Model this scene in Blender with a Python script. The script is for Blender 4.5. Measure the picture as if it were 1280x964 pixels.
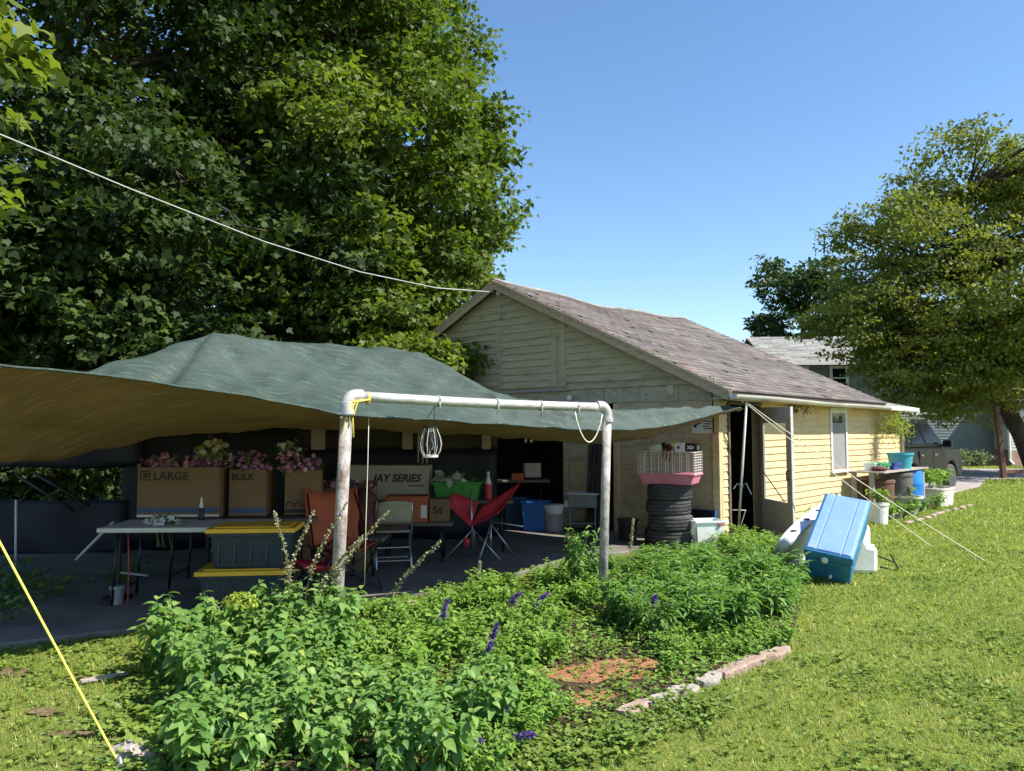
import bpy, bmesh, math, random
import numpy as np
from mathutils import Vector, Matrix, Euler

for o in list(bpy.data.objects):
    bpy.data.objects.remove(o)
scene = bpy.context.scene
COL = scene.collection
R = math.radians
random.seed(7)
rng = np.random.default_rng(7)

# ------------------------------------------------------------------ camera
CAM_Z, PITCH, F = 1.6, R(3.45), 962.0
cam_d = bpy.data.cameras.new('camera')
cam = bpy.data.objects.new('camera', cam_d)
COL.objects.link(cam)
cam.location = (0, 0, CAM_Z)
cam.rotation_euler = (R(90) + PITCH, 0, 0)
cam_d.sensor_width = 36
cam_d.lens = F / 1280 * 36
cam_d.clip_start = 0.05
cam_d.clip_end = 1500
scene.camera = cam

# ------------------------------------------------------------------ sky, sun, exposure
SUN_EL, SUN_AZ = R(50), R(112)          # azimuth clockwise from +Y
world = bpy.data.worlds.new('World')
scene.world = world
world.use_nodes = True
wn = world.node_tree
wn.nodes.clear()
sky = wn.nodes.new('ShaderNodeTexSky')
sky.sky_type = 'NISHITA'
sky.sun_disc = False
sky.sun_elevation = SUN_EL
sky.sun_rotation = SUN_AZ
sky.altitude = 100
sky.air_density = 1.0
sky.dust_density = 0.25
sky.ozone_density = 2.0
bg = wn.nodes.new('ShaderNodeBackground')
bg.inputs['Strength'].default_value = 0.106
wo = wn.nodes.new('ShaderNodeOutputWorld')
hsv = wn.nodes.new('ShaderNodeHueSaturation')
hsv.inputs['Saturation'].default_value = 1.13
wn.links.new(sky.outputs[0], hsv.inputs['Color'])
wn.links.new(hsv.outputs[0], bg.inputs[0])
wn.links.new(bg.outputs[0], wo.inputs[0])
sd = bpy.data.lights.new('sun', 'SUN')
sd.energy = 4.6
sd.angle = R(0.53)
sd.color = (1.0, 0.94, 0.84)
sun = bpy.data.objects.new('sun', sd)
COL.objects.link(sun)
sun.location = (30, 5, 40)
sdir = Vector((math.sin(SUN_AZ) * math.cos(SUN_EL), math.cos(SUN_AZ) * math.cos(SUN_EL), math.sin(SUN_EL)))
sun.rotation_euler = sdir.to_track_quat('Z', 'Y').to_euler()
scene.view_settings.view_transform = 'Standard'
scene.view_settings.look = 'None'
scene.view_settings.exposure = 1.1
scene.view_settings.gamma = 1.0
scene.render.engine = 'CYCLES'
scene.cycles.max_bounces = 8
scene.cycles.transparent_max_bounces = 8

# ------------------------------------------------------------------ helpers
def ray(x, y):
    cx, cy = (x - 640) / F, (482 - y) / F
    return Vector((cx, math.cos(PITCH) - cy * math.sin(PITCH), math.sin(PITCH) + cy * math.cos(PITCH)))

def at(x, y, Y):
    d = ray(x, y)
    return Vector((0, 0, CAM_Z)) + d * (Y / d.y)

def gd(x, y, z=0.0):
    d = ray(x, y)
    return Vector((0, 0, CAM_Z)) + d * ((z - CAM_Z) / d.z)

def tag(o, label=None, cat=None, group=None, kind=None):
    if label: o['label'] = label
    if cat: o['category'] = cat
    if group: o['group'] = group
    if kind: o['kind'] = kind
    return o

def empty(name, loc=(0, 0, 0), rz=0.0, label=None, cat=None, group=None, parent=None):
    o = bpy.data.objects.new(name, None)
    COL.objects.link(o)
    o.empty_display_size = 0.1
    o.location = loc
    o.rotation_euler = (0, 0, rz)
    if parent: o.parent = parent
    return tag(o, label, cat, group)

def link_mesh(name, me, mat=None, parent=None, bevel=0.0, smooth=False):
    o = bpy.data.objects.new(name, me)
    COL.objects.link(o)
    if mat is not None:
        for m in (mat if isinstance(mat, (list, tuple)) else [mat]):
            me.materials.append(m)
    if parent: o.parent = parent
    if smooth:
        me.polygons.foreach_set('use_smooth', [True] * len(me.polygons))
    if bevel > 0:
        b = o.modifiers.new('bevel', 'BEVEL')
        b.width = bevel; b.segments = 2; b.limit_method = 'ANGLE'; b.angle_limit = R(40)
        b.harden_normals = False
    return o

class MB:
    def __init__(s):
        s.v = []; s.f = []
    def add(s, vs, fs):
        n = len(s.v)
        s.v += [tuple(v) for v in vs]
        s.f += [tuple(i + n for i in f) for f in fs]
        return s
    def box(s, c, size, rot=None):
        x, y, z = size[0] / 2, size[1] / 2, size[2] / 2
        vs = [Vector((a * x, b * y, d * z)) for a in (-1, 1) for b in (-1, 1) for d in (-1, 1)]
        if rot is not None:
            m = rot if isinstance(rot, Matrix) else Euler(rot).to_matrix()
            vs = [m @ v for v in vs]
        c = Vector(c)
        return s.add([v + c for v in vs], [(0, 1, 3, 2), (4, 6, 7, 5), (0, 4, 5, 1), (2, 3, 7, 6), (0, 2, 6, 4), (1, 5, 7, 3)])
    def bb(s, x0, x1, y0, y1, z0, z1):
        return s.box(((x0 + x1) / 2, (y0 + y1) / 2, (z0 + z1) / 2), (abs(x1 - x0), abs(y1 - y0), abs(z1 - z0)))
    def bar(s, a, b, w, h=None, up=(0, 0, 1)):
        a, b = Vector(a), Vector(b)
        h = h or w
        d = (b - a); L = d.length; d.normalize()
        u = Vector(up)
        if abs(d.dot(u)) > 0.98: u = Vector((0, 1, 0))
        sx = d.cross(u).normalized(); sz = sx.cross(d)
        m = Matrix((sx, d, sz)).transposed()
        return s.box((a + b) / 2, (w, L, h), m)
    def tube(s, pts, r, n=8, caps=True):
        pts = [Vector(p) for p in pts]
        rs = r if isinstance(r, (list, tuple)) else [r] * len(pts)
        vs, fs = [], []
        t0 = (pts[1] - pts[0]).normalized()
        u = Vector((0, 0, 1)) if abs(t0.z) < 0.9 else Vector((1, 0, 0))
        u = (u - t0 * u.dot(t0)).normalized()
        for i, p in enumerate(pts):
            if i == 0: t = t0
            elif i == len(pts) - 1: t = (pts[i] - pts[i - 1]).normalized()
            else: t = (pts[i + 1] - pts[i - 1]).normalized()
            u = (u - t * u.dot(t))
            u = u.normalized() if u.length > 1e-6 else t.orthogonal().normalized()
            w = t.cross(u)
            for k in range(n):
                a = 2 * math.pi * k / n
                vs.append(p + (u * math.cos(a) + w * math.sin(a)) * rs[i])
        for i in range(len(pts) - 1):
            for k in range(n):
                fs.append((i * n + k, i * n + (k + 1) % n, (i + 1) * n + (k + 1) % n, (i + 1) * n + k))
        if caps:
            fs.append(tuple(range(n - 1, -1, -1)))
            fs.append(tuple((len(pts) - 1) * n + k for k in range(n)))
        return s.add(vs, fs)
    def lathe(s, prof, c=(0, 0, 0), n=24, sx=1.0, sy=1.0):
        c = Vector(c); vs, fs = [], []
        for r, z in prof:
            for k in range(n):
                a = 2 * math.pi * k / n
                vs.append(c + Vector((r * sx * math.cos(a), r * sy * math.sin(a), z)))
        m = len(prof)
        for i in range(m - 1):
            for k in range(n):
                fs.append((i * n + k, i * n + (k + 1) % n, (i + 1) * n + (k + 1) % n, (i + 1) * n + k))
        if prof[0][0] > 1e-4: fs.append(tuple(range(n - 1, -1, -1)))
        if prof[-1][0] > 1e-4: fs.append(tuple((m - 1) * n + k for k in range(n)))
        return s.add(vs, fs)
    def prism(s, poly, axis, a, b):
        """poly: 2D points, extruded along axis ('x','y','z') from a to b"""
        def mk(p, t):
            if axis == 'x': return (t, p[0], p[1])
            if axis == 'y': return (p[0], t, p[1])
            return (p[0], p[1], t)
        n = len(poly)
        vs = [mk(p, a) for p in poly] + [mk(p, b) for p in poly]
        fs = [tuple(range(n)), tuple(range(2 * n - 1, n - 1, -1))]
        fs += [(i, i + n, (i + 1) % n + n, (i + 1) % n) for i in range(n)]
        return s.add(vs, fs)
    def ball(s, c, r, n=10, m=6, sc=(1, 1, 1)):
        prof = [(max(1e-5, math.sin(math.pi * i / m)), -math.cos(math.pi * i / m)) for i in range(m + 1)]
        c = Vector(c); vs, fs = [], []
        for pr, pz in prof:
            for k in range(n):
                a = 2 * math.pi * k / n
                vs.append(c + Vector((pr * r * math.cos(a) * sc[0], pr * r * math.sin(a) * sc[1], pz * r * sc[2])))
        for i in range(m):
            for k in range(n):
                fs.append((i * n + k, i * n + (k + 1) % n, (i + 1) * n + (k + 1) % n, (i + 1) * n + k))
        return s.add(vs, fs)
    def xf(s, m):
        s.v = [tuple(m @ Vector(v)) for v in s.v]
        return s
    def build(s, name, mat=None, parent=None, bevel=0.0, smooth=False, recalc=True):
        me = bpy.data.meshes.new(name)
        me.from_pydata(s.v, [], s.f)
        if recalc:
            bm = bmesh.new(); bm.from_mesh(me)
            bmesh.ops.recalc_face_normals(bm, faces=bm.faces)
            bm.to_mesh(me); bm.free()
        me.update()
        return link_mesh(name, me, mat, parent, bevel, smooth)

def smooth_by_angle(o, deg=40):
    me = o.data
    me.polygons.foreach_set('use_smooth', [True] * len(me.polygons))
    me.set_sharp_from_angle(angle=R(deg))
    return o

# ------------------------------------------------------------------ materials
def new_mat(name):
    m = bpy.data.materials.new(name)
    m.use_nodes = True
    nt = m.node_tree
    return m, nt, nt.nodes['Principled BSDF']

def ramp(nt, stops):
    r = nt.nodes.new('ShaderNodeValToRGB')
    e = r.color_ramp.elements
    while len(e) < len(stops): e.new(0.5)
    for el, (p, c) in zip(e, stops):
        el.position = p
        el.color = (*c, 1)
    return r

def noise(nt, scale, detail=4, rough=0.6, vec=None):
    n = nt.nodes.new('ShaderNodeTexNoise')
    n.inputs['Scale'].default_value = scale
    n.inputs['Detail'].default_value = detail
    n.inputs['Roughness'].default_value = rough
    if vec: nt.links.new(vec, n.inputs['Vector'])
    return n

def coords(nt, scale=None, world=False):
    t = nt.nodes.new('ShaderNodeTexCoord')
    if world:
        g = nt.nodes.new('ShaderNodeNewGeometry'); out = g.outputs['Position']
    else:
        out = t.outputs['Object']
    if scale is None: return out
    mp = nt.nodes.new('ShaderNodeMapping')
    mp.inputs['Scale'].default_value = scale
    nt.links.new(out, mp.inputs['Vector'])
    return mp.outputs[0]

def mat_noise(name, stops, scale=6, rough=0.7, bump=0.0, bscale=40, metal=0.0, spec=0.4, stretch=None, detail=6, world=False, rvar=0.0):
    m, nt, b = new_mat(name)
    v = coords(nt, stretch, world)
    n = noise(nt, scale, detail, 0.65, v)
    r = ramp(nt, stops)
    nt.links.new(n.outputs['Fac'], r.inputs['Fac'])
    nt.links.new(r.outputs['Color'], b.inputs['Base Color'])
    b.inputs['Roughness'].default_value = rough
    b.inputs['Metallic'].default_value = metal
    b.inputs['Specular IOR Level'].default_value = spec
    if rvar > 0:
        mr = nt.nodes.new('ShaderNodeMapRange')
        mr.inputs['To Min'].default_value = rough - rvar
        mr.inputs['To Max'].default_value = min(1, rough + rvar)
        nt.links.new(n.outputs['Fac'], mr.inputs['Value'])
        nt.links.new(mr.outputs[0], b.inputs['Roughness'])
    if bump > 0:
        n2 = noise(nt, bscale, 5, 0.6, v)
        bp = nt.nodes.new('ShaderNodeBump')
        bp.inputs['Strength'].default_value = bump
        bp.inputs['Distance'].default_value = 0.02
        nt.links.new(n2.outputs['Fac'], bp.inputs['Height'])
        nt.links.new(bp.outputs[0], b.inputs['Normal'])
    return m

def C3(c, k): return tuple(min(1, x * k) for x in c)

def plain(name, c, rough=0.55, metal=0.0, spec=0.4, var=0.18, scale=5, bump=0.0, bscale=60):
    return mat_noise(name, [(0.3, C3(c, 1 - var)), (0.7, C3(c, 1 + var))], scale, rough, bump, bscale, metal, spec, rvar=0.08)

def leaf_mat(name, stops, trans=0.35, rough=0.5, tscale=1.5, gain=1.0):
    m, nt, b = new_mat(name)
    a = nt.nodes.new('ShaderNodeAttribute'); a.attribute_name = 'tint'
    r = ramp(nt, [(p, C3(c, gain)) for p, c in stops])
    nt.links.new(a.outputs['Fac'], r.inputs['Fac'])
    nt.links.new(r.outputs['Color'], b.inputs['Base Color'])
    b.inputs['Roughness'].default_value = rough
    b.inputs['Specular IOR Level'].default_value = 0.22
    t = nt.nodes.new('ShaderNodeBsdfTranslucent')
    mc = nt.nodes.new('ShaderNodeMix'); mc.data_type = 'RGBA'; mc.blend_type = 'MULTIPLY'
    mc.inputs['Factor'].default_value = 1.0
    mc.inputs['B'].default_value = (1.35 * tscale, 1.45 * tscale, 0.55 * tscale, 1)
    nt.links.new(r.outputs['Color'], mc.inputs['A'])
    nt.links.new(mc.outputs['Result'], t.inputs['Color'])
    mx = nt.nodes.new('ShaderNodeMixShader')
    mx.inputs['Fac'].default_value = trans
    nt.links.new(b.outputs[0], mx.inputs[1])
    nt.links.new(t.outputs[0], mx.inputs[2])
    nt.links.new(mx.outputs[0], nt.nodes['Material Output'].inputs['Surface'])
    return m

M = {}
M['lawn'] = mat_noise('lawn_soil', [(0.25, (0.07, 0.09, 0.022)), (0.5, (0.14, 0.165, 0.034)), (0.62, (0.175, 0.195, 0.044)), (0.8, (0.23, 0.215, 0.08))], 1.1, 0.95, 0.5, 30, spec=0.1, world=True, detail=9)
M['grass'] = leaf_mat('grass', [(0.0, (0.052, 0.076, 0.018)), (0.4, (0.096, 0.124, 0.030)), (0.75, (0.140, 0.160, 0.042)), (0.93, (0.195, 0.185, 0.062)), (1.0, (0.32, 0.27, 0.13))], 0.35, 0.55, gain=2.0)
M['clover'] = leaf_mat('clover', [(0.0, (0.045, 0.080, 0.014)), (0.5, (0.085, 0.130, 0.022)), (1.0, (0.14, 0.175, 0.035))], 0.3, 0.5, gain=1.7)
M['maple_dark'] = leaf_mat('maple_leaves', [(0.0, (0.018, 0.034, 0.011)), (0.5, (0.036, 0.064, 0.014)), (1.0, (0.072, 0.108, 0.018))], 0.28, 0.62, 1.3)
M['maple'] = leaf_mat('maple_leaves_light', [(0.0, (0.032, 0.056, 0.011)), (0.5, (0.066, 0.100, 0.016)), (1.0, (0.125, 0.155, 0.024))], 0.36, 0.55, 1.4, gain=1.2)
M['tree_right'] = leaf_mat('yard_tree_leaves', [(0.0, (0.044, 0.058, 0.014)), (0.5, (0.092, 0.108, 0.022)), (1.0, (0.165, 0.170, 0.036))], 0.34, 0.55, 1.25, gain=1.6)
M['tree_far'] = leaf_mat('far_tree_leaves', [(0.0, (0.022, 0.045, 0.014)), (0.5, (0.045, 0.080, 0.020)), (1.0, (0.080, 0.12, 0.03))], 0.25, 0.5, 1.2)
M['leaf_a'] = leaf_mat('broad_leaves', [(0.0, (0.045, 0.10, 0.028)), (0.5, (0.085, 0.160, 0.040)), (0.9, (0.14, 0.215, 0.055)), (1.0, (0.24, 0.27, 0.06))], 0.3, 0.42, 1.3, gain=1.45)
M['leaf_b'] = leaf_mat('weed_leaves', [(0.0, (0.050, 0.105, 0.020)), (0.5, (0.100, 0.180, 0.030)), (1.0, (0.17, 0.25, 0.05))], 0.33, 0.5, 1.3, gain=1.45)
M['leaf_c'] = leaf_mat('lance_leaves', [(0.0, (0.035, 0.090, 0.024)), (0.5, (0.075, 0.150, 0.035)), (1.0, (0.14, 0.22, 0.05))], 0.3, 0.42, 1.3, gain=1.45)
M['leaf_grey'] = leaf_mat('grey_leaves', [(0.0, (0.06, 0.10, 0.055)), (0.6, (0.13, 0.18, 0.10)), (1.0, (0.30, 0.32, 0.2))], 0.25, 0.55, 1.1)
M['umbel'] = leaf_mat('yellow_green_umbels', [(0.0, (0.16, 0.24, 0.03)), (0.6, (0.28, 0.34, 0.04)), (1.0, (0.42, 0.44, 0.06))], 0.3, 0.5, 1.0)
M['violet'] = leaf_mat('violet_petals', [(0.0, (0.10, 0.05, 0.26)), (0.6, (0.19, 0.11, 0.46)), (1.0, (0.36, 0.26, 0.60))], 0.3, 0.5, 0.8)
M['spike'] = leaf_mat('seed_spike', [(0.0, (0.20, 0.20, 0.09)), (0.6, (0.40, 0.37, 0.22)), (0.9, (0.55, 0.48, 0.36)), (1.0, (0.45, 0.28, 0.45))], 0.25, 0.6, 0.9)
M['pink_fl'] = leaf_mat('pink_fabric_petals', [(0.0, (0.16, 0.06, 0.20)), (0.3, (0.42, 0.14, 0.34)), (0.7, (0.68, 0.30, 0.46)), (1.0, (0.85, 0.62, 0.62))], 0.15, 0.7, 0.8)
M['cream_fl'] = leaf_mat('cream_fabric_petals', [(0.0, (0.5, 0.38, 0.2)), (0.6, (0.78, 0.66, 0.42)), (1.0, (0.85, 0.8, 0.66))], 0.15, 0.7, 0.8)
M['white_fl'] = leaf_mat('white_fabric_petals', [(0.0, (0.5, 0.46, 0.42)), (1.0, (0.85, 0.83, 0.8))], 0.15, 0.7, 0.8)
M['stem'] = mat_noise('green_stem', [(0.3, (0.06, 0.10, 0.025)), (0.7, (0.13, 0.17, 0.05))], 8, 0.6)
M['bark'] = mat_noise('bark', [(0.3, (0.030, 0.024, 0.018)), (0.7, (0.095, 0.078, 0.060))], 7, 0.9, 0.8, 25, stretch=(1, 1, 0.25), spec=0.2)
M['concrete'] = mat_noise('old_concrete', [(0.2, (0.075, 0.062, 0.054)), (0.45, (0.155, 0.138, 0.124)), (0.7, (0.23, 0.205, 0.185))], 1.6, 0.9, 0.5, 45, spec=0.2, detail=10)
M['drive'] = mat_noise('driveway', [(0.3, (0.26, 0.23, 0.215)), (0.7, (0.38, 0.34, 0.32))], 0.8, 0.95, 0.4, 30, spec=0.15, detail=8, world=True)
M['soil'] = mat_noise('garden_soil', [(0.3, (0.028, 0.020, 0.013)), (0.7, (0.085, 0.060, 0.038))], 9, 0.95, 0.9, 40, spec=0.1)
M['soil_light'] = mat_noise('dry_lawn_soil', [(0.3, (0.10, 0.075, 0.04)), (0.7, (0.22, 0.16, 0.09))], 9, 0.95, 0.9, 40, spec=0.1)
M['redsoil'] = mat_noise('orange_wood_dust', [(0.25, (0.10, 0.055, 0.032)), (0.45, (0.30, 0.14, 0.068)), (0.7, (0.42, 0.22, 0.115))], 9, 0.95, 1.0, 60, spec=0.1)

def siding_mat(name, c, dirt, chip, chip_amt, grain=1.0):
    m, nt, b = new_mat(name)
    v = coords(nt, None, True)
    mp = nt.nodes.new('ShaderNodeMapping'); mp.inputs['Scale'].default_value = (2.2, 2.2, 9)
    nt.links.new(v, mp.inputs['Vector'])
    n = noise(nt, 1.4, 8, 0.7, mp.outputs[0])
    r = ramp(nt, [(0.28, dirt), (0.5, c), (0.75, C3(c, 1.12))])
    nt.links.new(n.outputs['Fac'], r.inputs['Fac'])
    n2 = noise(nt, 6.5, 10, 0.75, mp.outputs[0])
    r2 = ramp(nt, [(chip_amt, (0, 0, 0)), (chip_amt + 0.02, (1, 1, 1))])
    nt.links.new(n2.outputs['Fac'], r2.inputs['Fac'])
    mx = nt.nodes.new('ShaderNodeMix'); mx.data_type = 'RGBA'
    mx.inputs['B'].default_value = (*chip, 1)
    nt.links.new(r2.outputs['Color'], mx.inputs['Factor'])
    nt.links.new(r.outputs['Color'], mx.inputs['A'])
    nt.links.new(mx.outputs['Result'], b.inputs['Base Color'])
    b.inputs['Roughness'].default_value = 0.75
    b.inputs['Specular IOR Level'].default_value = 0.25
    bp = nt.nodes.new('ShaderNodeBump'); bp.inputs['Strength'].default_value = 0.35 * grain; bp.inputs['Distance'].default_value = 0.01
    n3 = noise(nt, 14, 6, 0.7, mp.outputs[0])
    nt.links.new(n3.outputs['Fac'], bp.inputs['Height'])
    nt.links.new(bp.outputs[0], b.inputs['Normal'])
    return m
M['side_paint'] = siding_mat('yellow_siding_paint', (0.62, 0.455, 0.245), (0.48, 0.35, 0.18), (0.30, 0.24, 0.17), 0.64)
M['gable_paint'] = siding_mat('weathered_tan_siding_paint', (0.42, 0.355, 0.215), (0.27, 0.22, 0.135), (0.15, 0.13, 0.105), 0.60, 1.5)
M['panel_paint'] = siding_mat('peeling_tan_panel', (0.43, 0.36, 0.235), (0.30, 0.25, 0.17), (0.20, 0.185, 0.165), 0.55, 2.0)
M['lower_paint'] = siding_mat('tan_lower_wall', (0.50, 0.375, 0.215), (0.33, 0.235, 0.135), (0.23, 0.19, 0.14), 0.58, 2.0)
M['trim'] = siding_mat('old_trim_paint', (0.52, 0.43, 0.29), (0.36, 0.27, 0.17), (0.33, 0.24, 0.16), 0.60, 1.5)
M['rake'] = siding_mat('rusty_rake_board', (0.44, 0.33, 0.22), (0.33, 0.19, 0.105), (0.22, 0.17, 0.13), 0.58, 1.5)
M['corner'] = siding_mat('corner_board_paint', (0.60, 0.44, 0.24), (0.46, 0.32, 0.17), (0.30, 0.23, 0.15), 0.60, 1.5)
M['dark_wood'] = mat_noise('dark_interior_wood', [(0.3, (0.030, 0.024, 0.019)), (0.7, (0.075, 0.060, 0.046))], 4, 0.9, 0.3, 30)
M['white_trim'] = mat_noise('weathered_white_paint', [(0.3, (0.50, 0.47, 0.42)), (0.6, (0.72, 0.70, 0.66))], 7, 0.6, 0.2, 50)
M['gutter'] = mat_noise('aged_gutter', [(0.3, (0.42, 0.40, 0.37)), (0.7, (0.68, 0.66, 0.62))], 5, 0.45, 0.1, 30, metal=0.1, stretch=(0.3, 1, 1))
m, nt, b = new_mat('shingles')
a_ = nt.nodes.new('ShaderNodeAttribute'); a_.attribute_name = 'tint'
r_ = ramp(nt, [(0.0, (0.085, 0.066, 0.060)), (0.5, (0.150, 0.120, 0.108)), (1.0, (0.225, 0.188, 0.170))])
nt.links.new(a_.outputs['Fac'], r_.inputs['Fac'])
n_ = noise(nt, 2.0, 8, 0.7, coords(nt, None, True))
mx_ = nt.nodes.new('ShaderNodeMix'); mx_.data_type = 'RGBA'; mx_.blend_type = 'OVERLAY'; mx_.inputs['Factor'].default_value = 0.5
nt.links.new(r_.outputs['Color'], mx_.inputs['A']); nt.links.new(n_.outputs['Color'], mx_.inputs['B'])
hs_ = nt.nodes.new('ShaderNodeHueSaturation'); hs_.inputs['Saturation'].default_value = 0.6
nt.links.new(mx_.outputs['Result'], hs_.inputs['Color']); nt.links.new(hs_.outputs[0], b.inputs['Base Color'])
b.inputs['Roughness'].default_value = 0.95; b.inputs['Specular IOR Level'].default_value = 0.15
n2_ = noise(nt, 120, 3, 0.6, coords(nt, None, True)); bp_ = nt.nodes.new('ShaderNodeBump'); bp_.inputs['Strength'].default_value = 0.4; bp_.inputs['Distance'].default_value = 0.01
nt.links.new(n2_.outputs['Fac'], bp_.inputs['Height']); nt.links.new(bp_.outputs[0], b.inputs['Normal'])
M['shingles'] = m
M['shingles_grey'] = mat_noise('grey_shingles', [(0.3, (0.17, 0.165, 0.155)), (0.7, (0.34, 0.33, 0.30))], 2.5, 0.95, 0.3, 60, spec=0.15, detail=9)
M['house_blue'] = mat_noise('blue_grey_siding', [(0.3, (0.165, 0.205, 0.235)), (0.7, (0.215, 0.26, 0.29))], 1.5, 0.6, 0, spec=0.3)
M['house_white'] = plain('pale_siding', (0.52, 0.53, 0.54), 0.6)
M['brick_found'] = plain('pink_brick_foundation', (0.40, 0.26, 0.21), 0.9)
M['house_trim'] = plain('house_white_trim', (0.72, 0.72, 0.70), 0.5, var=0.06)

m, nt, b = new_mat('dark_glass')
b.inputs['Base Color'].default_value = (0.012, 0.014, 0.017, 1); b.inputs['Roughness'].default_value = 0.06; b.inputs['Specular IOR Level'].default_value = 0.35
M['glass_dark'] = m
m, nt, b = new_mat('clear_glass')
b.inputs['Base Color'].default_value = (0.95, 0.97, 0.97, 1); b.inputs['Roughness'].default_value = 0.03; b.inputs['Transmission Weight'].default_value = 1.0; b.inputs['IOR'].default_value = 1.3
M['glass'] = m
M['car_glass'] = plain('tinted_car_glass', (0.006, 0.006, 0.007), 0.12, 0.0, 0.12, var=0.02)
m, nt, b = new_mat('frosted_plastic')
b.inputs['Base Color'].default_value = (0.85, 0.87, 0.86, 1); b.inputs['Roughness'].default_value = 0.35
t_ = nt.nodes.new('ShaderNodeBsdfTransparent'); t_.inputs[0].default_value = (0.95, 0.97, 0.96, 1)
x_ = nt.nodes.new('ShaderNodeMixShader'); x_.inputs[0].default_value = 0.32
nt.links.new(b.outputs[0], x_.inputs[1]); nt.links.new(t_.outputs[0], x_.inputs[2]); nt.links.new(x_.outputs[0], nt.nodes['Material Output'].inputs[0])
M['frosted'] = m
m, nt, b = new_mat('window_screen')
b.inputs['Base Color'].default_value = (0.30, 0.30, 0.29, 1); b.inputs['Roughness'].default_value = 0.8
t_ = nt.nodes.new('ShaderNodeBsdfTransparent')
x_ = nt.nodes.new('ShaderNodeMixShader'); x_.inputs[0].default_value = 0.35
nt.links.new(b.outputs[0], x_.inputs[1]); nt.links.new(t_.outputs[0], x_.inputs[2]); nt.links.new(x_.outputs[0], nt.nodes['Material Output'].inputs[0])
M['screen'] = m

# woven tarp (top green, underside brown)
def tarp_mat(name, c0, c1, c2, trans, tcol):
    m, nt, b = new_mat(name)
    v = coords(nt, None, True)
    n = noise(nt, 1.3, 9, 0.65, v)
    r = ramp(nt, [(0.3, c0), (0.5, c1), (0.72, c2)])
    nt.links.new(n.outputs['Fac'], r.inputs['Fac'])
    nt.links.new(r.outputs['Color'], b.inputs['Base Color'])
    b.inputs['Roughness'].default_value = 0.6
    b.inputs['Specular IOR Level'].default_value = 0.3
    mp = nt.nodes.new('ShaderNodeMapping'); mp.inputs['Rotation'].default_value = (0, 0, 0.7); mp.inputs['Scale'].default_value = (1, 3.5, 1)
    nt.links.new(v, mp.inputs['Vector'])
    n2 = noise(nt, 3.2, 10, 0.68, mp.outputs[0])
    mp3 = nt.nodes.new('ShaderNodeMapping'); mp3.inputs['Rotation'].default_value = (0, 0, -0.5); mp3.inputs['Scale'].default_value = (0.7, 9, 2)
    nt.links.new(v, mp3.inputs['Vector'])
    n4 = noise(nt, 4.0, 8, 0.75, mp3.outputs[0])
    r4 = ramp(nt, [(0.52, (0, 0, 0)), (0.72, (1, 1, 1))])
    nt.links.new(n4.outputs['Fac'], r4.inputs['Fac'])
    mxs = nt.nodes.new('ShaderNodeMix'); mxs.data_type = 'RGBA'
    mxs.inputs['B'].default_value = (*C3(c2, 1.75), 1)
    nt.links.new(r4.outputs['Color'], mxs.inputs['Factor']); nt.links.new(r.outputs['Color'], mxs.inputs['A'])
    nt.links.new(mxs.outputs['Result'], b.inputs['Base Color'])
    bp = nt.nodes.new('ShaderNodeBump'); bp.inputs['Strength'].default_value = 0.8; bp.inputs['Distance'].default_value = 0.04
    nt.links.new(n2.outputs['Fac'], bp.inputs['Height'])
    nt.links.new(bp.outputs[0], b.inputs['Normal'])
    t = nt.nodes.new('ShaderNodeBsdfTranslucent'); t.inputs['Color'].default_value = (*tcol, 1)
    mx = nt.nodes.new('ShaderNodeMixShader'); mx.inputs[0].default_value = trans
    nt.links.new(b.outputs[0], mx.inputs[1]); nt.links.new(t.outputs[0], mx.inputs[2])
    nt.links.new(mx.outputs[0], nt.nodes['Material Output'].inputs['Surface'])
    return m
M['tarp_top'] = tarp_mat('green_tarp_top', (0.030, 0.050, 0.040), (0.046, 0.070, 0.057), (0.068, 0.095, 0.080), 0.06, (0.3, 0.22, 0.1))
M['tarp_under'] = tarp_mat('brown_tarp_underside', (0.15, 0.086, 0.050), (0.20, 0.115, 0.068), (0.26, 0.15, 0.09), 0.06, (0.3, 0.2, 0.1))
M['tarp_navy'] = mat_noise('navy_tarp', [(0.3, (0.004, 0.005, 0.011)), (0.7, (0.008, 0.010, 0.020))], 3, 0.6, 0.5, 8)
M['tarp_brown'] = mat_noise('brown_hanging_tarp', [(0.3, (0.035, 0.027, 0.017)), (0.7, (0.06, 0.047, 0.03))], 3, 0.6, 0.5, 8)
M['pipe'] = mat_noise('galvanised_pipe', [(0.25, (0.24, 0.13, 0.08)), (0.36, (0.40, 0.37, 0.35)), (0.7, (0.60, 0.59, 0.57))], 9, 0.5, 0.25, 60, metal=0.25, detail=9)
M['pipe_rust'] = mat_noise('flaking_pipe', [(0.34, (0.11, 0.08, 0.06)), (0.45, (0.28, 0.24, 0.215)), (0.62, (0.46, 0.43, 0.405))], 11, 0.7, 0.5, 60, metal=0.0, detail=14, stretch=(1, 1, 0.6))
M['rope_yellow'] = plain('yellow_rope', (0.75, 0.60, 0.10), 0.7)
M['rope_pale'] = plain('pale_cord', (0.66, 0.62, 0.48), 0.7)
M['cable'] = plain('white_cable', (0.42, 0.42, 0.40), 0.7)
M['black'] = plain('black_plastic', (0.014, 0.014, 0.016), 0.45)
M['black_metal'] = plain('black_metal', (0.02, 0.02, 0.022), 0.4, 0.4)
M['steel'] = plain('grey_steel', (0.42, 0.43, 0.44), 0.35, 0.8)
M['grey_metal'] = plain('painted_grey_metal', (0.28, 0.28, 0.27), 0.5, 0.2)
M['card'] = plain('cardboard', (0.21, 0.125, 0.066), 0.85, var=0.12, scale=3, bump=0.1)
M['card_dark'] = plain('brown_cardboard', (0.22, 0.125, 0.065), 0.85, var=0.12, scale=3)
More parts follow.
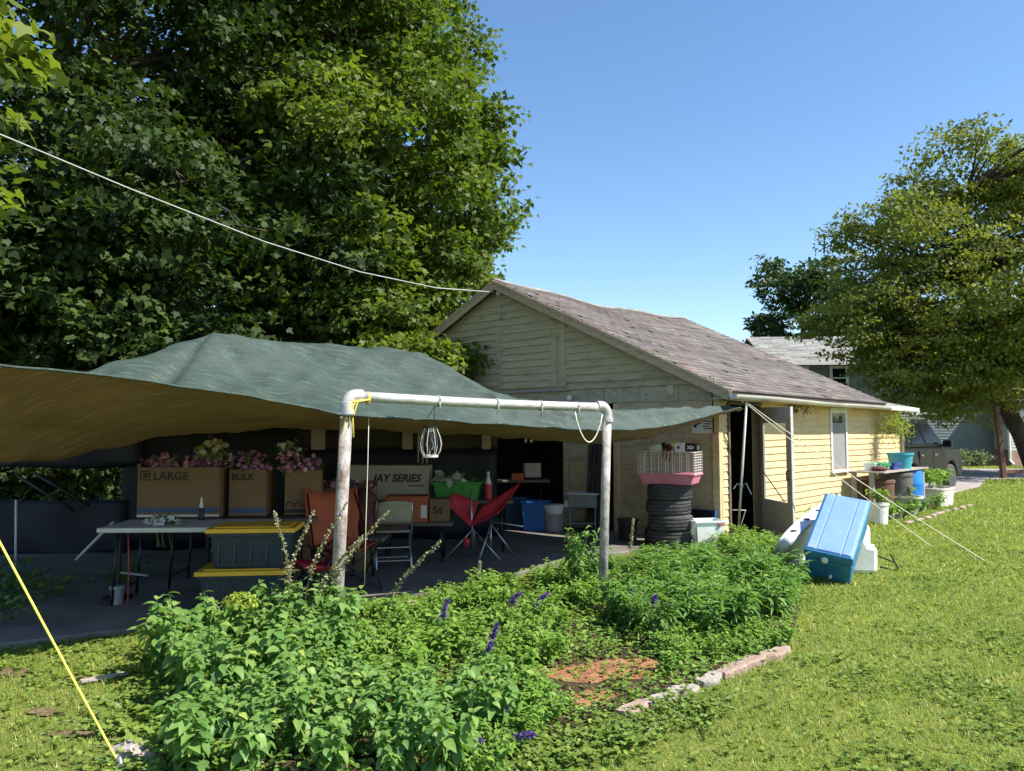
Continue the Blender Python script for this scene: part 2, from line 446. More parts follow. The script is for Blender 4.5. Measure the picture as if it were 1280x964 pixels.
M['card_white'] = plain('white_cardboard', (0.42, 0.37, 0.30), 0.8, var=0.08)
M['card_orange'] = plain('orange_cardboard', (0.46, 0.115, 0.04), 0.75, var=0.12)
M['ink'] = plain('dark_ink', (0.03, 0.025, 0.022), 0.7)
M['ink_blue'] = plain('blue_print', (0.06, 0.10, 0.19), 0.7)
M['paper'] = plain('white_paper', (0.70, 0.68, 0.65), 0.8, var=0.05)
M['tote'] = plain('slate_tote_plastic', (0.022, 0.034, 0.050), 0.42, var=0.15)
M['lid'] = plain('yellow_lid_plastic', (0.78, 0.44, 0.035), 0.42, var=0.1)
M['table_white'] = plain('white_table_plastic', (0.62, 0.58, 0.54), 0.5, var=0.08)
M['table_dark'] = plain('brown_table_top', (0.12, 0.10, 0.08), 0.55)
M['red_cloth'] = plain('red_nylon', (0.46, 0.022, 0.035), 0.6, var=0.15, bump=0.2, bscale=12)
M['orange_cloth'] = plain('orange_canvas', (0.42, 0.085, 0.03), 0.7, var=0.12, bump=0.2, bscale=12)
M['maroon'] = plain('maroon_bag', (0.10, 0.022, 0.02), 0.7, bump=0.4, bscale=9)
M['green_bin'] = plain('green_plastic', (0.05, 0.25, 0.045), 0.5)
M['blue_bin'] = plain('blue_plastic', (0.018, 0.12, 0.38), 0.45)
M['white_bucket'] = plain('white_bucket', (0.66, 0.66, 0.64), 0.45, var=0.1)
M['tyre'] = mat_noise('tyre_rubber', [(0.3, (0.045, 0.044, 0.045)), (0.7, (0.095, 0.092, 0.09))], 12, 0.85, 0.3, 80, spec=0.2)
M['pink'] = plain('pink_plastic', (0.62, 0.20, 0.28), 0.5, var=0.12)
M['cage'] = plain('white_wire', (0.70, 0.68, 0.62), 0.5, var=0.05)
M['teal_cloth'] = plain('teal_cloth', (0.10, 0.42, 0.33), 0.85, bump=0.4, bscale=14)
M['red'] = plain('red_plastic', (0.55, 0.03, 0.04), 0.5)
M['yellow'] = plain('yellow_print', (0.75, 0.55, 0.08), 0.6)
M['purple'] = plain('purple_print', (0.12, 0.06, 0.22), 0.6)
M['cooler_top'] = mat_noise('sunlit_blue_plastic', [(0.3, (0.15, 0.265, 0.60)), (0.55, (0.19, 0.32, 0.64)), (0.78, (0.34, 0.36, 0.55))], 4, 0.42, 0.1, 30, detail=9)  # lid top: sunlit tone put into the colour, plus a pinkish stain
M['cooler_body'] = mat_noise('blue_cooler_shell', [(0.3, (0.02, 0.135, 0.27)), (0.7, (0.035, 0.19, 0.36))], 5, 0.42, 0.1, 30)
M['white_plastic'] = mat_noise('white_molded_plastic', [(0.3, (0.62, 0.63, 0.65)), (0.7, (0.80, 0.80, 0.80))], 6, 0.45, 0.1, 30)
M['jug'] = mat_noise('milky_jug_plastic', [(0.3, (0.60, 0.64, 0.56)), (0.7, (0.80, 0.81, 0.78))], 6, 0.4, 0.1, 20)
M['planter'] = mat_noise('weathered_white_planter', [(0.28, (0.33, 0.28, 0.23)), (0.5, (0.56, 0.52, 0.48)), (0.75, (0.68, 0.65, 0.62))], 5, 0.75, 0.3, 40, detail=9)
M['barrel_blue'] = mat_noise('blue_barrel_plastic', [(0.3, (0.012, 0.14, 0.48)), (0.7, (0.02, 0.20, 0.58))], 5, 0.4, 0.1, 20)
M['barrel_grey'] = mat_noise('grey_bin_plastic', [(0.3, (0.085, 0.075, 0.072)), (0.7, (0.15, 0.135, 0.13))], 5, 0.6, 0.1, 20)
M['teal_tub'] = plain('teal_tub_plastic', (0.05, 0.31, 0.40), 0.45, var=0.12)
M['board_grey'] = mat_noise('weathered_board', [(0.3, (0.22, 0.19, 0.165)), (0.7, (0.40, 0.36, 0.31))], 5, 0.85, 0.4, 30, stretch=(1, 8, 8))
M['stone'] = mat_noise('edging_stone', [(0.25, (0.21, 0.135, 0.10)), (0.5, (0.33, 0.245, 0.195)), (0.75, (0.42, 0.35, 0.30))], 3.5, 0.9, 0.6, 40, detail=9)
M['stone_grey'] = mat_noise('grey_edging_stone', [(0.25, (0.24, 0.205, 0.18)), (0.75, (0.42, 0.38, 0.345))], 4, 0.9, 0.6, 40, detail=9)
M['rust_post'] = plain('rusty_post', (0.13, 0.065, 0.045), 0.8, bump=0.3)
M['car_paint'] = plain('dark_grey_car_paint', (0.012, 0.012, 0.0135), 0.33, 0.0, 0.13, var=0.05)
M['car_trim'] = plain('car_bright_trim', (0.36, 0.36, 0.37), 0.25, 0.8)
M['alloy'] = plain('alloy_wheel', (0.35, 0.35, 0.36), 0.35, 0.8)
M['lamp_red'] = plain('red_lamp_lens', (0.25, 0.01, 0.01), 0.2)
M['pvc'] = plain('pale_pole_paint', (0.62, 0.61, 0.58), 0.5)
M['door_grey'] = plain('grey_screen_door_paint', (0.34, 0.30, 0.275), 0.6, var=0.12)
M['cloth_white'] = plain('pale_cloth', (0.42, 0.41, 0.40), 0.9)
M['nest'] = plain('dry_twigs', (0.17, 0.12, 0.075), 0.95)

# ------------------------------------------------------------------ leaf mesh machinery
SH = {}
SH['diamond'] = (np.array([(0, 0, 0), (0.5, 0.45, 0), (0, 1, 0), (-0.5, 0.45, 0)], float), [(0, 1, 2, 3)])
SH['fold'] = (np.array([(0, 0, 0), (0.5, 0.38, 0.10), (0, 1, -0.16), (-0.5, 0.38, 0.10), (0, 0.42, 0.0)], float),
              [(0, 1, 4), (1, 2, 4), (4, 2, 3), (0, 4, 3)])
SH['ovate'] = (np.array([(0, 0, 0), (0.36, 0.20, 0.07), (0.5, 0.42, 0.09), (0.33, 0.70, 0.03), (0, 1, -0.20), (-0.33, 0.70, 0.03), (-0.5, 0.42, 0.09), (-0.36, 0.20, 0.07), (0, 0.30, 0.02), (0, 0.66, -0.04)], float),
              [(0, 1, 8), (1, 2, 9, 8), (2, 3, 9), (3, 4, 9), (9, 4, 5), (9, 5, 6), (8, 9, 6, 7), (0, 8, 7)])
SH['maple'] = (np.array([(0, 0, 0), (0.30, -0.08, 0.03), (0.56, 0.36, 0.0), (0.25, 0.46, 0.02), (0, 1, -0.05), (-0.25, 0.46, 0.02), (-0.56, 0.36, 0.0), (-0.30, -0.08, 0.03)], float),
               [(0, 1, 2, 3), (0, 3, 4, 5), (0, 5, 6, 7)])
SH['blade'] = (np.array([(-0.5, 0, 0), (0.5, 0, 0), (0.05, 1, 0.18)], float), [(0, 1, 2)])
SH['blade2'] = (np.array([(-0.5, 0, 0), (0.5, 0, 0), (0.36, 0.55, 0.05), (-0.36, 0.55, 0.05), (0.0, 1, 0.32)], float), [(0, 1, 2, 3), (3, 2, 4)])
SH['round'] = (np.array([(0, 0, 0), (0.42, 0.2, 0.03), (0.5, 0.6, 0.04), (0, 1, -0.04), (-0.5, 0.6, 0.04), (-0.42, 0.2, 0.03)], float), [(0, 1, 2, 3), (0, 3, 4, 5)])
SH['petal4'] = (np.array([(-0.5, -0.5, 0.18), (0.5, -0.5, 0.0), (0.5, 0.5, 0.18), (-0.5, 0.5, 0.0)], float), [(0, 1, 2, 3)])

def unit(a):
    return a / np.maximum(1e-9, np.linalg.norm(a, axis=1, keepdims=True))

def leaf_arrays(shape, P, D, N, L, W):
    sv, sf = SH[shape]
    D = unit(D)
    S = unit(np.cross(D, N)); N2 = np.cross(S, D)
    k = len(sv); n = len(P)
    V = (P[:, None, :] + D[:, None, :] * (sv[None, :, 1:2] * L[:, None, None])
         + S[:, None, :] * (sv[None, :, 0:1] * W[:, None, None])
         + N2[:, None, :] * (sv[None, :, 2:3] * L[:, None, None]))
    return V.reshape(-1, 3), sf, k, n

def leaf_mesh(name, parts, extra=None):
    """parts: list of (shape,P,D,N,L,W,tint)"""
    Vs, loops, starts, tots, tints = [], [], [], [], []
    vo = 0; lo = 0
    for (shape, P, D, N, L, W, T) in parts:
        V, sf, k, n = leaf_arrays(shape, P, D, N, L, W)
        Vs.append(V)
        base = vo + np.arange(n) * k
        per = sum(len(f) for f in sf)
        pat = np.concatenate([np.array(f) for f in sf])
        loops.append((base[:, None] + pat[None, :]).reshape(-1))
        ln = np.array([len(f) for f in sf])
        off = np.concatenate([[0], np.cumsum(ln)[:-1]])
        starts.append((lo + np.arange(n)[:, None] * per + off[None, :]).reshape(-1))
        tots.append(np.tile(ln, n))
        tints.append(np.repeat(T, len(sf)))
        vo += n * k; lo += n * per
    V = np.concatenate(Vs).astype(np.float32)
    me = bpy.data.meshes.new(name)
    me.vertices.add(len(V)); me.vertices.foreach_set('co', V.ravel())
    L_ = np.concatenate(loops).astype(np.int32)
    me.loops.add(len(L_)); me.loops.foreach_set('vertex_index', L_)
    S_ = np.concatenate(starts).astype(np.int32)
    me.polygons.add(len(S_)); me.polygons.foreach_set('loop_start', S_)
    me.polygons.foreach_set('loop_total', np.concatenate(tots).astype(np.int32))
    a = me.attributes.new('tint', 'FLOAT', 'FACE')
    a.data.foreach_set('value', np.clip(np.concatenate(tints), 0, 1).astype(np.float32))
    me.update(calc_edges=True)
    return me

def inpoly(P, poly):
    x, y = P[:, 0], P[:, 1]
    c = np.zeros(len(P), bool)
    n = len(poly)
    for i in range(n):
        x0, y0 = poly[i][0], poly[i][1]; x1, y1 = poly[(i + 1) % n][0], poly[(i + 1) % n][1]
        if y0 == y1: continue
        cond = ((y0 > y) != (y1 > y)) & (x < (x1 - x0) * (y - y0) / (y1 - y0) + x0)
        c ^= cond
    return c

# ------------------------------------------------------------------ barn frame: local x along side wall, local y along gable
BC = Vector((2.94, 11.0, 0))
BANG = math.atan2(0.733, 0.68)
BM = Matrix.Translation(BC) @ Matrix.Rotation(BANG, 4, 'Z')
def bl(x, y, z=0.0):
    return BM @ Vector((x, y, z))

# ================================================================== THE SETTING
# ground
mb = MB()
mb.add([(-400, -60, 0), (400, -60, 0), (400, 700, 0), (-400, 700, 0)], [(0, 1, 2, 3)])
tag(mb.build('lawn', M['lawn']), kind='structure')

pad = [gd(-260, 846), gd(0, 812), gd(210, 786), gd(330, 769), gd(425, 755), gd(560, 744), gd(640, 722), gd(705, 707), gd(790, 692), gd(880, 690), gd(905, 678)]
pad_poly = [(p.x, p.y) for p in pad] + [tuple(bl(0.0, 0.0)[:2]), tuple(bl(0.0, 8.5)[:2]), (-9.5, 16.5), (-9.5, 7)]
mb = MB()
mb.prism(pad_poly, 'z', -0.1, 0.045)
tag(mb.build('concrete_pavement', M['concrete'], bevel=0.012), kind='structure')

# driveway beyond the truck
mb = MB()
dv = [(10.5, 19.0), (13.6, 22.5), (15.8, 25.8), (20, 27.5), (60, 27.5), (60, 33.5), (22.5, 33.5), (17, 34), (9, 27), (6, 22)]
mb.add([(x, y, 0.006) for x, y in dv], [tuple(range(len(dv)))])
tag(mb.build('driveway', M['drive']), kind='structure')

# garden bed
bed = [gd(175, 975), gd(180, 880), gd(205, 815), gd(420, 765), gd(560, 747), gd(700, 710), gd(800, 697), gd(905, 694), gd(1000, 716), gd(1002, 760), gd(985, 812), gd(880, 858), gd(770, 896), gd(640, 940), gd(560, 985)]
bed_poly = [(p.x, p.y) for p in bed]
mb = MB()
mb.add([(x, y, 0.008) for x, y in bed_poly], [tuple(range(len(bed_poly)))])
tag(mb.build('garden_bed', M['soil']), kind='structure')

def patch(px, py, rx, ry, name, mat, seed):
    c = gd(px, py); r_ = random.Random(seed); mb = MB()
    n = 22; rings = 5
    vs = [(c.x, c.y, 0.024)]; fs = []
    ph = [r_.uniform(0, 6) for _ in range(3)]
    for j in range(1, rings + 1):
        for i in range(n):
            a = 2 * math.pi * i / n
            k = j / rings * (1 + 0.22 * math.sin(2 * a + ph[0]) + 0.14 * math.sin(5 * a + ph[1]) + 0.08 * math.sin(9 * a + ph[2]))
            vs.append((c.x + rx * k * math.cos(a), c.y + ry * k * math.sin(a), 0.011 + 0.014 * (1 - (j / rings) ** 2) + r_.uniform(-0.004, 0.004) * (j < rings)))
    for i in range(n): fs.append((0, 1 + i, 1 + (i + 1) % n))
    for j in range(rings - 1):
        for i in range(n):
            a, b_ = 1 + j * n + i, 1 + j * n + (i + 1) % n
            fs.append((a, a + n, b_ + n, b_))
    mb.add(vs, fs)
    return tag(mb.build(name, mat, smooth=True), kind='structure')
patch(752, 842, 0.36, 0.22, 'bare_soil_patch', M['redsoil'], 1)
patch(742, 874, 0.15, 0.13, 'bare_soil_patch', M['redsoil'], 2)
patch(790, 830, 0.22, 0.10, 'bare_soil_patch', M['redsoil'], 3)
patch(838, 686, 0.85, 0.36, 'brick_dust_path', M['stone'], 4)
for i, (px, py, rx, ry) in enumerate([(22, 842, .17, .10), (58, 892, .13, .08), (110, 850, .16, .06), (90, 920, .12, .06)]):
    patch(px, py, rx * .8, ry * .8, 'bare_soil_patch', M['soil_light'], 10 + i)

# ================================================================== BARN
barn = empty('barn', BC, BANG, 'old tan clapboard barn with brown shingle roof and open front', 'barn')
BLN, BWD, EAVE, PEAK, EXT = 6.35, 8.5, 2.30, 4.32, 8.2
slope = (PEAK - EAVE) / (BWD / 2)
# --- gable wall
gw = MB()
def gpart(mb, y0, y1, z0, z1, x0=0.0, x1=0.10):
    mb.bb(x0, x1, y0, y1, z0, z1)
g = MB()
gpart(g, 0.003, 1.77, 0.0, 2.05)
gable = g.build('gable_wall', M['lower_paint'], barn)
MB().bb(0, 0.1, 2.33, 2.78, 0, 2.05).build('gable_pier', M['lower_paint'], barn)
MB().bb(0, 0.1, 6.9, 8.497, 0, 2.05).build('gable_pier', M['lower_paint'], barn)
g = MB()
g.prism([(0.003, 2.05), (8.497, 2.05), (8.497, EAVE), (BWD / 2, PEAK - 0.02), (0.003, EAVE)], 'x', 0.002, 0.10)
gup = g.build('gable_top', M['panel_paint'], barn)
def yspan(z):
    k = (z - EAVE) / slope
    return (max(0.0, k), BWD - max(0.0, k))
def clap(name, a, b, z0, h, mat, parent, face, cut=None, jit=0.0):
    """clapboard on gable (face='g': runs along y, outward -x) or side wall (face='s': runs along x, outward -y)"""
    tb, tt = (0.034 if face == 'g' else 0.026), 0.006
    a1 = b1 = None
    ends = [(a, b), (a, b)] if cut is None else [cut(z0), cut(z0 + h)]
    dz0, dz1 = random.uniform(-jit, jit), random.uniform(-jit, jit)
    vs = []
    nseg = 6
    for (zz, t, e) in ((z0, tb, ends[0]), (z0 + h + 0.012, tt, ends[1])):
        for k in range(nseg + 1):
            f = k / nseg
            p = e[0] + (e[1] - e[0]) * f
            wob = dz0 * (1 - f) + dz1 * f + 0.004 * math.sin(3.1 * p + z0 * 5)
            for d in (0.0, -t):
                vs.append((d, p, zz + wob) if face == 'g' else (p, d, zz + wob))
    m_ = nseg + 1; fs = []
    for k in range(nseg):
        i = k * 2; j = m_ * 2 + k * 2
        fs += [(i + 1, i + 3, j + 3, j + 1), (i, i + 1, i + 3, i + 2)]
        fs += [(j, j + 1, j + 3, j + 2)]
    fs += [(0, 1, m_ * 2 + 1, m_ * 2), (nseg * 2, nseg * 2 + 1, (m_ + nseg) * 2 + 1, (m_ + nseg) * 2)]
    mb = MB(); mb.add(vs, fs)
    return mb.build(name, mat, parent)
HY0, HY1, HZ0, HZ1 = 2.86, 4.20, 2.42, 3.36
z = 2.42
EXPO = 0.122
while z < PEAK - 0.25:
    def cut(zz): 
        s = yspan(zz); return (s[0] + 0.04, s[1] - 0.04)
    if z + EXPO * 0.5 < HZ1 + 0.02:
        def cl(zz): s = yspan(zz); return (s[0] + 0.04, HY0 - 0.10)
        def cr(zz): s = yspan(zz); return (HY1 + 0.10, s[1] - 0.04)
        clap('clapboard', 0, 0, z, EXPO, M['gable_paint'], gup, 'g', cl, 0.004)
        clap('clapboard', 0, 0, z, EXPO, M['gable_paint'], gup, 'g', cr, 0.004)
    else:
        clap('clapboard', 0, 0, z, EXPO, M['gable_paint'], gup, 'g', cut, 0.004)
    z += EXPO
# loft hatch
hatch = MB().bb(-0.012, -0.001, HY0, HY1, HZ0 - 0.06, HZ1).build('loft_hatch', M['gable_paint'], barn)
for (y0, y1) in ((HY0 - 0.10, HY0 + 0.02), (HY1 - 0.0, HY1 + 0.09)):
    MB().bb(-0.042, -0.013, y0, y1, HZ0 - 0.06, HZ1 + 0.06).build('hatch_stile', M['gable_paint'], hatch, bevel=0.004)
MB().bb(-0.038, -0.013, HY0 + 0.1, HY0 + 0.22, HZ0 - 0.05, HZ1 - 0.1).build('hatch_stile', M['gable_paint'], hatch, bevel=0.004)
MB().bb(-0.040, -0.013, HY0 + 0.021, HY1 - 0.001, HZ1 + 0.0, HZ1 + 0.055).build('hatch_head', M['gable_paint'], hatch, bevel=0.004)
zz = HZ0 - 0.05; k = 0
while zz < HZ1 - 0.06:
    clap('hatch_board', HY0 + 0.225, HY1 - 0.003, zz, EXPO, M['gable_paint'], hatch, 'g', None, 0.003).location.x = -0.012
    zz += EXPO
MB().box((-0.03, 3.55, 2.305), (0.07, 1.75, 0.045), (0, 0, 0)).build('hatch_sill', M['board_grey'], barn, bevel=0.006)
# peeling planks on the band below
for i, (y0, y1) in enumerate(((0.06, 0.62), (0.63, 1.3), (1.31, 1.98), (1.99, 2.60))):
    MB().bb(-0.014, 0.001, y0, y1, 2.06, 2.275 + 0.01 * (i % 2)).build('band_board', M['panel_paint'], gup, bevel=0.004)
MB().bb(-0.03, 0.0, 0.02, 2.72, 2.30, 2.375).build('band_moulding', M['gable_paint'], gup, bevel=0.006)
MB().bb(-0.035, -0.0145, 0.70, 0.80, 2.13, 2.30).build('junction_box', M['trim'], gup, bevel=0.006)
MB().tube([(-0.03, 0.10, 2.40), (-0.05, 0.09, 2.25), (-0.03, 0.06, 2.1), (-0.035, 0.05, 1.6)], 0.012).build('wall_cable', M['black'], gup)
fl = MB().tube([(-0.02, 2.66, 2.17), (-0.10, 2.62, 2.19), (-0.16, 2.58, 2.16)], [0.02, 0.025, 0.045]).build('floodlight', M['white_trim'], gup)
# lower gable wall trims
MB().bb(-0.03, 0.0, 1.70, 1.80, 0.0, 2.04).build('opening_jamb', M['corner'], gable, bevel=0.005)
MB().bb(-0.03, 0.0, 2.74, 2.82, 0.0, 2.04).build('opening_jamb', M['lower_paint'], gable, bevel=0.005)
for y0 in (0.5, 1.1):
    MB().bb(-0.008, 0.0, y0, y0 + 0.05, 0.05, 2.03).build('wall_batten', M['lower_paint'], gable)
# corner boards
MB().bb(-0.035, 0.0, -0.035, 0.075, 0.0, EAVE + 0.02).build('corner_board', M['corner'], barn, bevel=0.006)
MB().bb(0.0002, 0.085, -0.033, -0.003, 0.0, EAVE).build('corner_board', M['corner'], barn, bevel=0.006)
# --- side wall core with openings
DX0, DX1, DZ = 0.30, 1.28, 2.0
WX0, WX1, WZ0, WZ1 = 4.24, 4.92, 0.93, 1.95
s_ = MB()
T = 0.10
s_.bb(0.101, DX0, 0.0, T, 0, EAVE - 0.03); s_.bb(DX0, DX1, 0.0, T, DZ, EAVE - 0.03)
s_.bb(DX1, WX0, 0.0, T, 0, EAVE - 0.03); s_.bb(WX0, WX1, 0, T, 0, WZ0); s_.bb(WX0, WX1, 0, T, WZ1, EAVE - 0.03)
s_.bb(WX1, BLN, 0, T, 0, EAVE - 0.03); s_.bb(BLN + 0.001, EXT, 0.0, T, 0, 2.1)
side = s_.build('side_wall', M['side_paint'], barn)
z = 0.06
SE = 0.109
while z < EAVE - 0.06:
    top = z + SE
    segs = []
    if z < DZ + 0.04: segs += [(0.09, DX0 - 0.06), (DX1 + 0.06, None)]
    else: segs += [(0.09, None)]
    xe = EXT if z < 2.02 else BLN
    out = []
    for a, b_ in segs:
        if b_ is None:
            if z + SE > WZ0 - 0.08 and z < WZ1 + 0.08:
                out += [(a, WX0 - 0.075), (WX1 + 0.075, xe)]
            else: out.append((a, xe))
        else: out.append((a, b_))
    for a, b_ in out:
        # split long runs into random boards
        cuts = [a]
        while b_ - cuts[-1] > 3.2: cuts.append(cuts[-1] + random.uniform(1.6, 2.8))
        if b_ - cuts[-1] < 0.5 and len(cuts) > 1: cuts.pop()
        cuts.append(b_)
        for c0, c1 in zip(cuts[:-1], cuts[1:]):
            clap('clapboard', c0, c1 - 0.003, z, SE, M['side_paint'], side, 's', None, 0.004)
    z += SE
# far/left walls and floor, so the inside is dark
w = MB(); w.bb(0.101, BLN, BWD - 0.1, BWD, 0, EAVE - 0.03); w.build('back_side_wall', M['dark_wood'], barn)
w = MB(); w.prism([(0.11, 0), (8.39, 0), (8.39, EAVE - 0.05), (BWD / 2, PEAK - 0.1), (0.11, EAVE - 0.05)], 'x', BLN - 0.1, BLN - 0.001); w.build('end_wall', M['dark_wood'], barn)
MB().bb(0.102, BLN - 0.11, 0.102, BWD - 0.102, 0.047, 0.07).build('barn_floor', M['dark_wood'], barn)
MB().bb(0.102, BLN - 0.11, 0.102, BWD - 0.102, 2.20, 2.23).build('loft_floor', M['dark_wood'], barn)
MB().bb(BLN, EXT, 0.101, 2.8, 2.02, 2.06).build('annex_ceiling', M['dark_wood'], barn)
MB().bb(EXT - 0.1, EXT - 0.002, 0.101, 2.8, 0.0, 2.02).build('annex_end_wall', M['side_paint'], barn)
MB().bb(EXT + 0.001, EXT + 0.03, -0.03, 0.07, 0.0, 2.06).build('corner_board', M['rake'], barn, bevel=0.005)
# --- roof
OH, GOH = 0.30, 0.20
def roof_z(y, x=3.0):
    k = min(y, BWD - y)
    sag = -0.10 * math.sin(math.pi * min(1, max(0, x / BLN))) * max(0, k / (BWD / 2)) - 0.025 * math.sin(x * 2.3 + 1.0) * max(0, k / 4.25)
    return EAVE + slope * k + sag
roof = None
def roof_side(sgn):
    mb = MB(); nx, ny = 16, 10
    vs, fs = [], []
    for i in range(nx + 1):
        x = -GOH + (BLN + 0.10 + GOH) * i / nx
        for j in range(ny + 1):
            k = -OH + (BWD / 2 + OH) * j / ny
            y = k if sgn > 0 else BWD - k
            vs.append((x, y, roof_z(k, x) + 0.02)); vs.append((x, y, roof_z(k, x) - 0.05))
    row = (ny + 1) * 2
    for i in range(nx):
        for j in range(ny):
            a = i * row + j * 2
            fs += [(a, a + 2, a + row + 2, a + row), (a + 1, a + row + 1, a + row + 3, a + 3)]
    for i in range(nx):
        a = i * row; fs.append((a, a + row, a + row + 1, a + 1))
    for j in range(ny):
        a = j * 2; fs.append((a, a + 1, a + 3, a + 2))
        a = nx * row + j * 2; fs.append((a, a + 2, a + 3, a + 1))
    mb.add(vs, fs)
    return mb.build('roof_deck', M['dark_wood'], barn)
rd = roof_side(1); rd2 = roof_side(-1)
def shingles(sgn, parent):
    P = []; faces = []; tint = []
    r_ = random.Random(5 + sgn)
    sl = math.hypot(1, slope); run = (BWD / 2 + OH) * sl
    ex = 0.135; n = int(run / ex)
    for c in range(n + 1):
        k0 = -OH - 0.02 + c * ex / sl; k1 = min(BWD / 2 + 0.01, k0 + (ex + 0.05) / sl)
        x = -GOH - 0.02 + (0 if c % 2 else -0.15)
        rowt = r_.uniform(-0.12, 0.12)
        while x < BLN + 0.12:
            wd = 0.30 + r_.uniform(-0.01, 0.01)
            xa, xb = max(x, -GOH - 0.02), min(x + wd - 0.008, BLN + 0.12)
            if xb - xa > 0.02:
                lift = 0.020 + r_.uniform(0, 0.008) + (0.015 if r_.random() < 0.03 else 0)
                q = []
                for (xx, kk, dz) in ((xa, k0, lift), (xb, k0, lift), (xb, k1, 0.004), (xa, k1, 0.004), (xa, k0, 0.0), (xb, k0, 0.0)):
                    y = kk if sgn > 0 else BWD - kk
                    q.append((xx, y, roof_z(kk, xx) + 0.021 + dz))
                b0 = len(P); P.extend(q)
                faces.append((b0, b0 + 1, b0 + 2, b0 + 3)); faces.append((b0 + 4, b0 + 5, b0 + 1, b0))
                t = 0.5 + rowt + r_.gauss(0, 0.16) + (0.25 if r_.random() < 0.04 else 0)
                tint += [t, t * 0.6]
            x += wd
    me = bpy.data.meshes.new('shingles'); me.from_pydata(P, [], faces)
    a = me.attributes.new('tint', 'FLOAT', 'FACE'); a.data.foreach_set('value', np.clip(tint, 0, 1).astype(np.float32))
    return tag(link_mesh('shingles', me, M['shingles'], parent), kind='stuff')
shingles(1, rd); shingles(-1, rd2)
mb = MB()
pts = [(-GOH - 0.02 + (BLN + 0.14 + GOH) * i / 24, BWD / 2, roof_z(BWD / 2, -GOH + (BLN + .27 + GOH) * i / 24) + 0.035) for i in range(25)]
mb.tube(pts, 0.035, 6); mb.build('ridge_cap', M['shingles_grey'], barn, smooth=True)
for sgn in (1, -1):
    def yy(k): return k if sgn > 0 else BWD - k
    mb = MB()
    p0 = Vector((-GOH - 0.015, yy(-OH), roof_z(-OH, 0) - 0.06)); p1 = Vector((-GOH - 0.015, BWD / 2, roof_z(BWD / 2, 0) - 0.06))
    mb.bar(p0, p1, 0.03, 0.14); mb.build('rake_board', M['rake'], barn, bevel=0.005)
    mb = MB(); mb.bar(p0 + Vector((-0.022, 0, 0.065)), p1 + Vector((-0.022, 0, 0.065)), 0.02, 0.05); mb.build('rake_trim', M['rake'], barn, bevel=0.004)
    mb = MB(); mb.bb(-GOH + 0.005, BLN + 0.2, yy(-OH), yy(-OH + 0.02), EAVE - OH * slope - 0.12, EAVE - OH * slope - 0.035); mb.build('fascia', M['trim'], barn)
    mb = MB(); mb.bb(-GOH + 0.005, BLN + 0.2, yy(-OH + 0.021), yy(-0.003), EAVE - OH * slope - 0.10, EAVE - OH * slope - 0.08); mb.build('soffit', M['trim'], barn)
# gutter on the visible eave
def gutter(x0, x1, zc0, zc1, name='gutter'):
    mb = MB(); n = 10; vs, fs = [], []
    rr = 0.062
    m_ = 14
    for i in range(m_ + 1):
        f = i / m_
        x = x0 + (x1 - x0) * f; zc = zc0 + (zc1 - zc0) * f + 0.008 * math.sin(f * 9)
        for k in range(n + 1):
            a = math.pi + math.pi * k / n
            vs.append((x, -OH - 0.066 + rr * math.cos(a), zc + rr * math.sin(a)))
            vs.append((x, -OH - 0.066 + (rr - 0.004) * math.cos(a), zc + (rr - 0.004) * math.sin(a)))
    row = (n + 1) * 2
    for i in range(m_):
        for k in range(n):
            a = i * row + k * 2
            fs += [(a, a + 2, a + row + 2, a + row), (a + 1, a + row + 1, a + row + 3, a + 3)]
        for k in (0, n):
            a = i * row + k * 2; fs.append((a, a + 1, a + row + 1, a + row))
    fs.append(tuple(k * 2 for k in range(n + 1)))
    mb.add(vs, fs)
    return mb.build(name, M['gutter'], barn, smooth=False)
ez = EAVE - OH * slope
gutter(-GOH - 0.05, BLN + 0.1, ez - 0.045, ez - 0.06)
# annex roof
mb = MB(); mb.prism([(-0.34, 2.07), (-0.34, 2.13), (3.0, 2.85), (3.0, 2.79)], 'x', BLN - 0.1, EXT + 0.2)
mb.build('annex_roof', M['shingles_grey'], barn, bevel=0.01)
MB().bb(BLN + 0.11, EXT + 0.2, -0.40, -0.341, 2.03, 2.12).build('gutter', M['gutter'], barn, bevel=0.015)
MB().tube([(EXT + 0.1, -0.37, 2.05), (EXT + 0.1, -0.34, 1.95), (EXT + 0.08, -0.07, 1.82), (EXT + 0.08, -0.07, 0.1)], 0.03).build('downpipe', M['gutter'], barn, smooth=True)
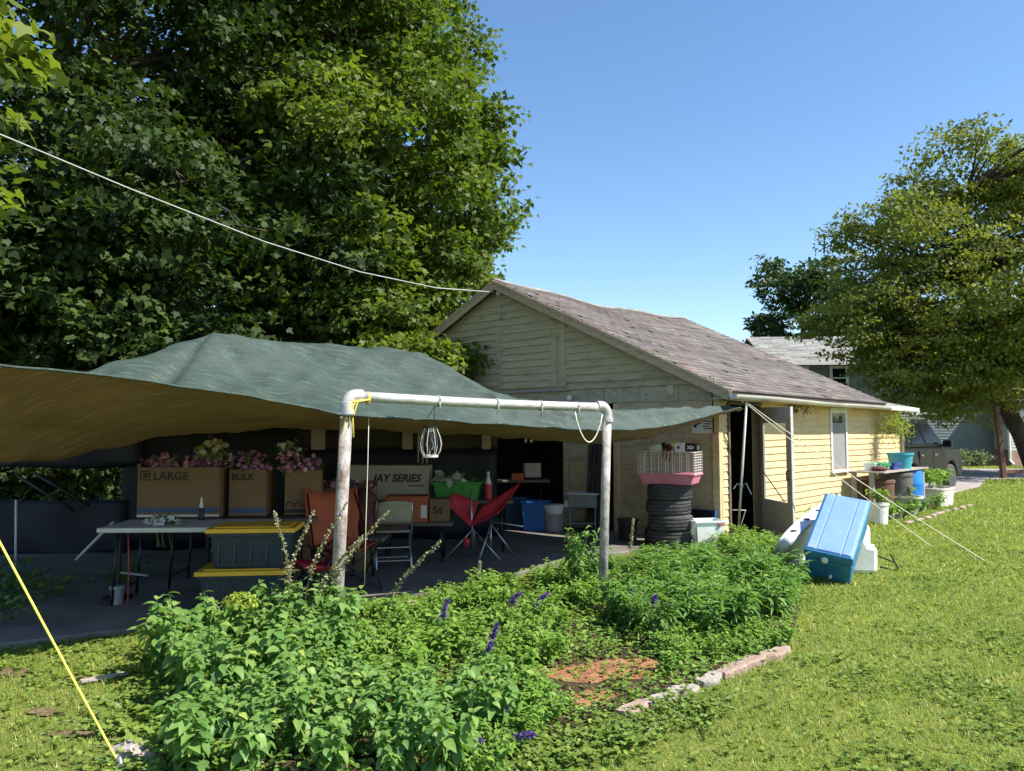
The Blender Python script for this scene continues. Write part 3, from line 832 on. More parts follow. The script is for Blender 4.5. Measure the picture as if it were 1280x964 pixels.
# --- window in the side wall
win = MB()
win.bb(WX0 - 0.07, WX0, -0.045, 0.06, WZ0 - 0.03, WZ1 + 0.07); win.bb(WX1, WX1 + 0.07, -0.045, 0.06, WZ0 - 0.03, WZ1 + 0.07)
win.bb(WX0, WX1, -0.045, 0.06, WZ1, WZ1 + 0.07)
window = win.build('window', M['white_trim'], barn, bevel=0.005)
MB().bb(WX0 - 0.10, WX1 + 0.10, -0.075, 0.05, WZ0 - 0.08, WZ0 - 0.031).build('window_sill', M['white_trim'], window, bevel=0.006)
MB().bb(WX0 - 0.10, WX1 + 0.10, -0.08, -0.02, WZ1 + 0.071, WZ1 + 0.10).build('window_hood', M['white_trim'], window, bevel=0.005)
for (a, b_) in ((WZ0, WZ0 + (WZ1 - WZ0) / 2 + 0.02), (WZ0 + (WZ1 - WZ0) / 2 - 0.02, WZ1)):
    yo = -0.008 if a == WZ0 else 0.012
    sash = MB(); sash.bb(WX0 + .002, WX0 + 0.045, yo, yo + 0.018, a, b_); sash.bb(WX1 - 0.045, WX1 - .002, yo, yo + 0.018, a, b_)
    sash.bb(WX0 + 0.045, WX1 - 0.045, yo, yo + 0.018, a, a + 0.04); sash.bb(WX0 + 0.045, WX1 - 0.045, yo, yo + 0.018, b_ - 0.04, b_)
    sash = sash.build('sash', M['door_grey'], window)
    MB().bb(WX0 + 0.045, WX1 - 0.045, yo + 0.008, yo + 0.012, a + 0.04, b_ - 0.04).build('pane', M['glass_dark'], window)
# curtain/screen behind the pane is grey cloth
MB().bb(WX0 + 0.03, WX1 - 0.03, -0.022, -0.019, WZ0 + 0.01, WZ1 - 0.18).build('insect_screen', M['screen'], window)
# --- door opening and screen door
dj = MB(); dj.bb(DX0 - 0.055, DX0, -0.04, 0.1, 0, DZ + 0.05); dj.bb(DX1, DX1 + 0.055, -0.04, 0.1, 0, DZ + 0.05); dj.bb(DX0, DX1, -0.04, 0.1, DZ, DZ + 0.05)
dframe = dj.build('door_frame', plain('dark_door_frame', (0.13, 0.10, 0.08), 0.7), barn, bevel=0.005)
MB().bb(DX0 - 0.1, DX1 + 0.1, -0.09, -0.02, DZ + 0.051, DZ + 0.085).build('door_head', M['dark_wood'], dframe, bevel=0.005)
hinge = Vector((DX1 + 0.02, -0.05, 0.03))
dd = (BM.inverted().to_3x3() @ Vector((0.20, -0.98, 0))).normalized()
sdoor = empty('screen_door', hinge, math.atan2(dd.y, dd.x), parent=barn)
sdoor.rotation_euler = (R(1.0), R(1.2), math.atan2(dd.y, dd.x))
DW, DH = 0.84, 1.95
MB().bb(0, 0.075, -0.016, 0.016, 0, DH).build('door_stile', M['door_grey'], sdoor, bevel=0.004)
MB().bb(DW - 0.13, DW, -0.016, 0.016, 0, DH).build('door_stile', M['door_grey'], sdoor, bevel=0.004)
MB().bb(DW + 0.001, DW + 0.018, -0.02, 0.02, 0.0, DH).build('door_edge', M['white_trim'], sdoor, bevel=0.003)
MB().bb(0.076, DW - 0.131, -0.0155, 0.0155, DH - 0.24, DH).build('door_rail', M['door_grey'], sdoor, bevel=0.004)
MB().bb(0.076, DW - 0.131, -0.0155, 0.0155, 0.0, 0.56).build('kick_panel', M['door_grey'], sdoor, bevel=0.004)
MB().tube([(DW - 0.06, -0.02, 1.02), (DW - 0.06, -0.06, 1.02), (DW - 0.06, -0.06, 0.9), (DW - 0.06, -0.02, 0.9)], 0.01, 6).build('door_handle', M['black_metal'], sdoor)
MB().tube([(0.09, -0.02, 0.95), (DW - 0.2, -0.02, 0.57)], 0.008, 6).build('brace_wire', M['black_metal'], sdoor)

# things fixed on the barn
def grid_sheet(name, rows, mat, parent=None, thick=0.0, smooth=True):
    """rows: list of lists of points"""
    n, m_ = len(rows), len(rows[0])
    me = bpy.data.meshes.new(name)
    me.from_pydata([tuple(p) for r in rows for p in r], [], [(i * m_ + j, i * m_ + j + 1, (i + 1) * m_ + j + 1, (i + 1) * m_ + j) for i in range(n - 1) for j in range(m_ - 1)])
    o = link_mesh(name, me, mat, parent, 0, smooth)
    if thick:
        s = o.modifiers.new('solid', 'SOLIDIFY'); s.thickness = thick; s.offset = -1
        if isinstance(mat, (list, tuple)) and len(mat) > 1:
            s.material_offset = 1
    return o

def text_mesh(name, body, size, mat, parent, loc, rot, bold=0.0, shear=0.0, extrude=0.0008, align='LEFT'):
    cu = bpy.data.curves.new(name, 'FONT')
    cu.body = body; cu.size = size; cu.extrude = extrude; cu.offset = bold; cu.shear = shear; cu.align_x = align
    t = bpy.data.objects.new(name, cu); COL.objects.link(t)
    dg = bpy.context.evaluated_depsgraph_get()
    me = bpy.data.meshes.new_from_object(t.evaluated_get(dg))
    bpy.data.objects.remove(t); bpy.data.curves.remove(cu)
    me.name = name
    me.materials.clear()
    o = link_mesh(name, me, mat, parent)
    o.location = loc; o.rotation_euler = rot
    return o

GR = BANG - R(90)            # rotation so local +x runs right along the gable when seen from outside
# wall sign
sp = bl(-0.012, 0.24, 1.60)
sign = empty('warning_sign', sp, GR, 'white warning sign with dark lettering on the tan gable wall', 'sign')
MB().bb(-0.17, 0.17, -0.002, 0.006, -0.02, 0.27).build('sign_plate', M['paper'], sign, bevel=0.002)
MB().bb(-0.16, 0.16, -0.004, -0.0025, 0.19, 0.255).build('sign_heading', M['purple'], sign)
text_mesh('lettering', 'WARNING', 0.055, M['paper'], sign, (-0.145, -0.0045, 0.202), (R(90), 0, 0), 0.001)
MB().prism([(-0.15, 0.09), (-0.14, 0.13), (-0.02, 0.145), (-0.02, 0.115), (-0.08, 0.105), (-0.10, 0.06), (-0.13, 0.06)], 'y', -0.004, -0.0025).build('sign_emblem', M['ink'], sign)
for i in range(4):
    MB().bb(0.0 + 0.02 * (i % 2), 0.15 - 0.02 * (i % 3), -0.004, -0.0025, 0.145 - i * 0.035, 0.16 - i * 0.035).build('sign_text_line', M['ink'], sign)
pl = bl(-0.037, 0.02, 1.50)
pz = empty('paper_notice', pl, GR, 'small faded pink notice on the barn corner board', 'notice')
MB().bb(-0.055, 0.05, -0.003, 0.001, 0, 0.15).build('notice_sheet', plain('pink_paper', (0.62, 0.40, 0.33), 0.8), pz)
text_mesh('lettering', 'NO', 0.06, plain('red_print', (0.5, 0.12, 0.08), 0.8), pz, (-0.045, -0.0035, 0.06), (R(90), 0, 0), 0.001)

# bird nest / dried bunch under the eave
rs = random.Random(3)
np_ = bl(2.45, -0.12, 2.02)
mb = MB()
for i in range(90):
    a = Vector((rs.gauss(0, .11), rs.gauss(0, .07), rs.gauss(0, .07))); d = Vector((rs.gauss(0, 1), rs.gauss(0, 1), rs.gauss(-0.4, 1))).normalized() * rs.uniform(.06, .16)
    mb.tube([np_ + a, np_ + a + d * .5 + Vector((0, 0, .01)), np_ + a + d], 0.006, 4)
nest = mb.build('twig_nest', M['nest'])
tag(nest, 'ragged bundle of dry twigs tucked under the eave above the door', 'nest')

# ================================================================== CANOPY: pipe frame, tarp, ropes
pL0, pR0 = gd(418, 800), gd(753, 755)
pL1 = at(434, 502, pL0.y); pR1 = at(759, 514, pR0.y)
fr = empty('pipe_frame', ((pL0 + pR0) / 2)[:], 0, 'rusty galvanised pipe frame of two posts and a crossbar', 'frame')
fo = Vector(fr.location)
def loc(p): return Vector(p) - fo
MB().tube([loc(pL0 - Vector((0, 0, .12))), loc(pL0.lerp(pL1, .5)), loc(pL1)], 0.05, 16).build('post', M['pipe_rust'], fr, smooth=True)
MB().tube([loc(pR0 - Vector((0, 0, .12))), loc(pR0.lerp(pR1, .5)), loc(pR1)], 0.043, 16).build('post', M['pipe_rust'], fr, smooth=True)
cb = (pR1 - pL1).normalized()
a_, b_ = pL1 + Vector((0, 0, 0.045)) + cb * 0.05, pR1 + Vector((0, 0, 0.035)) - cb * 0.04
MB().tube([loc(a_.lerp(b_, i / 8) + Vector((0, 0, -0.012 * math.sin(math.pi * i / 8)))) for i in range(9)], 0.041, 16).build('crossbar', M['pipe'], fr, smooth=True)
def elbow(p, dirn, r, name='elbow'):
    pts = []
    for i in range(7):
        a = math.pi / 2 * i / 6
        pts.append(loc(p + Vector((0, 0, -0.05)) + dirn * (0.07 * (1 - math.cos(a))) + Vector((0, 0, 0.095 * math.sin(a)))))
    e = MB().tube([pts[0] - Vector((0, 0, 0.04))] + pts + [pts[-1] + dirn * 0.05], r, 16)
    e.tube([pts[0] - Vector((0, 0, 0.05)), pts[0] - Vector((0, 0, 0.015))], r + 0.008, 16)
    return e.build(name, M['pipe'], fr, smooth=False)
smooth_by_angle(elbow(pL1, cb, 0.055)); smooth_by_angle(elbow(pR1, -cb, 0.048))

def cr(p0, p1, p2, p3, t, k=0.35):
    m1, m2 = (p2 - p0) * k, (p3 - p1) * k
    t2, t3 = t * t, t * t * t
    return p1 * (2 * t3 - 3 * t2 + 1) + m1 * (t3 - 2 * t2 + t) + p2 * (-2 * t3 + 3 * t2) + m2 * (t3 - t2)
def curve(ctrl, n, k=0.35):
    out = []
    for i in range(len(ctrl) - 1):
        p0 = ctrl[max(0, i - 1)]; p3 = ctrl[min(len(ctrl) - 1, i + 2)]
        for j in range(n):
            out.append(cr(p0, ctrl[i], ctrl[i + 1], p3, j / n, k))
    out.append(ctrl[-1].copy())
    return out
rowE = [(-150, 436, 3.75), (0, 456, 4.15), (150, 472, 4.65), (300, 493, 5.25), (425, 517, 5.9), (560, 526, 6.75), (680, 534, 7.15), (745, 538, 7.45), (830, 533, 8.9), (926, 509, 10.6)]
rowB = [(-150, 574, 5.0), (0, 580, 5.3), (80, 573, 5.75), (215, 545, 6.4), (390, 534, 7.0), (590, 543, 7.9), (690, 552, 8.3), (765, 554, 8.8), (838, 540, 9.7), (927, 510, 10.72)]
rowR = [(-160, 480, 7.2), (0, 476, 7.4), (100, 466, 7.7), (266, 427, 8.6), (395, 431, 9.1), (522, 441, 9.4), (622, 492, 9.0), (720, 514, 9.1), (830, 511, 9.95), (920, 508, 10.9)]
E_ = [at(*p) for p in rowE]; B_ = [at(*p) for p in rowB]; R_ = [at(*p) for p in rowR]
M1 = []; M2 = []
for i in range(10):
    q = B_[i].lerp(R_[i], 0.33); q.z -= 0.10 * (0.4 if i > 6 else 1); M1.append(q)
    q = B_[i].lerp(R_[i], 0.68); q.z -= 0.05 * (0.4 if i > 6 else 1); M2.append(q)
EB = [E_[i].lerp(B_[i], 0.5) + Vector((0, 0, -0.03 if i < 8 else 0)) for i in range(10)]
K_ = []; K2 = []
for i in range(10):
    d = [3.4, 3.4, 3.4, 3.6, 3.7, 3.9, 3.6, 2.9, 1.0, 0.25][i]
    dz = [0.5, 0.5, 0.5, 0.95, 0.85, 0.75, 0.25, 0.12, 0.06, 0.03][i]
    K_.append(R_[i] + Vector((0.1, d * .45, -0.55 * dz))); K2.append(R_[i] + Vector((0.2, d, -dz)))
NS = 22
cols = [curve(r_, NS, 0.18 if r_ is R_ or r_ is M2 or r_ is K_ else 0.35) for r_ in (E_, EB, B_, M1, M2, R_, K_, K2)]
rows = []
for c in range(len(cols[0])):
    rows.append(curve([cols[k][c] for k in range(8)], 14, 0.32))
def wr(p, u, v):
    w1 = math.sin(p.x * 7.1 + p.y * 3.3) * math.sin(p.y * 5.2 - p.x * 2.2)
    w2 = math.sin(p.x * 17 - p.y * 6.0 + 2 * math.sin(p.y * 3)) 
    w3 = abs(math.sin(p.x * 4.3 + 1.7 * math.sin(p.y * 1.9) + p.y * 5.5)) ** 6
    w4 = abs(math.sin(p.x * 9.0 - p.y * 3.5 + math.sin(p.x * 3.1))) ** 8
    return 0.010 * w1 + 0.005 * w2 + 0.016 * w3 + 0.010 * w4
for i, r0 in enumerate(rows):
    for j, p in enumerate(r0):
        amp = 1.0 if 14 < j < 94 else 0.4
        p.z += wr(p, i, j) * amp
        # creases radiating from the pole peak
        v = Vector((p.x - R_[3].x, p.y - R_[3].y)); rr_ = v.length
        p.z += 0.115 * math.exp(-rr_ / 0.30) if rr_ < 2 else 0
        if 0.05 < rr_ < 2.6:
            an = math.atan2(v.y, v.x)
            p.z -= 0.07 * max(0, math.sin(an * 7 + 0.6)) ** 3 * math.exp(-((rr_ - 0.9) / 0.8) ** 2)
tarp = grid_sheet('tarp', rows, [M['tarp_top'], M['tarp_under']], None, 0.006)
tag(tarp, 'large green tarp with brown underside stretched over the pipe frame and a pole peak', 'tarp')
# make sure face normals look up (top = slot 0)
bm = bmesh.new(); bm.from_mesh(tarp.data); bm.faces.ensure_lookup_table()
if sum(f.normal.z for f in bm.faces) < 0:
    bmesh.ops.reverse_faces(bm, faces=bm.faces)
bm.to_mesh(tarp.data); bm.free()
hem = [rows[i][0] + Vector((0, 0, -0.004)) for i in range(0, len(rows), 2)]
MB().tube(hem, 0.008, 6).build('hem', M['tarp_top'], tarp, smooth=True)
for i in (22, 44, 66, 88, 99, 110, 121, 132, 154, 176):
    p = rows[i][1] + Vector((0, 0, 0.008))
    MB().lathe([(0.008, 0.0), (0.017, 0.003), (0.017, -0.012), (0.008, -0.012)], p, 10).build('grommet', M['steel'], tarp)
# pole holding the peak
pk = R_[3]
pole = MB().tube([(pk.x, pk.y, 0.04), (pk.x, pk.y, pk.z - 0.02)], 0.025, 10).build('canopy_pole', M['dark_wood'], smooth=True)
tag(pole, 'dark wooden pole propping up the highest peak of the tarp', 'pole')
def rope(name, pts, r, mat, label, cat='rope', sag=0.0, n=12):
    pts = [Vector(p) for p in pts]
    if len(pts) == 2:
        a, b = pts
        pts = [a.lerp(b, i / n) + Vector((0, 0, -sag * 4 * (i / n) * (1 - i / n))) for i in range(n + 1)]
    o = MB().tube(pts, r, 6).build(name, mat, smooth=True)
    return tag(o, label, cat)
g0 = gd(156, 968)
rope('guy_rope', [rows[5][0], g0], 0.006, M['rope_yellow'], 'yellow guy rope running from the tarp edge to the lawn beside the garden bed', sag=0.01)
MB_st = MB().tube([g0 + Vector((-0.03, 0.0, 0.08)), g0 + Vector((0.02, 0, -0.08))], 0.012, 8).build('tent_peg', M['steel'], smooth=True)
tag(MB_st, 'metal tent peg holding the yellow guy rope', 'peg')
# ties on the pipe
tie0 = pL1 + cb * 0.16 + Vector((0, 0, 0.03))
pts = []
for i in range(26):
    a = i / 25 * 2 * math.pi * 2.5
    pts.append(tie0 + Vector((0, 0, 0)) + cb * (0.012 * i / 25) + Vector((cb.y, -cb.x, 0)) * (0.047 * math.cos(a)) + Vector((0, 0, 0.047 * math.sin(a) - 0.0)))
tie = MB().tube(pts, 0.007, 5).build('rope_tie', M['rope_yellow'], smooth=True)
tag(tie, 'knotted yellow rope tied round the crossbar near the left pipe elbow'.replace(' left', ''), 'rope')
fvec = Vector((cb.y, -cb.x, 0))
for k, (dx, ln) in enumerate(((-0.02, 0.22), (-0.05, 0.28), (0.0, 0.30))):
    s0 = tie0 + fvec * 0.05 + Vector((0, 0, -0.01))
    MB().tube([s0, s0 + cb * (-0.09 + dx) + Vector((0, 0, -0.02)), s0 + cb * (-0.13 + dx) + Vector((0, 0, -ln * .5)), s0 + cb * (-0.12 + dx * 2) + Vector((0, 0, -ln))], 0.0065, 5).build('rope_end', M['rope_yellow'], tie, smooth=True)
# hanging string beside the post
s0 = pL1 + cb * 0.17 + Vector((0, 0.05, 0))
rope('hanging_string', [s0, s0 + Vector((-0.01, 0.02, -0.5)), s0 + Vector((-0.02, 0.02, -1.0)), s0 + Vector((-0.03, 0.05, -1.45))], 0.003, M['rope_pale'], 'thin string hanging straight down beside the rusty post', 'string')
# cord loop near the second post
c0, c1 = at(718, 515, 7.12), at(752, 518, 7.25)
lp = []
for i in range(15):
    f = i / 14
    lp.append(c0.lerp(c1, f) + Vector((0, -0.06, -0.27 * math.sin(math.pi * f) ** 0.75)))
rope('cord_loop', lp, 0.006, M['rope_pale'], 'pale cord drooping in a loop from the crossbar', 'cord')
# wire ties along the crossbar
for i, px in enumerate((534, 606, 664, 716)):
    f = (px - 440) / (757 - 440)
    p = a_.lerp(b_, f) + Vector((0, 0, -0.01))
    mb = MB()
    for q in range(2):
        ring = [p + cb * (0.012 * q) + fvec * (0.046 * math.cos(t)) + Vector((0, 0, 0.046 * math.sin(t))) for t in [2 * math.pi * k / 14 for k in range(15)]]
        mb.tube(ring, 0.004, 5)
    mb.tube([p + fvec * 0.045, p + fvec * 0.06 + Vector((0, 0, -0.05)), p + fvec * 0.02 + Vector((0, 0, -0.09))], 0.004, 5)
    tag(mb.build('wire_tie', M['cable'], smooth=True), 'pale wire twisted round the pipe crossbar', 'wire tie', 'wire ties on the crossbar')

# hanging lantern
lc = at(538, 572, 6.55)
lan = empty('hanging_lantern', lc, 0, 'white wire cage lantern with glass bulb hanging from the pipe crossbar', 'lantern')
H_ = 0.265
for k in range(18):
    a = 2 * math.pi * k / 18
    prof = [(0.055, H_), (0.062, H_ - 0.03), (0.088, H_ - 0.09), (0.100, H_ - 0.15), (0.088, H_ - 0.21), (0.062, 0.012)]
    MB().tube([(r_ * math.cos(a), r_ * math.sin(a), z_) for r_, z_ in prof], 0.0020, 4).build('rib', M['cage'] if k % 2 else M['black_metal'], lan)
MB().lathe([(0.058, H_), (0.066, H_), (0.066, H_ - 0.012), (0.058, H_ - 0.012)], (0, 0, 0), 20).build('top_ring', M['black_metal'], lan)
MB().lathe([(0.0, 0), (0.062, 0.0), (0.066, 0.006), (0.066, 0.022), (0.05, 0.022), (0.0, 0.022)], (0, 0, 0), 20).build('base_ring', M['cage'], lan)
MB().lathe([(0.0, 0.06), (0.025, 0.065), (0.04, 0.09), (0.042, 0.12), (0.03, 0.16), (0.018, 0.19), (0.016, 0.215)], (0, 0, 0), 16).build('bulb', M['glass'], lan, smooth=True)
MB().lathe([(0.0, 0.215), (0.02, 0.215), (0.02, 0.25), (0.0, 0.25)], (0, 0, 0), 12).build('bulb_cap', M['steel'], lan)
top = pL1.lerp(pR1, 0.30) + Vector((0, 0, 0.0)); tz = top.z - lc.z - 0.01
MB().tube([(-0.055, 0, H_), (-0.03, 0, H_ + 0.07), (top.x - lc.x, top.y - lc.y - 0.045, tz)], 0.003, 5).build('handle', M['black_metal'], lan)
MB().tube([(0.055, 0, H_), (0.03, 0, H_ + 0.07), (top.x - lc.x, top.y - lc.y - 0.045, tz)], 0.003, 5).build('handle', M['black_metal'], lan)

# pole by the barn door, with clamp and loose rods
pb, ptop = gd(922, 674), at(933, 503, 10.95)
ptop = Vector((ptop.x, ptop.y, ptop.z))
pp = empty('tarp_pole', pb, 0, 'pale metal pole with a clamp holding the tarp corner by the barn door', 'pole')
q = lambda p: Vector(p) - pb
MB().tube([(0, 0, -0.05), q(ptop)], 0.018, 10).build('pole_tube', M['pvc'], pp, smooth=True)
mid = pb.lerp(ptop, 0.40)
MB().tube([q(mid) + Vector((0, 0, -0.03)), q(mid) + Vector((0, 0, 0.04))], 0.028, 10).build('clamp', M['steel'], pp)
for dx, dz in ((-0.12, -0.04), (0.14, -0.12)):
    MB().tube([q(mid), q(mid) + Vector((dx * .5, -0.02, 0.04)), q(mid) + Vector((dx, -0.03, dz))], 0.008, 6).build('clamp_arm', M['steel'], pp)
MB().tube([q(ptop) + Vector((-.06, 0, -0.01)), q(ptop) + Vector((-0.03, 0, 0.06)), q(ptop) + Vector((0.03, 0, 0.05)), q(ptop) + Vector((0.05, 0, .10))], 0.01, 6).build('pole_hook', M['steel'], pp)
MB().tube([q(pb.lerp(ptop, .22)) + Vector((-0.20, 0.02, 0.0)), q(pb.lerp(ptop, .22)) + Vector((0.09, 0.0, 0.0)), (-0.02, -0.02, 0.02)], 0.009, 6).build('bent_rod', M['pvc'], pp)
# guy ropes from that pole to the lawn
ga, gb = gd(1236, 704), gd(1166, 684)
rope('guy_rope', [ptop, ga], 0.0055, M['rope_pale'], 'pale yellow guy rope from the barn door pole to the open lawn, the longer', sag=0.05)
rope('guy_rope', [ptop + Vector((0, 0, -0.02)), gb], 0.0055, M['rope_pale'], 'pale yellow guy rope from the barn door pole to the lawn, the shorter', sag=0.04)
# overhead service cable and drop wire
pg = bl(-0.10, 4.25, 4.12)
far_ = at(-420, 0, 7.0)
n0 = at(0, 168, 8.6)
rope('overhead_cable', [far_, far_.lerp(n0, .5) + Vector((0, 0, -.03)), n0, at(160, 235, 9.6), at(330, 302, 11.0), at(450, 340, 12.2), at(545, 360, 13.1), pg], 0.0085, M['cable'], 'white overhead cable sagging across the trees to the barn peak', 'cable')
rope('drop_wire', [pg, pg + Vector((-0.02, -0.02, -0.8)), pg + Vector((0.05, 0, -1.75))], 0.006, M['cable'], 'thin wire hanging down the gable from the cable hook', 'wire')
ins = MB().lathe([(0.0, -0.05), (0.035, -0.05), (0.05, 0.0), (0.035, 0.05), (0.0, 0.05)], pg + Vector((0, 0, 0.0)), 12)
ins.tube([pg, bl(0.02, 4.25, 4.16)], 0.015, 8)
tag(ins.build('cable_insulator', M['white_trim'], smooth=True), 'white cable insulator fixed under the barn peak', 'insulator')

# ================================================================== UNDER THE TARP
# hanging backdrop: brown strip with pale battens, navy sheet below
def hang(name, x0, x1, Y0, Y1, z0, z1, mat, label, wav=0.04, n=26):
    rows_ = []
    for i in range(n + 1):
        f = i / n
        x = x0 + (x1 - x0) * f; y = Y0 + (Y1 - Y0) * f
        r_ = []
        for j in range(9):
            zf = j / 8
            r_.append(Vector((x + 0.01 * math.sin(9 * f + 3 * zf), y + wav * math.sin(f * 23 + 1.5 * math.sin(zf * 3)) * (1 - 0.6 * zf), z0 + (z1 - z0) * zf + 0.015 * math.sin(f * 14) * (1 - zf))))
        rows_.append(r_)
    o = grid_sheet(name, rows_, mat, None, 0.004)
    return tag(o, label, 'tarp')
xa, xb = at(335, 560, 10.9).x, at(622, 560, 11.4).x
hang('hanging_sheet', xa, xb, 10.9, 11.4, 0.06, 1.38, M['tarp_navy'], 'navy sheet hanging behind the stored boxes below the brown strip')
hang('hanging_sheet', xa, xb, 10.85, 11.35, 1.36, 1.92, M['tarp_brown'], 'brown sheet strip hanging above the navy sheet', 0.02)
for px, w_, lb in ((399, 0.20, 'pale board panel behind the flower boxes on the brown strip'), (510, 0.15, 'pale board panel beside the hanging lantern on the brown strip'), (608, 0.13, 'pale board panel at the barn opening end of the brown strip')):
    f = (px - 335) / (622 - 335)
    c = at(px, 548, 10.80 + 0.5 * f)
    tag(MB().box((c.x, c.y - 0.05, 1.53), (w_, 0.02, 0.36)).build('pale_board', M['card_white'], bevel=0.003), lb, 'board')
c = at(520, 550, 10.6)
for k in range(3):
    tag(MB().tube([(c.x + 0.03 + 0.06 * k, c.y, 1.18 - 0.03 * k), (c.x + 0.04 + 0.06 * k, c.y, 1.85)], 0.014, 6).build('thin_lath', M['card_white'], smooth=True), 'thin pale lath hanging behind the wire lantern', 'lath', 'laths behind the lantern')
x2, x3 = at(-200, 600, 9.6).x, at(150, 600, 10.0).x  # dark sheets added here, standing in for shapes lost in deep shade
hang('hanging_sheet', x3, xa + 0.35, 10.0, 10.75, 0.06, 1.75, M['tarp_navy'], 'added dark sheet filling the shade behind the box marked LARGE')
hang('hanging_sheet', x2, x3 + 0.3, 9.6, 10.0, 1.14, 1.95, M['tarp_navy'], 'added dark sheet filling the shade above the gap with light spots')
hang('hanging_sheet', x2, x3 + 0.1, 9.7, 10.05, 0.0, 0.72, M['tarp_navy'], 'added dark sheet filling the low shade beyond the pale leaning pole')

# --- folding tables
def table(name, x0, x1, y0, y1, h, mat, label, rz=0.0, legs=True):
    c = Vector(((x0 + x1) / 2, (y0 + y1) / 2, 0.045)); lx, ly = (x1 - x0) / 2, (y1 - y0) / 2
    t = empty(name, c, rz, label, 'table')
    hh = h - 0.045
    MB().bb(-lx, lx, -ly, ly, hh - 0.045, hh).build('table_top', mat, t, bevel=0.012)
    for sx in (-1, 1):
        for sy in (-1, 1):
            MB().tube([(sx * (lx - 0.12), sy * (ly - 0.08), 0), (sx * (lx - 0.16), sy * (ly - 0.08), hh - 0.04)], 0.013, 8).build('leg', M['black_metal'], t, smooth=True)
        MB().tube([(sx * (lx - 0.13), -(ly - 0.08), 0.12), (sx * (lx - 0.13), (ly - 0.08), 0.12)], 0.009, 6).build('leg_brace', M['black_metal'], t)
    return t
table('folding_table', -3.72, -2.25, 6.95, 7.62, 0.745, M['table_white'], 'white folding table carrying the box marked LARGE', R(3))
table('folding_table', -3.55, -2.0, 7.72, 8.42, 0.735, M['table_dark'], 'brown topped folding table behind the yellow lidded totes', R(4))
table('folding_table', -2.35, 0.0, 9.95, 10.6, 0.72, M['table_dark'], 'dark folding table under the long white JAY SERIES box', R(2))
table('low_bench', -1.65, -0.72, 9.25, 9.80, 0.52, M['table_dark'], 'low dark bench under the orange carton', R(2))

def carton(name, c, w, d, h, mat, label, rz=0.0, flaps=True):
    t = empty(name, c, rz, label, 'box')
    th = 0.006
    MB().bb(-w / 2, w / 2, -d / 2, -d / 2 + th, 0.002, h).build('front_panel', mat, t)
    MB().bb(-w / 2, w / 2, d / 2 - th, d / 2, 0.002, h).build('back_panel', mat, t)
    MB().bb(-w / 2, -w / 2 + th, -d / 2 + th, d / 2 - th, 0.002, h).build('side_panel', mat, t)
    MB().bb(w / 2 - th, w / 2, -d / 2 + th, d / 2 - th, 0.002, h).build('side_panel', mat, t)
    MB().bb(-w / 2, w / 2, -d / 2, d / 2, 0, 0.002).build('bottom_panel', mat, t)
    if flaps:
        MB().add([(-w / 2, d / 2, h), (w / 2, d / 2, h), (w / 2, d / 2 + 0.1, h + 0.05), (-w / 2, d / 2 + 0.1, h + 0.05)], [(0, 1, 2, 3)]).build('flap', mat, t)
    else:
        MB().bb(-w / 2, w / 2, -d / 2, d / 2, h, h + 0.004).build('top_panel', mat, t)
    return t
cL = at(231, 640, 7.95)
b1 = carton('cardboard_box', (cL.x, 7.98, 0.735 + 0.01), 0.80, 0.46, 0.50, M['card'], 'brown cardboard box marked LARGE filled with pink flowers', R(4))
text_mesh('lettering', 'LARGE', 0.115, M['ink'], b1, (-0.25, -0.2315, 0.375), (R(90), 0, 0), 0.003)
e_ = MB(); e_.bb(-0.375, -0.275, -0.2315, -0.230, 0.37, 0.382); e_.bb(-0.375, -0.275, -0.2315, -0.230, 0.455, 0.467); e_.bb(-0.375, -0.362, -0.2316, -0.230, 0.382, 0.455); e_.bb(-0.288, -0.275, -0.2316, -0.230, 0.382, 0.455); e_.bb(-0.35, -0.30, -0.2316, -0.230, 0.395, 0.445)
e_.build('printed_emblem', M['ink'], b1)
MB().bb(-0.40, 0.40, -0.2316, -0.230, 0.055, 0.10).build('printed_band', M['ink_blue'], b1)
MB().bb(-0.40, 0.40, -0.2316, -0.230, 0.01, 0.03).build('printed_band', M['paper'], b1)
c2 = at(313, 640, 8.15)
b2 = carton('cardboard_box', (c2.x + 0.03, 8.12, 0.745), 0.37, 0.42, 0.47, M['card'], 'narrow brown cardboard box of pink flowers beside the one marked LARGE', R(5))
text_mesh('lettering', 'BULK', 0.095, M['ink'], b2, (-0.165, -0.2115, 0.365), (R(90), 0, 0), 0.003)
MB().bb(-0.185, 0.185, -0.2116, -0.210, 0.03, 0.08).build('printed_band', M['ink_blue'], b2)
c3 = at(375, 640, 8.25)
b3 = carton('cardboard_box', (c3.x + 0.05, 8.22, 0.745), 0.36, 0.36, 0.46, M['card'], 'brown cardboard box with arch print and flowers next to the rusty post', R(10))
MB().bb(-0.18, 0.18, -0.1816, -0.180, 0.02, 0.055).build('printed_band', M['ink'], b3)
for k in range(4):
    pts_ = [(-0.13 + 0.087 * k + 0.032 * math.cos(t), -0.1815, 0.08 + 0.055 * math.sin(t)) for t in [math.pi * i / 8 for i in range(9)]]
    MB().tube(pts_, 0.006, 4).build('printed_arch', M['ink'], b3)
b4 = carton('cardboard_box', (at(425, 610, 8.9).x, 8.9, 0.05), 0.80, 0.5, 0.92, M['card_dark'], 'tall brown carton standing behind the rusty post', R(4))
jb = carton('cardboard_box', (at(484, 620, 10.2).x, 10.22, 0.72), 1.14, 0.30, 0.44, M['card_white'], 'long white box printed JAY SERIES', R(-2), False)
text_mesh('lettering', 'JAY SERIES', 0.135, M['ink'], jb, (-0.16, -0.1515, 0.235), (R(90), 0, 0), 0.0045, 0.25)
MB().bb(0.30, 0.50, -0.1515, -0.150, 0.175, 0.188).build('printed_band', M['ink'], jb)
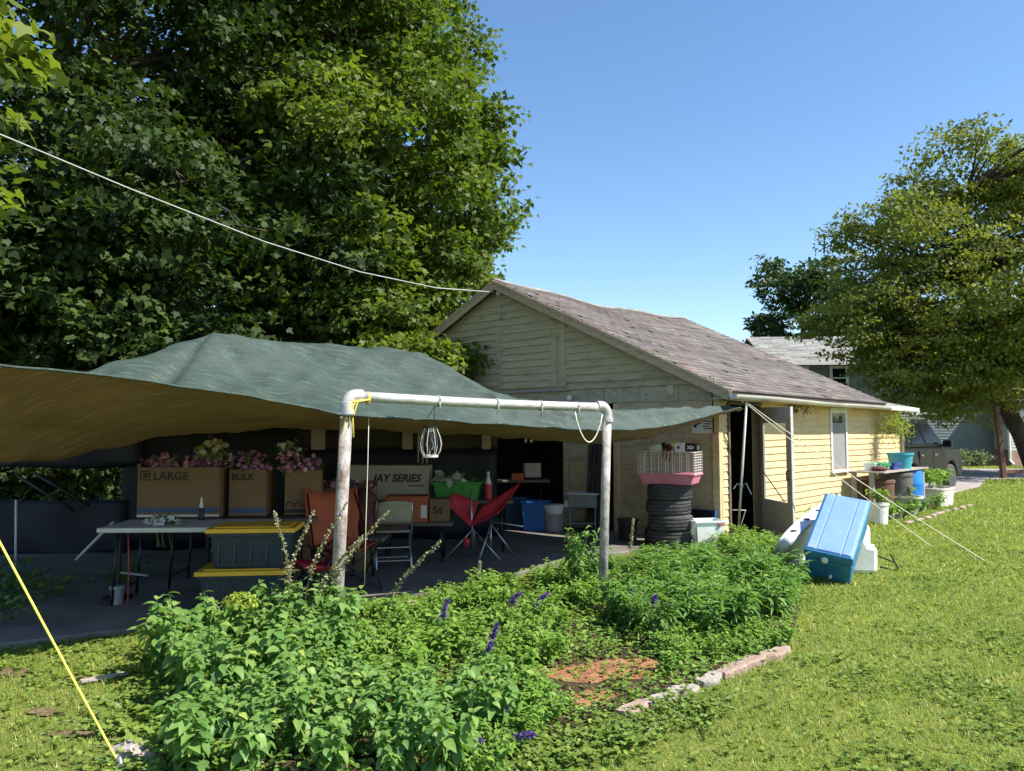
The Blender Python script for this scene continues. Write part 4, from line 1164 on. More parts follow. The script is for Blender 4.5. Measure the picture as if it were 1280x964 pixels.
MB().bb(0.49, 0.50, -0.1515, -0.150, 0.27, 0.40).build('printed_band', M['grey_metal'], jb)
ob = carton('cardboard_box', (at(510, 640, 9.5).x, 9.50, 0.52), 0.50, 0.36, 0.30, M['card_orange'], 'orange carton on the low bench behind the folding chair', R(2), False)
MB().bb(0.17, 0.24, -0.1815, -0.180, 0.05, 0.2).build('printed_band', M['paper'], ob)
sb = carton('cardboard_box', (at(550, 640, 9.55).x, 9.55, 0.52), 0.24, 0.26, 0.26, M['card'], 'small brown carton marked Sd beside the orange carton', R(2), False)
text_mesh('lettering', 'Sd', 0.12, M['ink'], sb, (-0.08, -0.1315, 0.09), (R(90), 0, 0), 0.004)

# artificial flowers
def flower_mesh(seed, rx, ry, rz, n, mat_p, size=0.035, leafn=40, mats=None):
    r_ = np.random.default_rng(seed)
    P = []; D = []; N = []
    k = n
    ce = r_.normal(0, 1, (k, 3)); ce = unit(ce) * (r_.random((k, 1)) ** 0.4); ce[:, 2] = np.abs(ce[:, 2])
    ce *= np.array([rx, ry, rz])
    rep = 7
    c = np.repeat(ce, rep, 0); nn = unit(np.repeat(unit(ce / np.array([rx, ry, rz]) + np.array([0, -.3, .5])), rep, 0) + r_.normal(0, .45, (k * rep, 3)))
    d = np.cross(nn, r_.normal(0, 1, (k * rep, 3)))
    sz = size * r_.uniform(0.6, 1.2, k * rep)
    t = np.repeat(r_.random(k), rep) * 0.8 + r_.random(k * rep) * 0.2
    me = leaf_mesh('blossoms', [('petal4', c + nn * 0.012, d, nn, sz, sz, t)])
    L = r_.normal(0, 1, (leafn, 3)); L = unit(L); L[:, 2] = np.abs(L[:, 2]) * .7; Lp = L * np.array([rx, ry, rz]) * 0.8
    lm = leaf_mesh('leaves', [('fold', Lp, L + r_.normal(0, .3, L.shape), np.tile([0, 0, 1.0], (leafn, 1)), np.full(leafn, .09), np.full(leafn, .045), r_.random(leafn))])
    return me, lm
def flowers(c, dims, n, pm, seed, label, size=0.035):
    t = empty('flower_bunch', c, 0, label, 'flowers')
    me, lm = flower_mesh(seed, *dims, n, pm, size)
    link_mesh('blossoms', me, pm, t); link_mesh('leaves', lm, M['leaf_a'], t)
    mb = MB(); r_ = random.Random(seed)
    for i in range(7):
        mb.tube([(r_.uniform(-.5, .5) * dims[0], r_.uniform(-.3, .3) * dims[1], -0.22), (r_.uniform(-.7, .7) * dims[0], 0, dims[2] * .5)], 0.004, 4)
    mb.build('stems', M['stem'], t)
    return t
flowers((cL.x - 0.22, 7.95, 1.24), (0.26, 0.2, 0.13), 75, M['pink_fl'], 1, 'violet pink artificial flowers over one end of the box marked LARGE')
flowers((cL.x + 0.18, 7.95, 1.24), (0.27, 0.2, 0.14), 75, M['pink_fl'], 2, 'rose pink artificial flowers spilling over the lettering of the LARGE box')
flowers((cL.x + 0.22, 8.10, 1.32), (0.20, 0.14, 0.24), 45, M['cream_fl'], 3, 'tall cream artificial flowers rising behind the pink ones', 0.05)
flowers((c2.x, 8.10, 1.21), (0.22, 0.2, 0.20), 60, M['pink_fl'], 4, 'pink artificial flowers in the narrow cardboard box')
flowers((c3.x, 8.15, 1.20), (0.27, 0.2, 0.24), 80, M['pink_fl'], 5, 'pink and violet artificial flowers in the box with the arch print')
flowers((c3.x - 0.15, 8.3, 1.36), (0.16, 0.1, 0.16), 16, M['white_fl'], 6, 'pale artificial flowers standing behind the arch print box', 0.04)
flowers((at(570, 600, 10.1).x, 10.1, 0.90), (0.36, 0.2, 0.22), 20, M['white_fl'], 7, 'green bunch with large white artificial blooms in the green bin', 0.08)
flowers((at(430, 600, 8.9).x, 8.85, 0.97), (0.34, 0.2, 0.08), 24, M['pink_fl'], 9, 'faded flowers lying in the tall brown carton', 0.04)
cp = gd(230, 648, 0.75)
flowers((cp.x - 0.02, 7.25, 0.75), (0.16, 0.1, 0.05), 26, M['white_fl'], 8, 'crumpled pale petals lying on the white folding table', 0.045)
# green bin
def tub(name, c, w, d, h, mat, label, cat='bin', rz=0.0, taper=0.85, inner=None, rim=0.02, handle=False):
    t = empty(name, c, rz, label, cat)
    mb = MB(); th = 0.006
    def ring(k, z, ins): return [(sx * (w / 2 * k - ins), sy * (d / 2 * k - ins), z) for sx, sy in ((-1, -1), (1, -1), (1, 1), (-1, 1))]
    vs = ring(taper, 0, 0) + ring(1, h, 0) + ring(1, h, th) + ring(taper, 0.01, th)
    fs = [(3, 2, 1, 0), (12, 13, 14, 15)]
    for a in range(3):
        for k in range(4): fs.append((a * 4 + k, a * 4 + (k + 1) % 4, a * 4 + 4 + (k + 1) % 4, a * 4 + 4 + k))
    mb.add(vs, fs); mb.build('shell', mat, t, bevel=0.012)
    r_ = MB(); o = rim
    r_.bb(-w / 2 - o, w / 2 + o, -d / 2 - o, -d / 2 - 0.001, h - 0.025, h); r_.bb(-w / 2 - o, w / 2 + o, d / 2 + 0.001, d / 2 + o, h - 0.025, h)
    r_.bb(-w / 2 - o, -w / 2 - 0.001, -d / 2, d / 2, h - 0.0245, h - 0.0005); r_.bb(w / 2 + 0.001, w / 2 + o, -d / 2, d / 2, h - 0.0245, h - 0.0005)
    r_.build('rim', mat, t, bevel=0.005)
    return t
tub('storage_bin', (at(572, 620, 10.05).x, 10.1, 0.72), 0.60, 0.40, 0.24, M['green_bin'], 'green plastic bin holding the white artificial blooms', rz=R(-3))

# totes with yellow lids
def tote(c, rz, label):
    t = empty('storage_tote', c, rz, label, 'tote')
    w, d, h = 0.70, 0.46, 0.335
    mb = MB(); k = 0.90
    vs = [(sx * w / 2 * q_, sy * d / 2 * q_, z_) for z_, q_ in ((0, k), (h, 1.0)) for sx, sy in ((-1, -1), (1, -1), (1, 1), (-1, 1))]
    mb.add(vs, [(3, 2, 1, 0), (4, 5, 6, 7), (0, 1, 5, 4), (1, 2, 6, 5), (2, 3, 7, 6), (3, 0, 4, 7)])
    mb.build('tub', M['tote'], t, bevel=0.025)
    for i in range(5):
        x = -0.27 + 0.135 * i
        MB().box((x, -d / 2 * 0.955, h * 0.50), (0.018, 0.022, h * 0.72), (R(-4), 0, 0)).build('rib', M['tote'], t, bevel=0.004)
    MB().bb(-w / 2 - 0.012, w / 2 + 0.012, -d / 2 - 0.014, d / 2 + 0.014, h - 0.05, h - 0.022).build('collar', M['tote'], t, bevel=0.006)
    lid = MB(); lid.bb(-w / 2 - 0.03, w / 2 + 0.03, -d / 2 - 0.03, d / 2 + 0.03, h - 0.020, h + 0.018)
    lid.bb(-w / 2 + 0.03, w / 2 - 0.03, -d / 2 + 0.03, d / 2 - 0.03, h + 0.0182, h + 0.03)
    lo = lid.build('lid', M['lid'], t, bevel=0.012)
    for sx in (-1, 1):
        MB().bb(sx * (w / 2 + 0.0) - 0.02, sx * (w / 2 + 0.0) + 0.02, -0.05, 0.05, h - 0.12, h - 0.05).build('latch', M['black'], t, bevel=0.006)
        hb = MB().tube([(sx * (w / 2 + 0.005), -0.055, h - 0.16), (sx * (w / 2 + 0.025), -0.04, h - 0.2), (sx * (w / 2 + 0.025), 0.04, h - 0.2), (sx * (w / 2 + 0.005), 0.055, h - 0.16)], 0.008, 6)
        hb.build('handle', M['grey_metal'], t)
    return t
tc = gd(300, 772)
tote((tc.x - 0.03, tc.y + 0.22, 0.045), R(7), 'slate plastic tote with yellow lid on the concrete, bottom of the pair')
tote((tc.x + 0.05, tc.y + 0.24, 0.045 + 0.363), R(6), 'slate plastic tote with yellow lid stacked on top of its twin')
# small bottle on the table
bt = gd(282, 642, 0.74)
bt = empty('glue_bottle', (bt.x, 7.55, 0.745), 0, 'small dark squeeze bottle with white nozzle on the white table', 'bottle')
MB().lathe([(0.0, 0), (0.028, 0.0), (0.03, 0.01), (0.03, 0.10), (0.018, 0.115)], (0, 0, 0), 14).build('bottle_body', M['black'], bt, smooth=True)
MB().lathe([(0.018, 0.115), (0.019, 0.15), (0.008, 0.19), (0.009, 0.21), (0.0, 0.225)], (0, 0, 0), 12).build('nozzle', M['white_bucket'], bt, smooth=True)

# folding steel chair
fc = gd(500, 705)
ch = empty('folding_chair', (fc.x + 0.02, 8.72, 0.045), R(14), 'tan metal folding chair seen from behind, in front of the orange carton', 'chair')
for s in (-1, 1):
    MB().tube([(s * 0.21, 0.30, 0), (s * 0.21, 0.0, 0.42), (s * 0.20, -0.14, 0.62), (s * 0.19, -0.19, 0.80)], 0.012, 8).build('leg', M['steel'], ch, smooth=True)
    MB().tube([(s * 0.19, -0.28, 0), (s * 0.19, 0.10, 0.44)], 0.012, 8).build('leg', M['steel'], ch, smooth=True)
rows_ = [[Vector((x, -0.16 - 0.03 * (1 - (x / .2) ** 2) - 0.05 * j / 6, 0.55 + 0.25 * j / 6 - (0.05 * (x / .2) ** 4 if j == 6 else 0))) for x in np.linspace(-0.19, 0.19, 11)] for j in range(7)]
tan_ = plain('tan_chair_paint', (0.30, 0.255, 0.19), 0.5)
grid_sheet('backrest', rows_, tan_, ch, 0.01)
MB().bb(-0.19, 0.19, -0.06, 0.30, 0.43, 0.455).build('seat', tan_, ch, bevel=0.01)
for zz_, yy_ in ((0.14, -0.16), (0.27, -0.06)):
    MB().tube([(-0.19, yy_, zz_), (0.19, yy_, zz_)], 0.009, 6).build('crossbar', M['steel'], ch)
MB().tube([(-0.21, 0.22, 0.12), (0.21, 0.22, 0.12)], 0.009, 6).build('crossbar', M['steel'], ch)

# red camp chairs
def camp_chair(name, c, rz, mat, label, scale=1.0, back=0.85, frame='steel'):
    t = empty(name, c, rz, label, 'chair')
    S = scale
    rows_ = []
    for i in range(13):       # across
        u = i / 12 * 2 - 1
        prof = []
        for j in range(13):   # seat front -> back -> top
            f = j / 12
            if f < 0.5:
                y = 0.26 - 0.5 * (f / 0.5); z_ = 0.40 - 0.07 * math.sin(math.pi * f) 
            else:
                g_ = (f - 0.5) / 0.5
                y = -0.24 - 0.17 * g_; z_ = 0.33 + (back - 0.33) * g_
            z_ += 0.10 * u * u * (1.0 if f < 0.5 else 0.6)
            y += -0.04 * (1 - u * u) * f
            prof.append(Vector((0.28 * u * S * (1 - 0.10 * (abs(f - .5) < .2)), y * S, z_ * S)))
        rows_.append(prof)
    grid_sheet('sling', rows_, mat, t, 0.006)
    fm = M[frame]
    for s in (-1, 1):
        MB().tube([(s * 0.31 * S, 0.28 * S, 0), (s * 0.25 * S, -0.40 * S, back * S)], 0.010, 8).build('leg', fm, t, smooth=True)
        MB().tube([(s * 0.31 * S, -0.30 * S, 0), (s * 0.29 * S, 0.28 * S, 0.50 * S)], 0.010, 8).build('leg', fm, t, smooth=True)
    MB().tube([(-0.31 * S, 0.28 * S, 0.01), (0.29 * S, 0.28 * S, 0.48 * S)], 0.010, 8).build('cross_strut', fm, t)
    MB().tube([(0.31 * S, 0.28 * S, 0.01), (-0.29 * S, 0.28 * S, 0.48 * S)], 0.010, 8).build('cross_strut', fm, t)
    MB().tube([(-0.31 * S, -0.30 * S, 0.01), (0.29 * S, -0.26 * S, 0.42 * S)], 0.010, 8).build('cross_strut', fm, t)
    MB().tube([(0.31 * S, -0.30 * S, 0.01), (-0.29 * S, -0.26 * S, 0.42 * S)], 0.010, 8).build('cross_strut', fm, t)
    return t
# the red butterfly-like chair: two slings and tripod legs
rc = gd(594, 700)
rch = empty('camp_chair', (rc.x, rc.y - 0.16, 0.045), 0, 'red sling camp chair with thin grey crossed legs', 'chair')
def wing(pts, name):
    a, b, c, d = [Vector(p) for p in pts]
    rows_ = []
    for i in range(11):
        u = i / 10
        l, r_ = a.lerp(b, u), d.lerp(c, u)
        rows_.append([l.lerp(r_, j / 10) + Vector((0, -0.02, -0.09 * math.sin(math.pi * j / 10) * math.sin(math.pi * min(1, u * 1.0)))) for j in range(11)])
    return grid_sheet(name, rows_, M['red_cloth'], rch, 0.006)
wing([(-0.34, 0.0, 0.66), (-0.28, 0.1, 0.80), (0.04, 0.12, 0.68), (-0.05, -0.05, 0.40)], 'sling')
wing([(-0.05, -0.06, 0.40), (0.05, 0.12, 0.60), (0.58, 0.20, 0.93), (0.30, -0.02, 0.56)], 'sling')
for (x0, y0, x1, y1, z1) in ((-0.36, -0.1, -0.02, 0, 0.36), (0.32, -0.15, -0.02, 0, 0.36), (0.02, 0.25, -0.02, 0, 0.36), (0.06, -0.28, 0.20, 0.02, 0.42), (0.50, 0.10, 0.20, 0.02, 0.42), (0.16, 0.3, 0.20, 0.02, 0.42)):
    MB().tube([(x0, y0, 0), (x1, y1, z1)], 0.011, 8).build('leg', M['steel'], rch, smooth=True)
MB().tube([(-0.02, 0, 0.02), (-0.05, -0.02, 0.86)], 0.012, 8).build('upright', M['steel'], rch, smooth=True)
MB().tube([(0.20, 0.02, 0.02), (0.20, 0.02, 0.46)], 0.010, 8).build('upright', M['steel'], rch, smooth=True)
MB().tube([(0.20, 0.0, 0.45), (0.60, -0.1, 0.40)], 0.010, 8).build('side_rail', M['steel'], rch, smooth=True)
MB().ball((-0.10, -0.04, 0.20), 0.045, sc=(1, 1, 1.4)).build('clip', M['red'], rch, smooth=True)
oc = gd(410, 745)
camp_chair('camp_chair', (at(432, 700, 7.9).x, 7.75, 0.045), R(-150), M['orange_cloth'], 'orange canvas camp chair turned away beside the rusty post', 1.0, 0.92, 'black_metal')
camp_chair('camp_chair', (at(385, 700, 7.2).x, 7.35, 0.045), R(120), M['red_cloth'], 'low red camp chair beside the yellow lidded totes', 0.72, 0.75, 'black_metal')
# maroon bag on carton
bc = at(456, 640, 8.6)
bag = MB().ball((bc.x, 8.55, 0.72), 0.22, 18, 12, (0.72, 0.6, 1.25))
for v_i, v in enumerate(bag.v):
    bag.v[v_i] = (v[0] + 0.03 * math.sin(v[2] * 14 + v[1] * 9), v[1] + 0.02 * math.sin(v[2] * 19), v[2] + 0.02 * math.sin(v[0] * 17))
tag(bag.build('cloth_bag', M['maroon'], smooth=True), 'bulging maroon bag slumped behind the orange camp chair', 'bag')
st = table('side_table', bc.x - 0.22, bc.x + 0.25, 8.35, 8.8, 0.46, M['table_dark'], 'small dark table under the maroon bag')

# bottle of red drink behind red chair
bo = at(610, 618, 10.0)
bot = empty('drink_bottle', (bo.x, 10.1, 0.72), 0, 'clear bottle of red drink standing on the dark table beside the green bin', 'bottle')
MB().lathe([(0.0, 0), (0.042, 0), (0.045, 0.02), (0.045, 0.2), (0.02, 0.27)], (0, 0, 0), 14).build('bottle_body', M['red'], bot, smooth=True)
MB().lathe([(0.0451, 0.2), (0.021, 0.28), (0.016, 0.33)], (0, 0, 0), 14).build('bottle_neck', M['white_bucket'], bot, smooth=True)
MB().lathe([(0.0, 0.33), (0.019, 0.33), (0.019, 0.36), (0, 0.36)], (0, 0, 0), 12).build('cap', M['white_bucket'], bot)

for px, lb in ((657, 'small white bulb hanging in the dark barn opening beside its twin'), (664, 'small white bulb hanging in the dark barn opening under the tarp')):
    c = at(px, 551, 12.0)
    t = empty('hanging_bulb', c, 0, lb, 'bulb')
    MB().lathe([(0.0, -0.03), (0.022, -0.02), (0.028, 0.0), (0.015, 0.04), (0.012, 0.06)], (0, 0, 0), 12).build('bulb_glass', M['white_bucket'], t, smooth=True)
    MB().tube([(0, 0, 0.055), (0, 0, 2.02 - c.z)], 0.006, 6).build('bulb_cord', M['black'], t)
# things in the barn opening
tub('storage_bin', (0.38, 12.35, 0.045), 0.42, 0.34, 0.46, M['blue_bin'], 'bright blue plastic bin in the barn opening', rz=R(-8))
tub('storage_bin', (0.06, 12.9, 0.045), 0.42, 0.34, 0.46, plain('dull_blue_plastic', (0.03, 0.08, 0.16), 0.5), 'dull blue plastic bin behind the bright blue one', rz=R(5))
def bucket(name, c, r, h, mat, label, taper=0.86, bail=True):
    t = empty(name, c, 0, label, 'bucket')
    MB().lathe([(0.0, 0.0), (r * taper, 0.0), (r, h), (r - 0.008, h), (r * taper - 0.008, 0.01), (0.0, 0.01)], (0, 0, 0), 24).build('bucket_wall', mat, t, smooth=False)
    MB().lathe([(r + 0.001, h - 0.03), (r + 0.012, h - 0.03), (r + 0.012, h), (r + 0.001, h)], (0, 0, 0), 24).build('rim', mat, t)
    if bail:
        MB().tube([(r * math.cos(a), -0.02 - r * 0.5 * math.sin(a), h - 0.05 - 0.75 * r * math.sin(a)) for a in [math.pi * i / 10 for i in range(11)]], 0.004, 5).build('bail', M['steel'], t)
    return t
bucket('bucket', (0.66, 12.2, 0.045), 0.16, 0.28, M['grey_metal'], 'dark grey bucket in the barn opening, bottom of the stack')
bucket('bucket', (0.66, 12.2, 0.29), 0.155, 0.17, M['white_bucket'], 'pale shallow bucket nested on the dark grey one')
carton('cardboard_box', (0.33, 12.75, 0.86), 0.26, 0.22, 0.22, M['card_white'], 'small pale carton on the shelf in the barn opening', R(8), False)
carton('cardboard_box', (0.10, 12.65, 0.82), 0.20, 0.2, 0.10, M['card_orange'], 'small orange carton on the shelf in the barn opening', R(-4), False)
table('work_shelf', -0.25, 0.62, 12.55, 12.95, 0.82, M['table_dark'], 'dark shelf inside the barn opening above the blue bins')
# leaning dark boards in the narrow opening
for k in range(5):
    y = 1.84 + 0.10 * k
    tag(MB().bar(bl(-0.22 + 0.02 * k, y, 0.05), bl(0.03, y + 0.03, 1.9 - 0.06 * k), 0.07, 0.025).build('leaning_board', M['dark_wood'], bevel=0.003), 'dark board leaning upright in the narrow barn opening', 'board', 'boards leaning in the narrow opening')
# grey metal cart
cc = gd(733, 668)
crt = empty('metal_cart', (cc.x, cc.y + 0.25, 0.045), R(-20), 'grey metal cart with tray on legs beside the barn opening', 'cart')
MB().bb(-0.23, 0.23, -0.17, 0.17, 0.36, 0.56).build('tray', M['grey_metal'], crt, bevel=0.01)
MB().bb(-0.26, 0.26, -0.20, 0.20, 0.561, 0.585).build('tray_top', M['white_trim'], crt, bevel=0.006)
for sx in (-1, 1):
    for sy in (-1, 1): MB().tube([(sx * 0.21, sy * 0.15, 0), (sx * 0.21, sy * 0.15, 0.37)], 0.014, 8).build('leg', M['grey_metal'], crt)
MB().bb(-0.22, 0.22, -0.16, 0.16, 0.10, 0.12).build('lower_shelf', M['grey_metal'], crt)
MB().lathe([(0, -.03), (0.07, -.03), (0.07, .03), (0, .03)], (0, 0, 0), 16).xf(Matrix.Translation((-0.26, -0.10, 0.40)) @ Matrix.Rotation(R(90), 4, 'Y')).build('cart_wheel', M['white_bucket'], crt)

# left dark corner: poles, jars
rope('leaning_pole', [at(95, 700, 8.6), at(142, 652, 8.6)], 0.016, M['pvc'], 'pale pole leaning in the dark beside the white table', 'pole', n=2)
rope('shelf_pole', [Vector((at(20, 700, 8.8).x, 8.8, 0.04)), at(20, 625, 8.8)], 0.014, M['white_trim'], 'short white pole standing in the shade below the light spots', 'pole', n=2)
rope('leaning_rod', [at(22, 595, 9.2), at(92, 638, 9.2)], 0.018, M['black'], 'black rod slanting across the light gap, the lower', 'rod', n=2)
rope('leaning_rod', [at(40, 590, 9.3), at(112, 632, 9.3)], 0.018, M['black'], 'black rod slanting across the light gap, the upper', 'rod', n=2)
rope('power_cord', [Vector((at(160, 660, 7.1).x, 7.1, 0.72)), Vector((at(161, 700, 7.05).x, 7.05, 0.45)), Vector((at(160, 745, 7.0).x, 7.0, 0.06)), Vector((at(140, 760, 6.9).x, 6.95, 0.055))], 0.007, plain('red_cord', (0.35, 0.06, 0.04), 0.6), 'thin red cord hanging from the white folding table', 'cord')
jp = gd(146, 762)
bucket('jar', (jp.x, jp.y, 0.045), 0.055, 0.17, M['grey_metal'], 'small grey jar on the concrete beneath the white table', 0.95, False)
vac = empty('floor_fan', (jp.x - 0.12, jp.y + 0.25, 0.045), 0, 'dark upright stand with a flat base in the shade near the small jar', 'stand')
MB().lathe([(0.0, 0), (0.13, 0.0), (0.13, 0.02), (0.03, 0.05), (0, 0.05)], (0, 0, 0), 20).build('base', M['black'], vac)
MB().tube([(0, 0, 0.04), (0, 0, 0.55)], 0.022, 8).build('column', M['black'], vac)
MB().tube([(0.02, 0, 0.24), (0.3, -0.05, 0.22)], 0.012, 6).build('arm', M['grey_metal'], vac)

# --- tyres and cage
tyc = gd(843, 689)
def tyre_mesh():
    mb = MB()
    prof = [(0.195, 0.03), (0.215, 0.005), (0.25, 0.0), (0.285, 0.012), (0.300, 0.035), (0.303, 0.05), (0.294, 0.055), (0.294, 0.065), (0.305, 0.07), (0.305, 0.10), (0.296, 0.104), (0.296, 0.112), (0.305, 0.116), (0.305, 0.146), (0.294, 0.151), (0.294, 0.161), (0.303, 0.166), (0.300, 0.181), (0.285, 0.204), (0.25, 0.216), (0.215, 0.211), (0.195, 0.186), (0.205, 0.16), (0.24, 0.10), (0.205, 0.055), (0.195, 0.03)]
    mb.lathe(prof, (0, 0, 0), 40)
    n = 40   # drop the closing caps: open torus
    mb.f = mb.f[:-2]
    return mb
tm = None
tl = ['worn black tyre at the bottom of the stack by the barn', 'worn black tyre second from the ground in the stack', 'worn black tyre third from the ground in the stack', 'worn black tyre on top of the stack under the pink cage']
for i in range(4):
    t = empty('tyre', (tyc.x + [0, .012, -.01, .005][i] - 0.005, tyc.y + 0.27 + [0, -.01, .012, 0][i], 0.05 + 0.206 * i), R(37 * i), tl[i], 'tyre')
    if tm is None:
        o_ = tyre_mesh().build('carcass', M['tyre'], t, smooth=False); smooth_by_angle(o_, 30); tm = o_.data
        mb = MB()
        for k in range(64):
            a = 2 * math.pi * k / 64
            for z_ in (0.085, 0.131):
                mb.box((0.3045 * math.cos(a), 0.3045 * math.sin(a), z_), (0.008, 0.020, 0.028), (0, 0, a + 0.3))
            for z_ in (0.042, 0.174):
                mb.box((0.299 * math.cos(a + .04), 0.299 * math.sin(a + .04), z_), (0.010, 0.018, 0.016), (0, 0, a))
        bl_ = mb.build('tread_blocks', M['tyre'], t); tag(bl_, kind='stuff'); tb = bl_.data
    else:
        for nm, dt in (('carcass', tm), ('tread_blocks', tb)):
            o_ = bpy.data.objects.new(nm, dt); COL.objects.link(o_); o_.parent = t
            if nm == 'tread_blocks': o_['kind'] = 'stuff'
cz = 0.05 + 0.206 * 4 + 0.01
cg = empty('pet_cage', (tyc.x + 0.0, tyc.y + 0.22, cz), R(-28), 'white wire pet cage with pink plastic base on top of the tyres', 'cage')
CW, CD, CH = 0.78, 0.44, 0.44
tubm = MB(); k = 0.88
vs = [(sx * CW / 2 * q_, sy * CD / 2 * q_, z_) for z_, q_ in ((0, k), (0.14, 1.0)) for sx, sy in ((-1, -1), (1, -1), (1, 1), (-1, 1))]
tubm.add(vs, [(3, 2, 1, 0), (4, 5, 6, 7), (0, 1, 5, 4), (1, 2, 6, 5), (2, 3, 7, 6), (3, 0, 4, 7)])
tubm.build('cage_base', M['pink'], cg, bevel=0.02)
MB().bb(-CW / 2 - 0.012, CW / 2 + 0.012, -CD / 2 - 0.012, CD / 2 + 0.012, 0.128, 0.15).build('base_rim', M['pink'], cg, bevel=0.006)
ends = {}
wire = MB()
def wbar(a, b, r_=0.0032): wire.tube([a, b], r_, 4)
for (ax, n_) in (('x', 30), ('y', 17)):
    pass
for s in (-1, 1):
    w1 = MB()
    for i in range(9):
        x = -CW / 2 + CW * i / 8
        w1.tube([(x, s * CD / 2, 0.15), (x, s * CD / 2, CH)], 0.0040, 4)
    for i in range(9):
        z_ = 0.16 + (CH - 0.16) * i / 8
        w1.tube([(-CW / 2, s * CD / 2, z_), (CW / 2, s * CD / 2, z_)], 0.0030, 4)
    w1.build('wire_side', M['cage'], cg)
    w1 = MB()
    for i in range(5):
        y = -CD / 2 + CD * i / 4
        w1.tube([(s * CW / 2, y, 0.15), (s * CW / 2, y, CH)], 0.0040, 4)
    for i in range(9):
        z_ = 0.16 + (CH - 0.16) * i / 8
        w1.tube([(s * CW / 2, -CD / 2, z_), (s * CW / 2, CD / 2, z_)], 0.0030, 4)
    w1.build('wire_end', M['cage'], cg)
w1 = MB()
for i in range(25):
    x = -CW / 2 + CW * i / 24
    w1.tube([(x, -CD / 2, CH), (x, CD / 2, CH)], 0.0028, 4)
for i in range(4):
    y = -CD / 2 + CD * i / 3
    w1.tube([(-CW / 2, y, CH + .003), (CW / 2, y, CH + .003)], 0.0035, 4)
w1.build('wire_top', M['cage'], cg)
ctop = cz + CH + 0.008
def cgp(x, y): 
    v = Matrix.Rotation(R(-28), 3, 'Z') @ Vector((x, y, 0)); return (cg.location.x + v.x, cg.location.y + v.y, ctop)
rl = empty('white_jar', cgp(-0.16, -0.05), R(-28), 'white jar lying on its side on top of the cage', 'jar')
MB().lathe([(0.0, -0.11), (0.05, -0.11), (0.056, -0.10), (0.056, 0.06), (0.045, 0.08), (0.045, 0.11), (0, 0.11)], (0, 0, 0), 18).xf(Matrix.Translation((0, 0, 0.056)) @ Matrix.Rotation(R(80), 4, 'Y')).build('jar_body', M['white_bucket'], rl, smooth=True)
MB().lathe([(0.047, 0.075), (0.05, 0.075), (0.05, 0.115), (0, 0.115)], (0, 0, 0), 18).xf(Matrix.Translation((0, 0, 0.056)) @ Matrix.Rotation(R(80), 4, 'Y')).build('jar_lid', M['black'], rl)
st_ = MB()
rs = random.Random(9)
p0 = Vector(cgp(-0.02, -0.12))
for i in range(4):
    st_.tube([p0 + Vector((0.04 * i - .05, 0.02 * i, 0.03)), p0 + Vector((0.03 * i, -0.05, 0.06)), p0 + Vector((0.05 * i - .06, -0.12, -0.0)), p0 + Vector((0.05 * i - 0.08, -0.135, -0.08 - 0.03 * i))], 0.008, 6)
st_.ball(p0 + Vector((0.05, 0.05, 0.05)), 0.05, 10, 6, (1.0, 1.4, 1.0))
tag(st_.build('tangled_strap', M['maroon'], smooth=True), 'tangled maroon strap hanging over the cage edge', 'strap')
pbx = empty('print_box', cgp(0.13, -0.02), R(-28), 'small white and yellow printed box on top of the cage', 'box')
MB().bb(-0.09, 0.09, -0.05, 0.05, 0, 0.12).build('box_shell', M['paper'], pbx, bevel=0.003)
MB().bb(-0.089, -0.05, -0.0512, -0.0502, 0.005, 0.115).build('printed_band', M['yellow'], pbx)
MB().lathe([(0, -0.0005), (0.022, -0.0005), (0.022, 0.0005), (0, 0.0005)], (0, 0, 0), 12).xf(Matrix.Translation((0.01, -0.0510, 0.055)) @ Matrix.Rotation(R(90), 4, 'X')).build('printed_dot', M['purple'], pbx)
kbx = empty('black_box', cgp(0.30, 0.02), R(-28), 'small black box with a white mark on top of the cage', 'box')
MB().bb(-0.075, 0.085, -0.06, 0.06, 0, 0.115).build('box_shell', M['black'], kbx, bevel=0.003)
text_mesh('lettering', 'XD', 0.06, M['paper'], kbx, (-0.045, -0.0612, 0.035), (R(90), 0, 0), 0.003)
text_mesh('lettering', 'XD', 0.06, M['paper'], kbx, (0.0862, -0.04, 0.035), (R(90), 0, R(90)), 0.003)
# black flat screen leaning on the wall
tv = empty('flat_screen', bl(-0.16, 0.16, 0.0), GR, 'black flat screen leaning against the barn wall behind the tyres', 'screen')
tv.rotation_euler = (R(-9), 0, GR)
MB().bb(-0.28, 0.14, -0.02, 0.02, 0.0, 0.50).build('bezel', M['black'], tv, bevel=0.006)
MB().bb(-0.26, 0.12, -0.0225, -0.0205, 0.03, 0.48).build('screen_glass', M['glass_dark'], tv)
MB().bb(0.1405, 0.152, -0.015, 0.015, 0.0, 0.50).build('side_trim', M['blue_bin'], tv)
# clear bin with teal cloth
tbp = gd(886, 690)
tbn = tub('clear_bin', (tbp.x, tbp.y + 0.16, 0.05), 0.42, 0.34, 0.36, M['frosted'], 'translucent plastic bin with a teal cloth inside beside the tyres', rz=R(12), taper=0.84)
tc_ = MB().ball((0, 0, 0), 0.14, 16, 10, (1.05, 0.85, 0.85))
for i, v in enumerate(tc_.v):
    tc_.v[i] = (v[0] + 0.02 * math.sin(v[2] * 30), v[1] + 0.02 * math.sin(v[0] * 26), v[2] + 0.02 * math.sin(v[0] * 31 + v[1] * 20))
clo = tc_.build('folded_cloth', M['teal_cloth'], smooth=True)
clo.location = (tbp.x, tbp.y + 0.16, 0.26)
tag(clo, 'crumpled teal cloth inside the translucent bin', 'cloth')
MB().bb(0.10, 0.15, -0.19, -0.168, 0.29, 0.325).build('latch', M['red'], tbn, bevel=0.006)
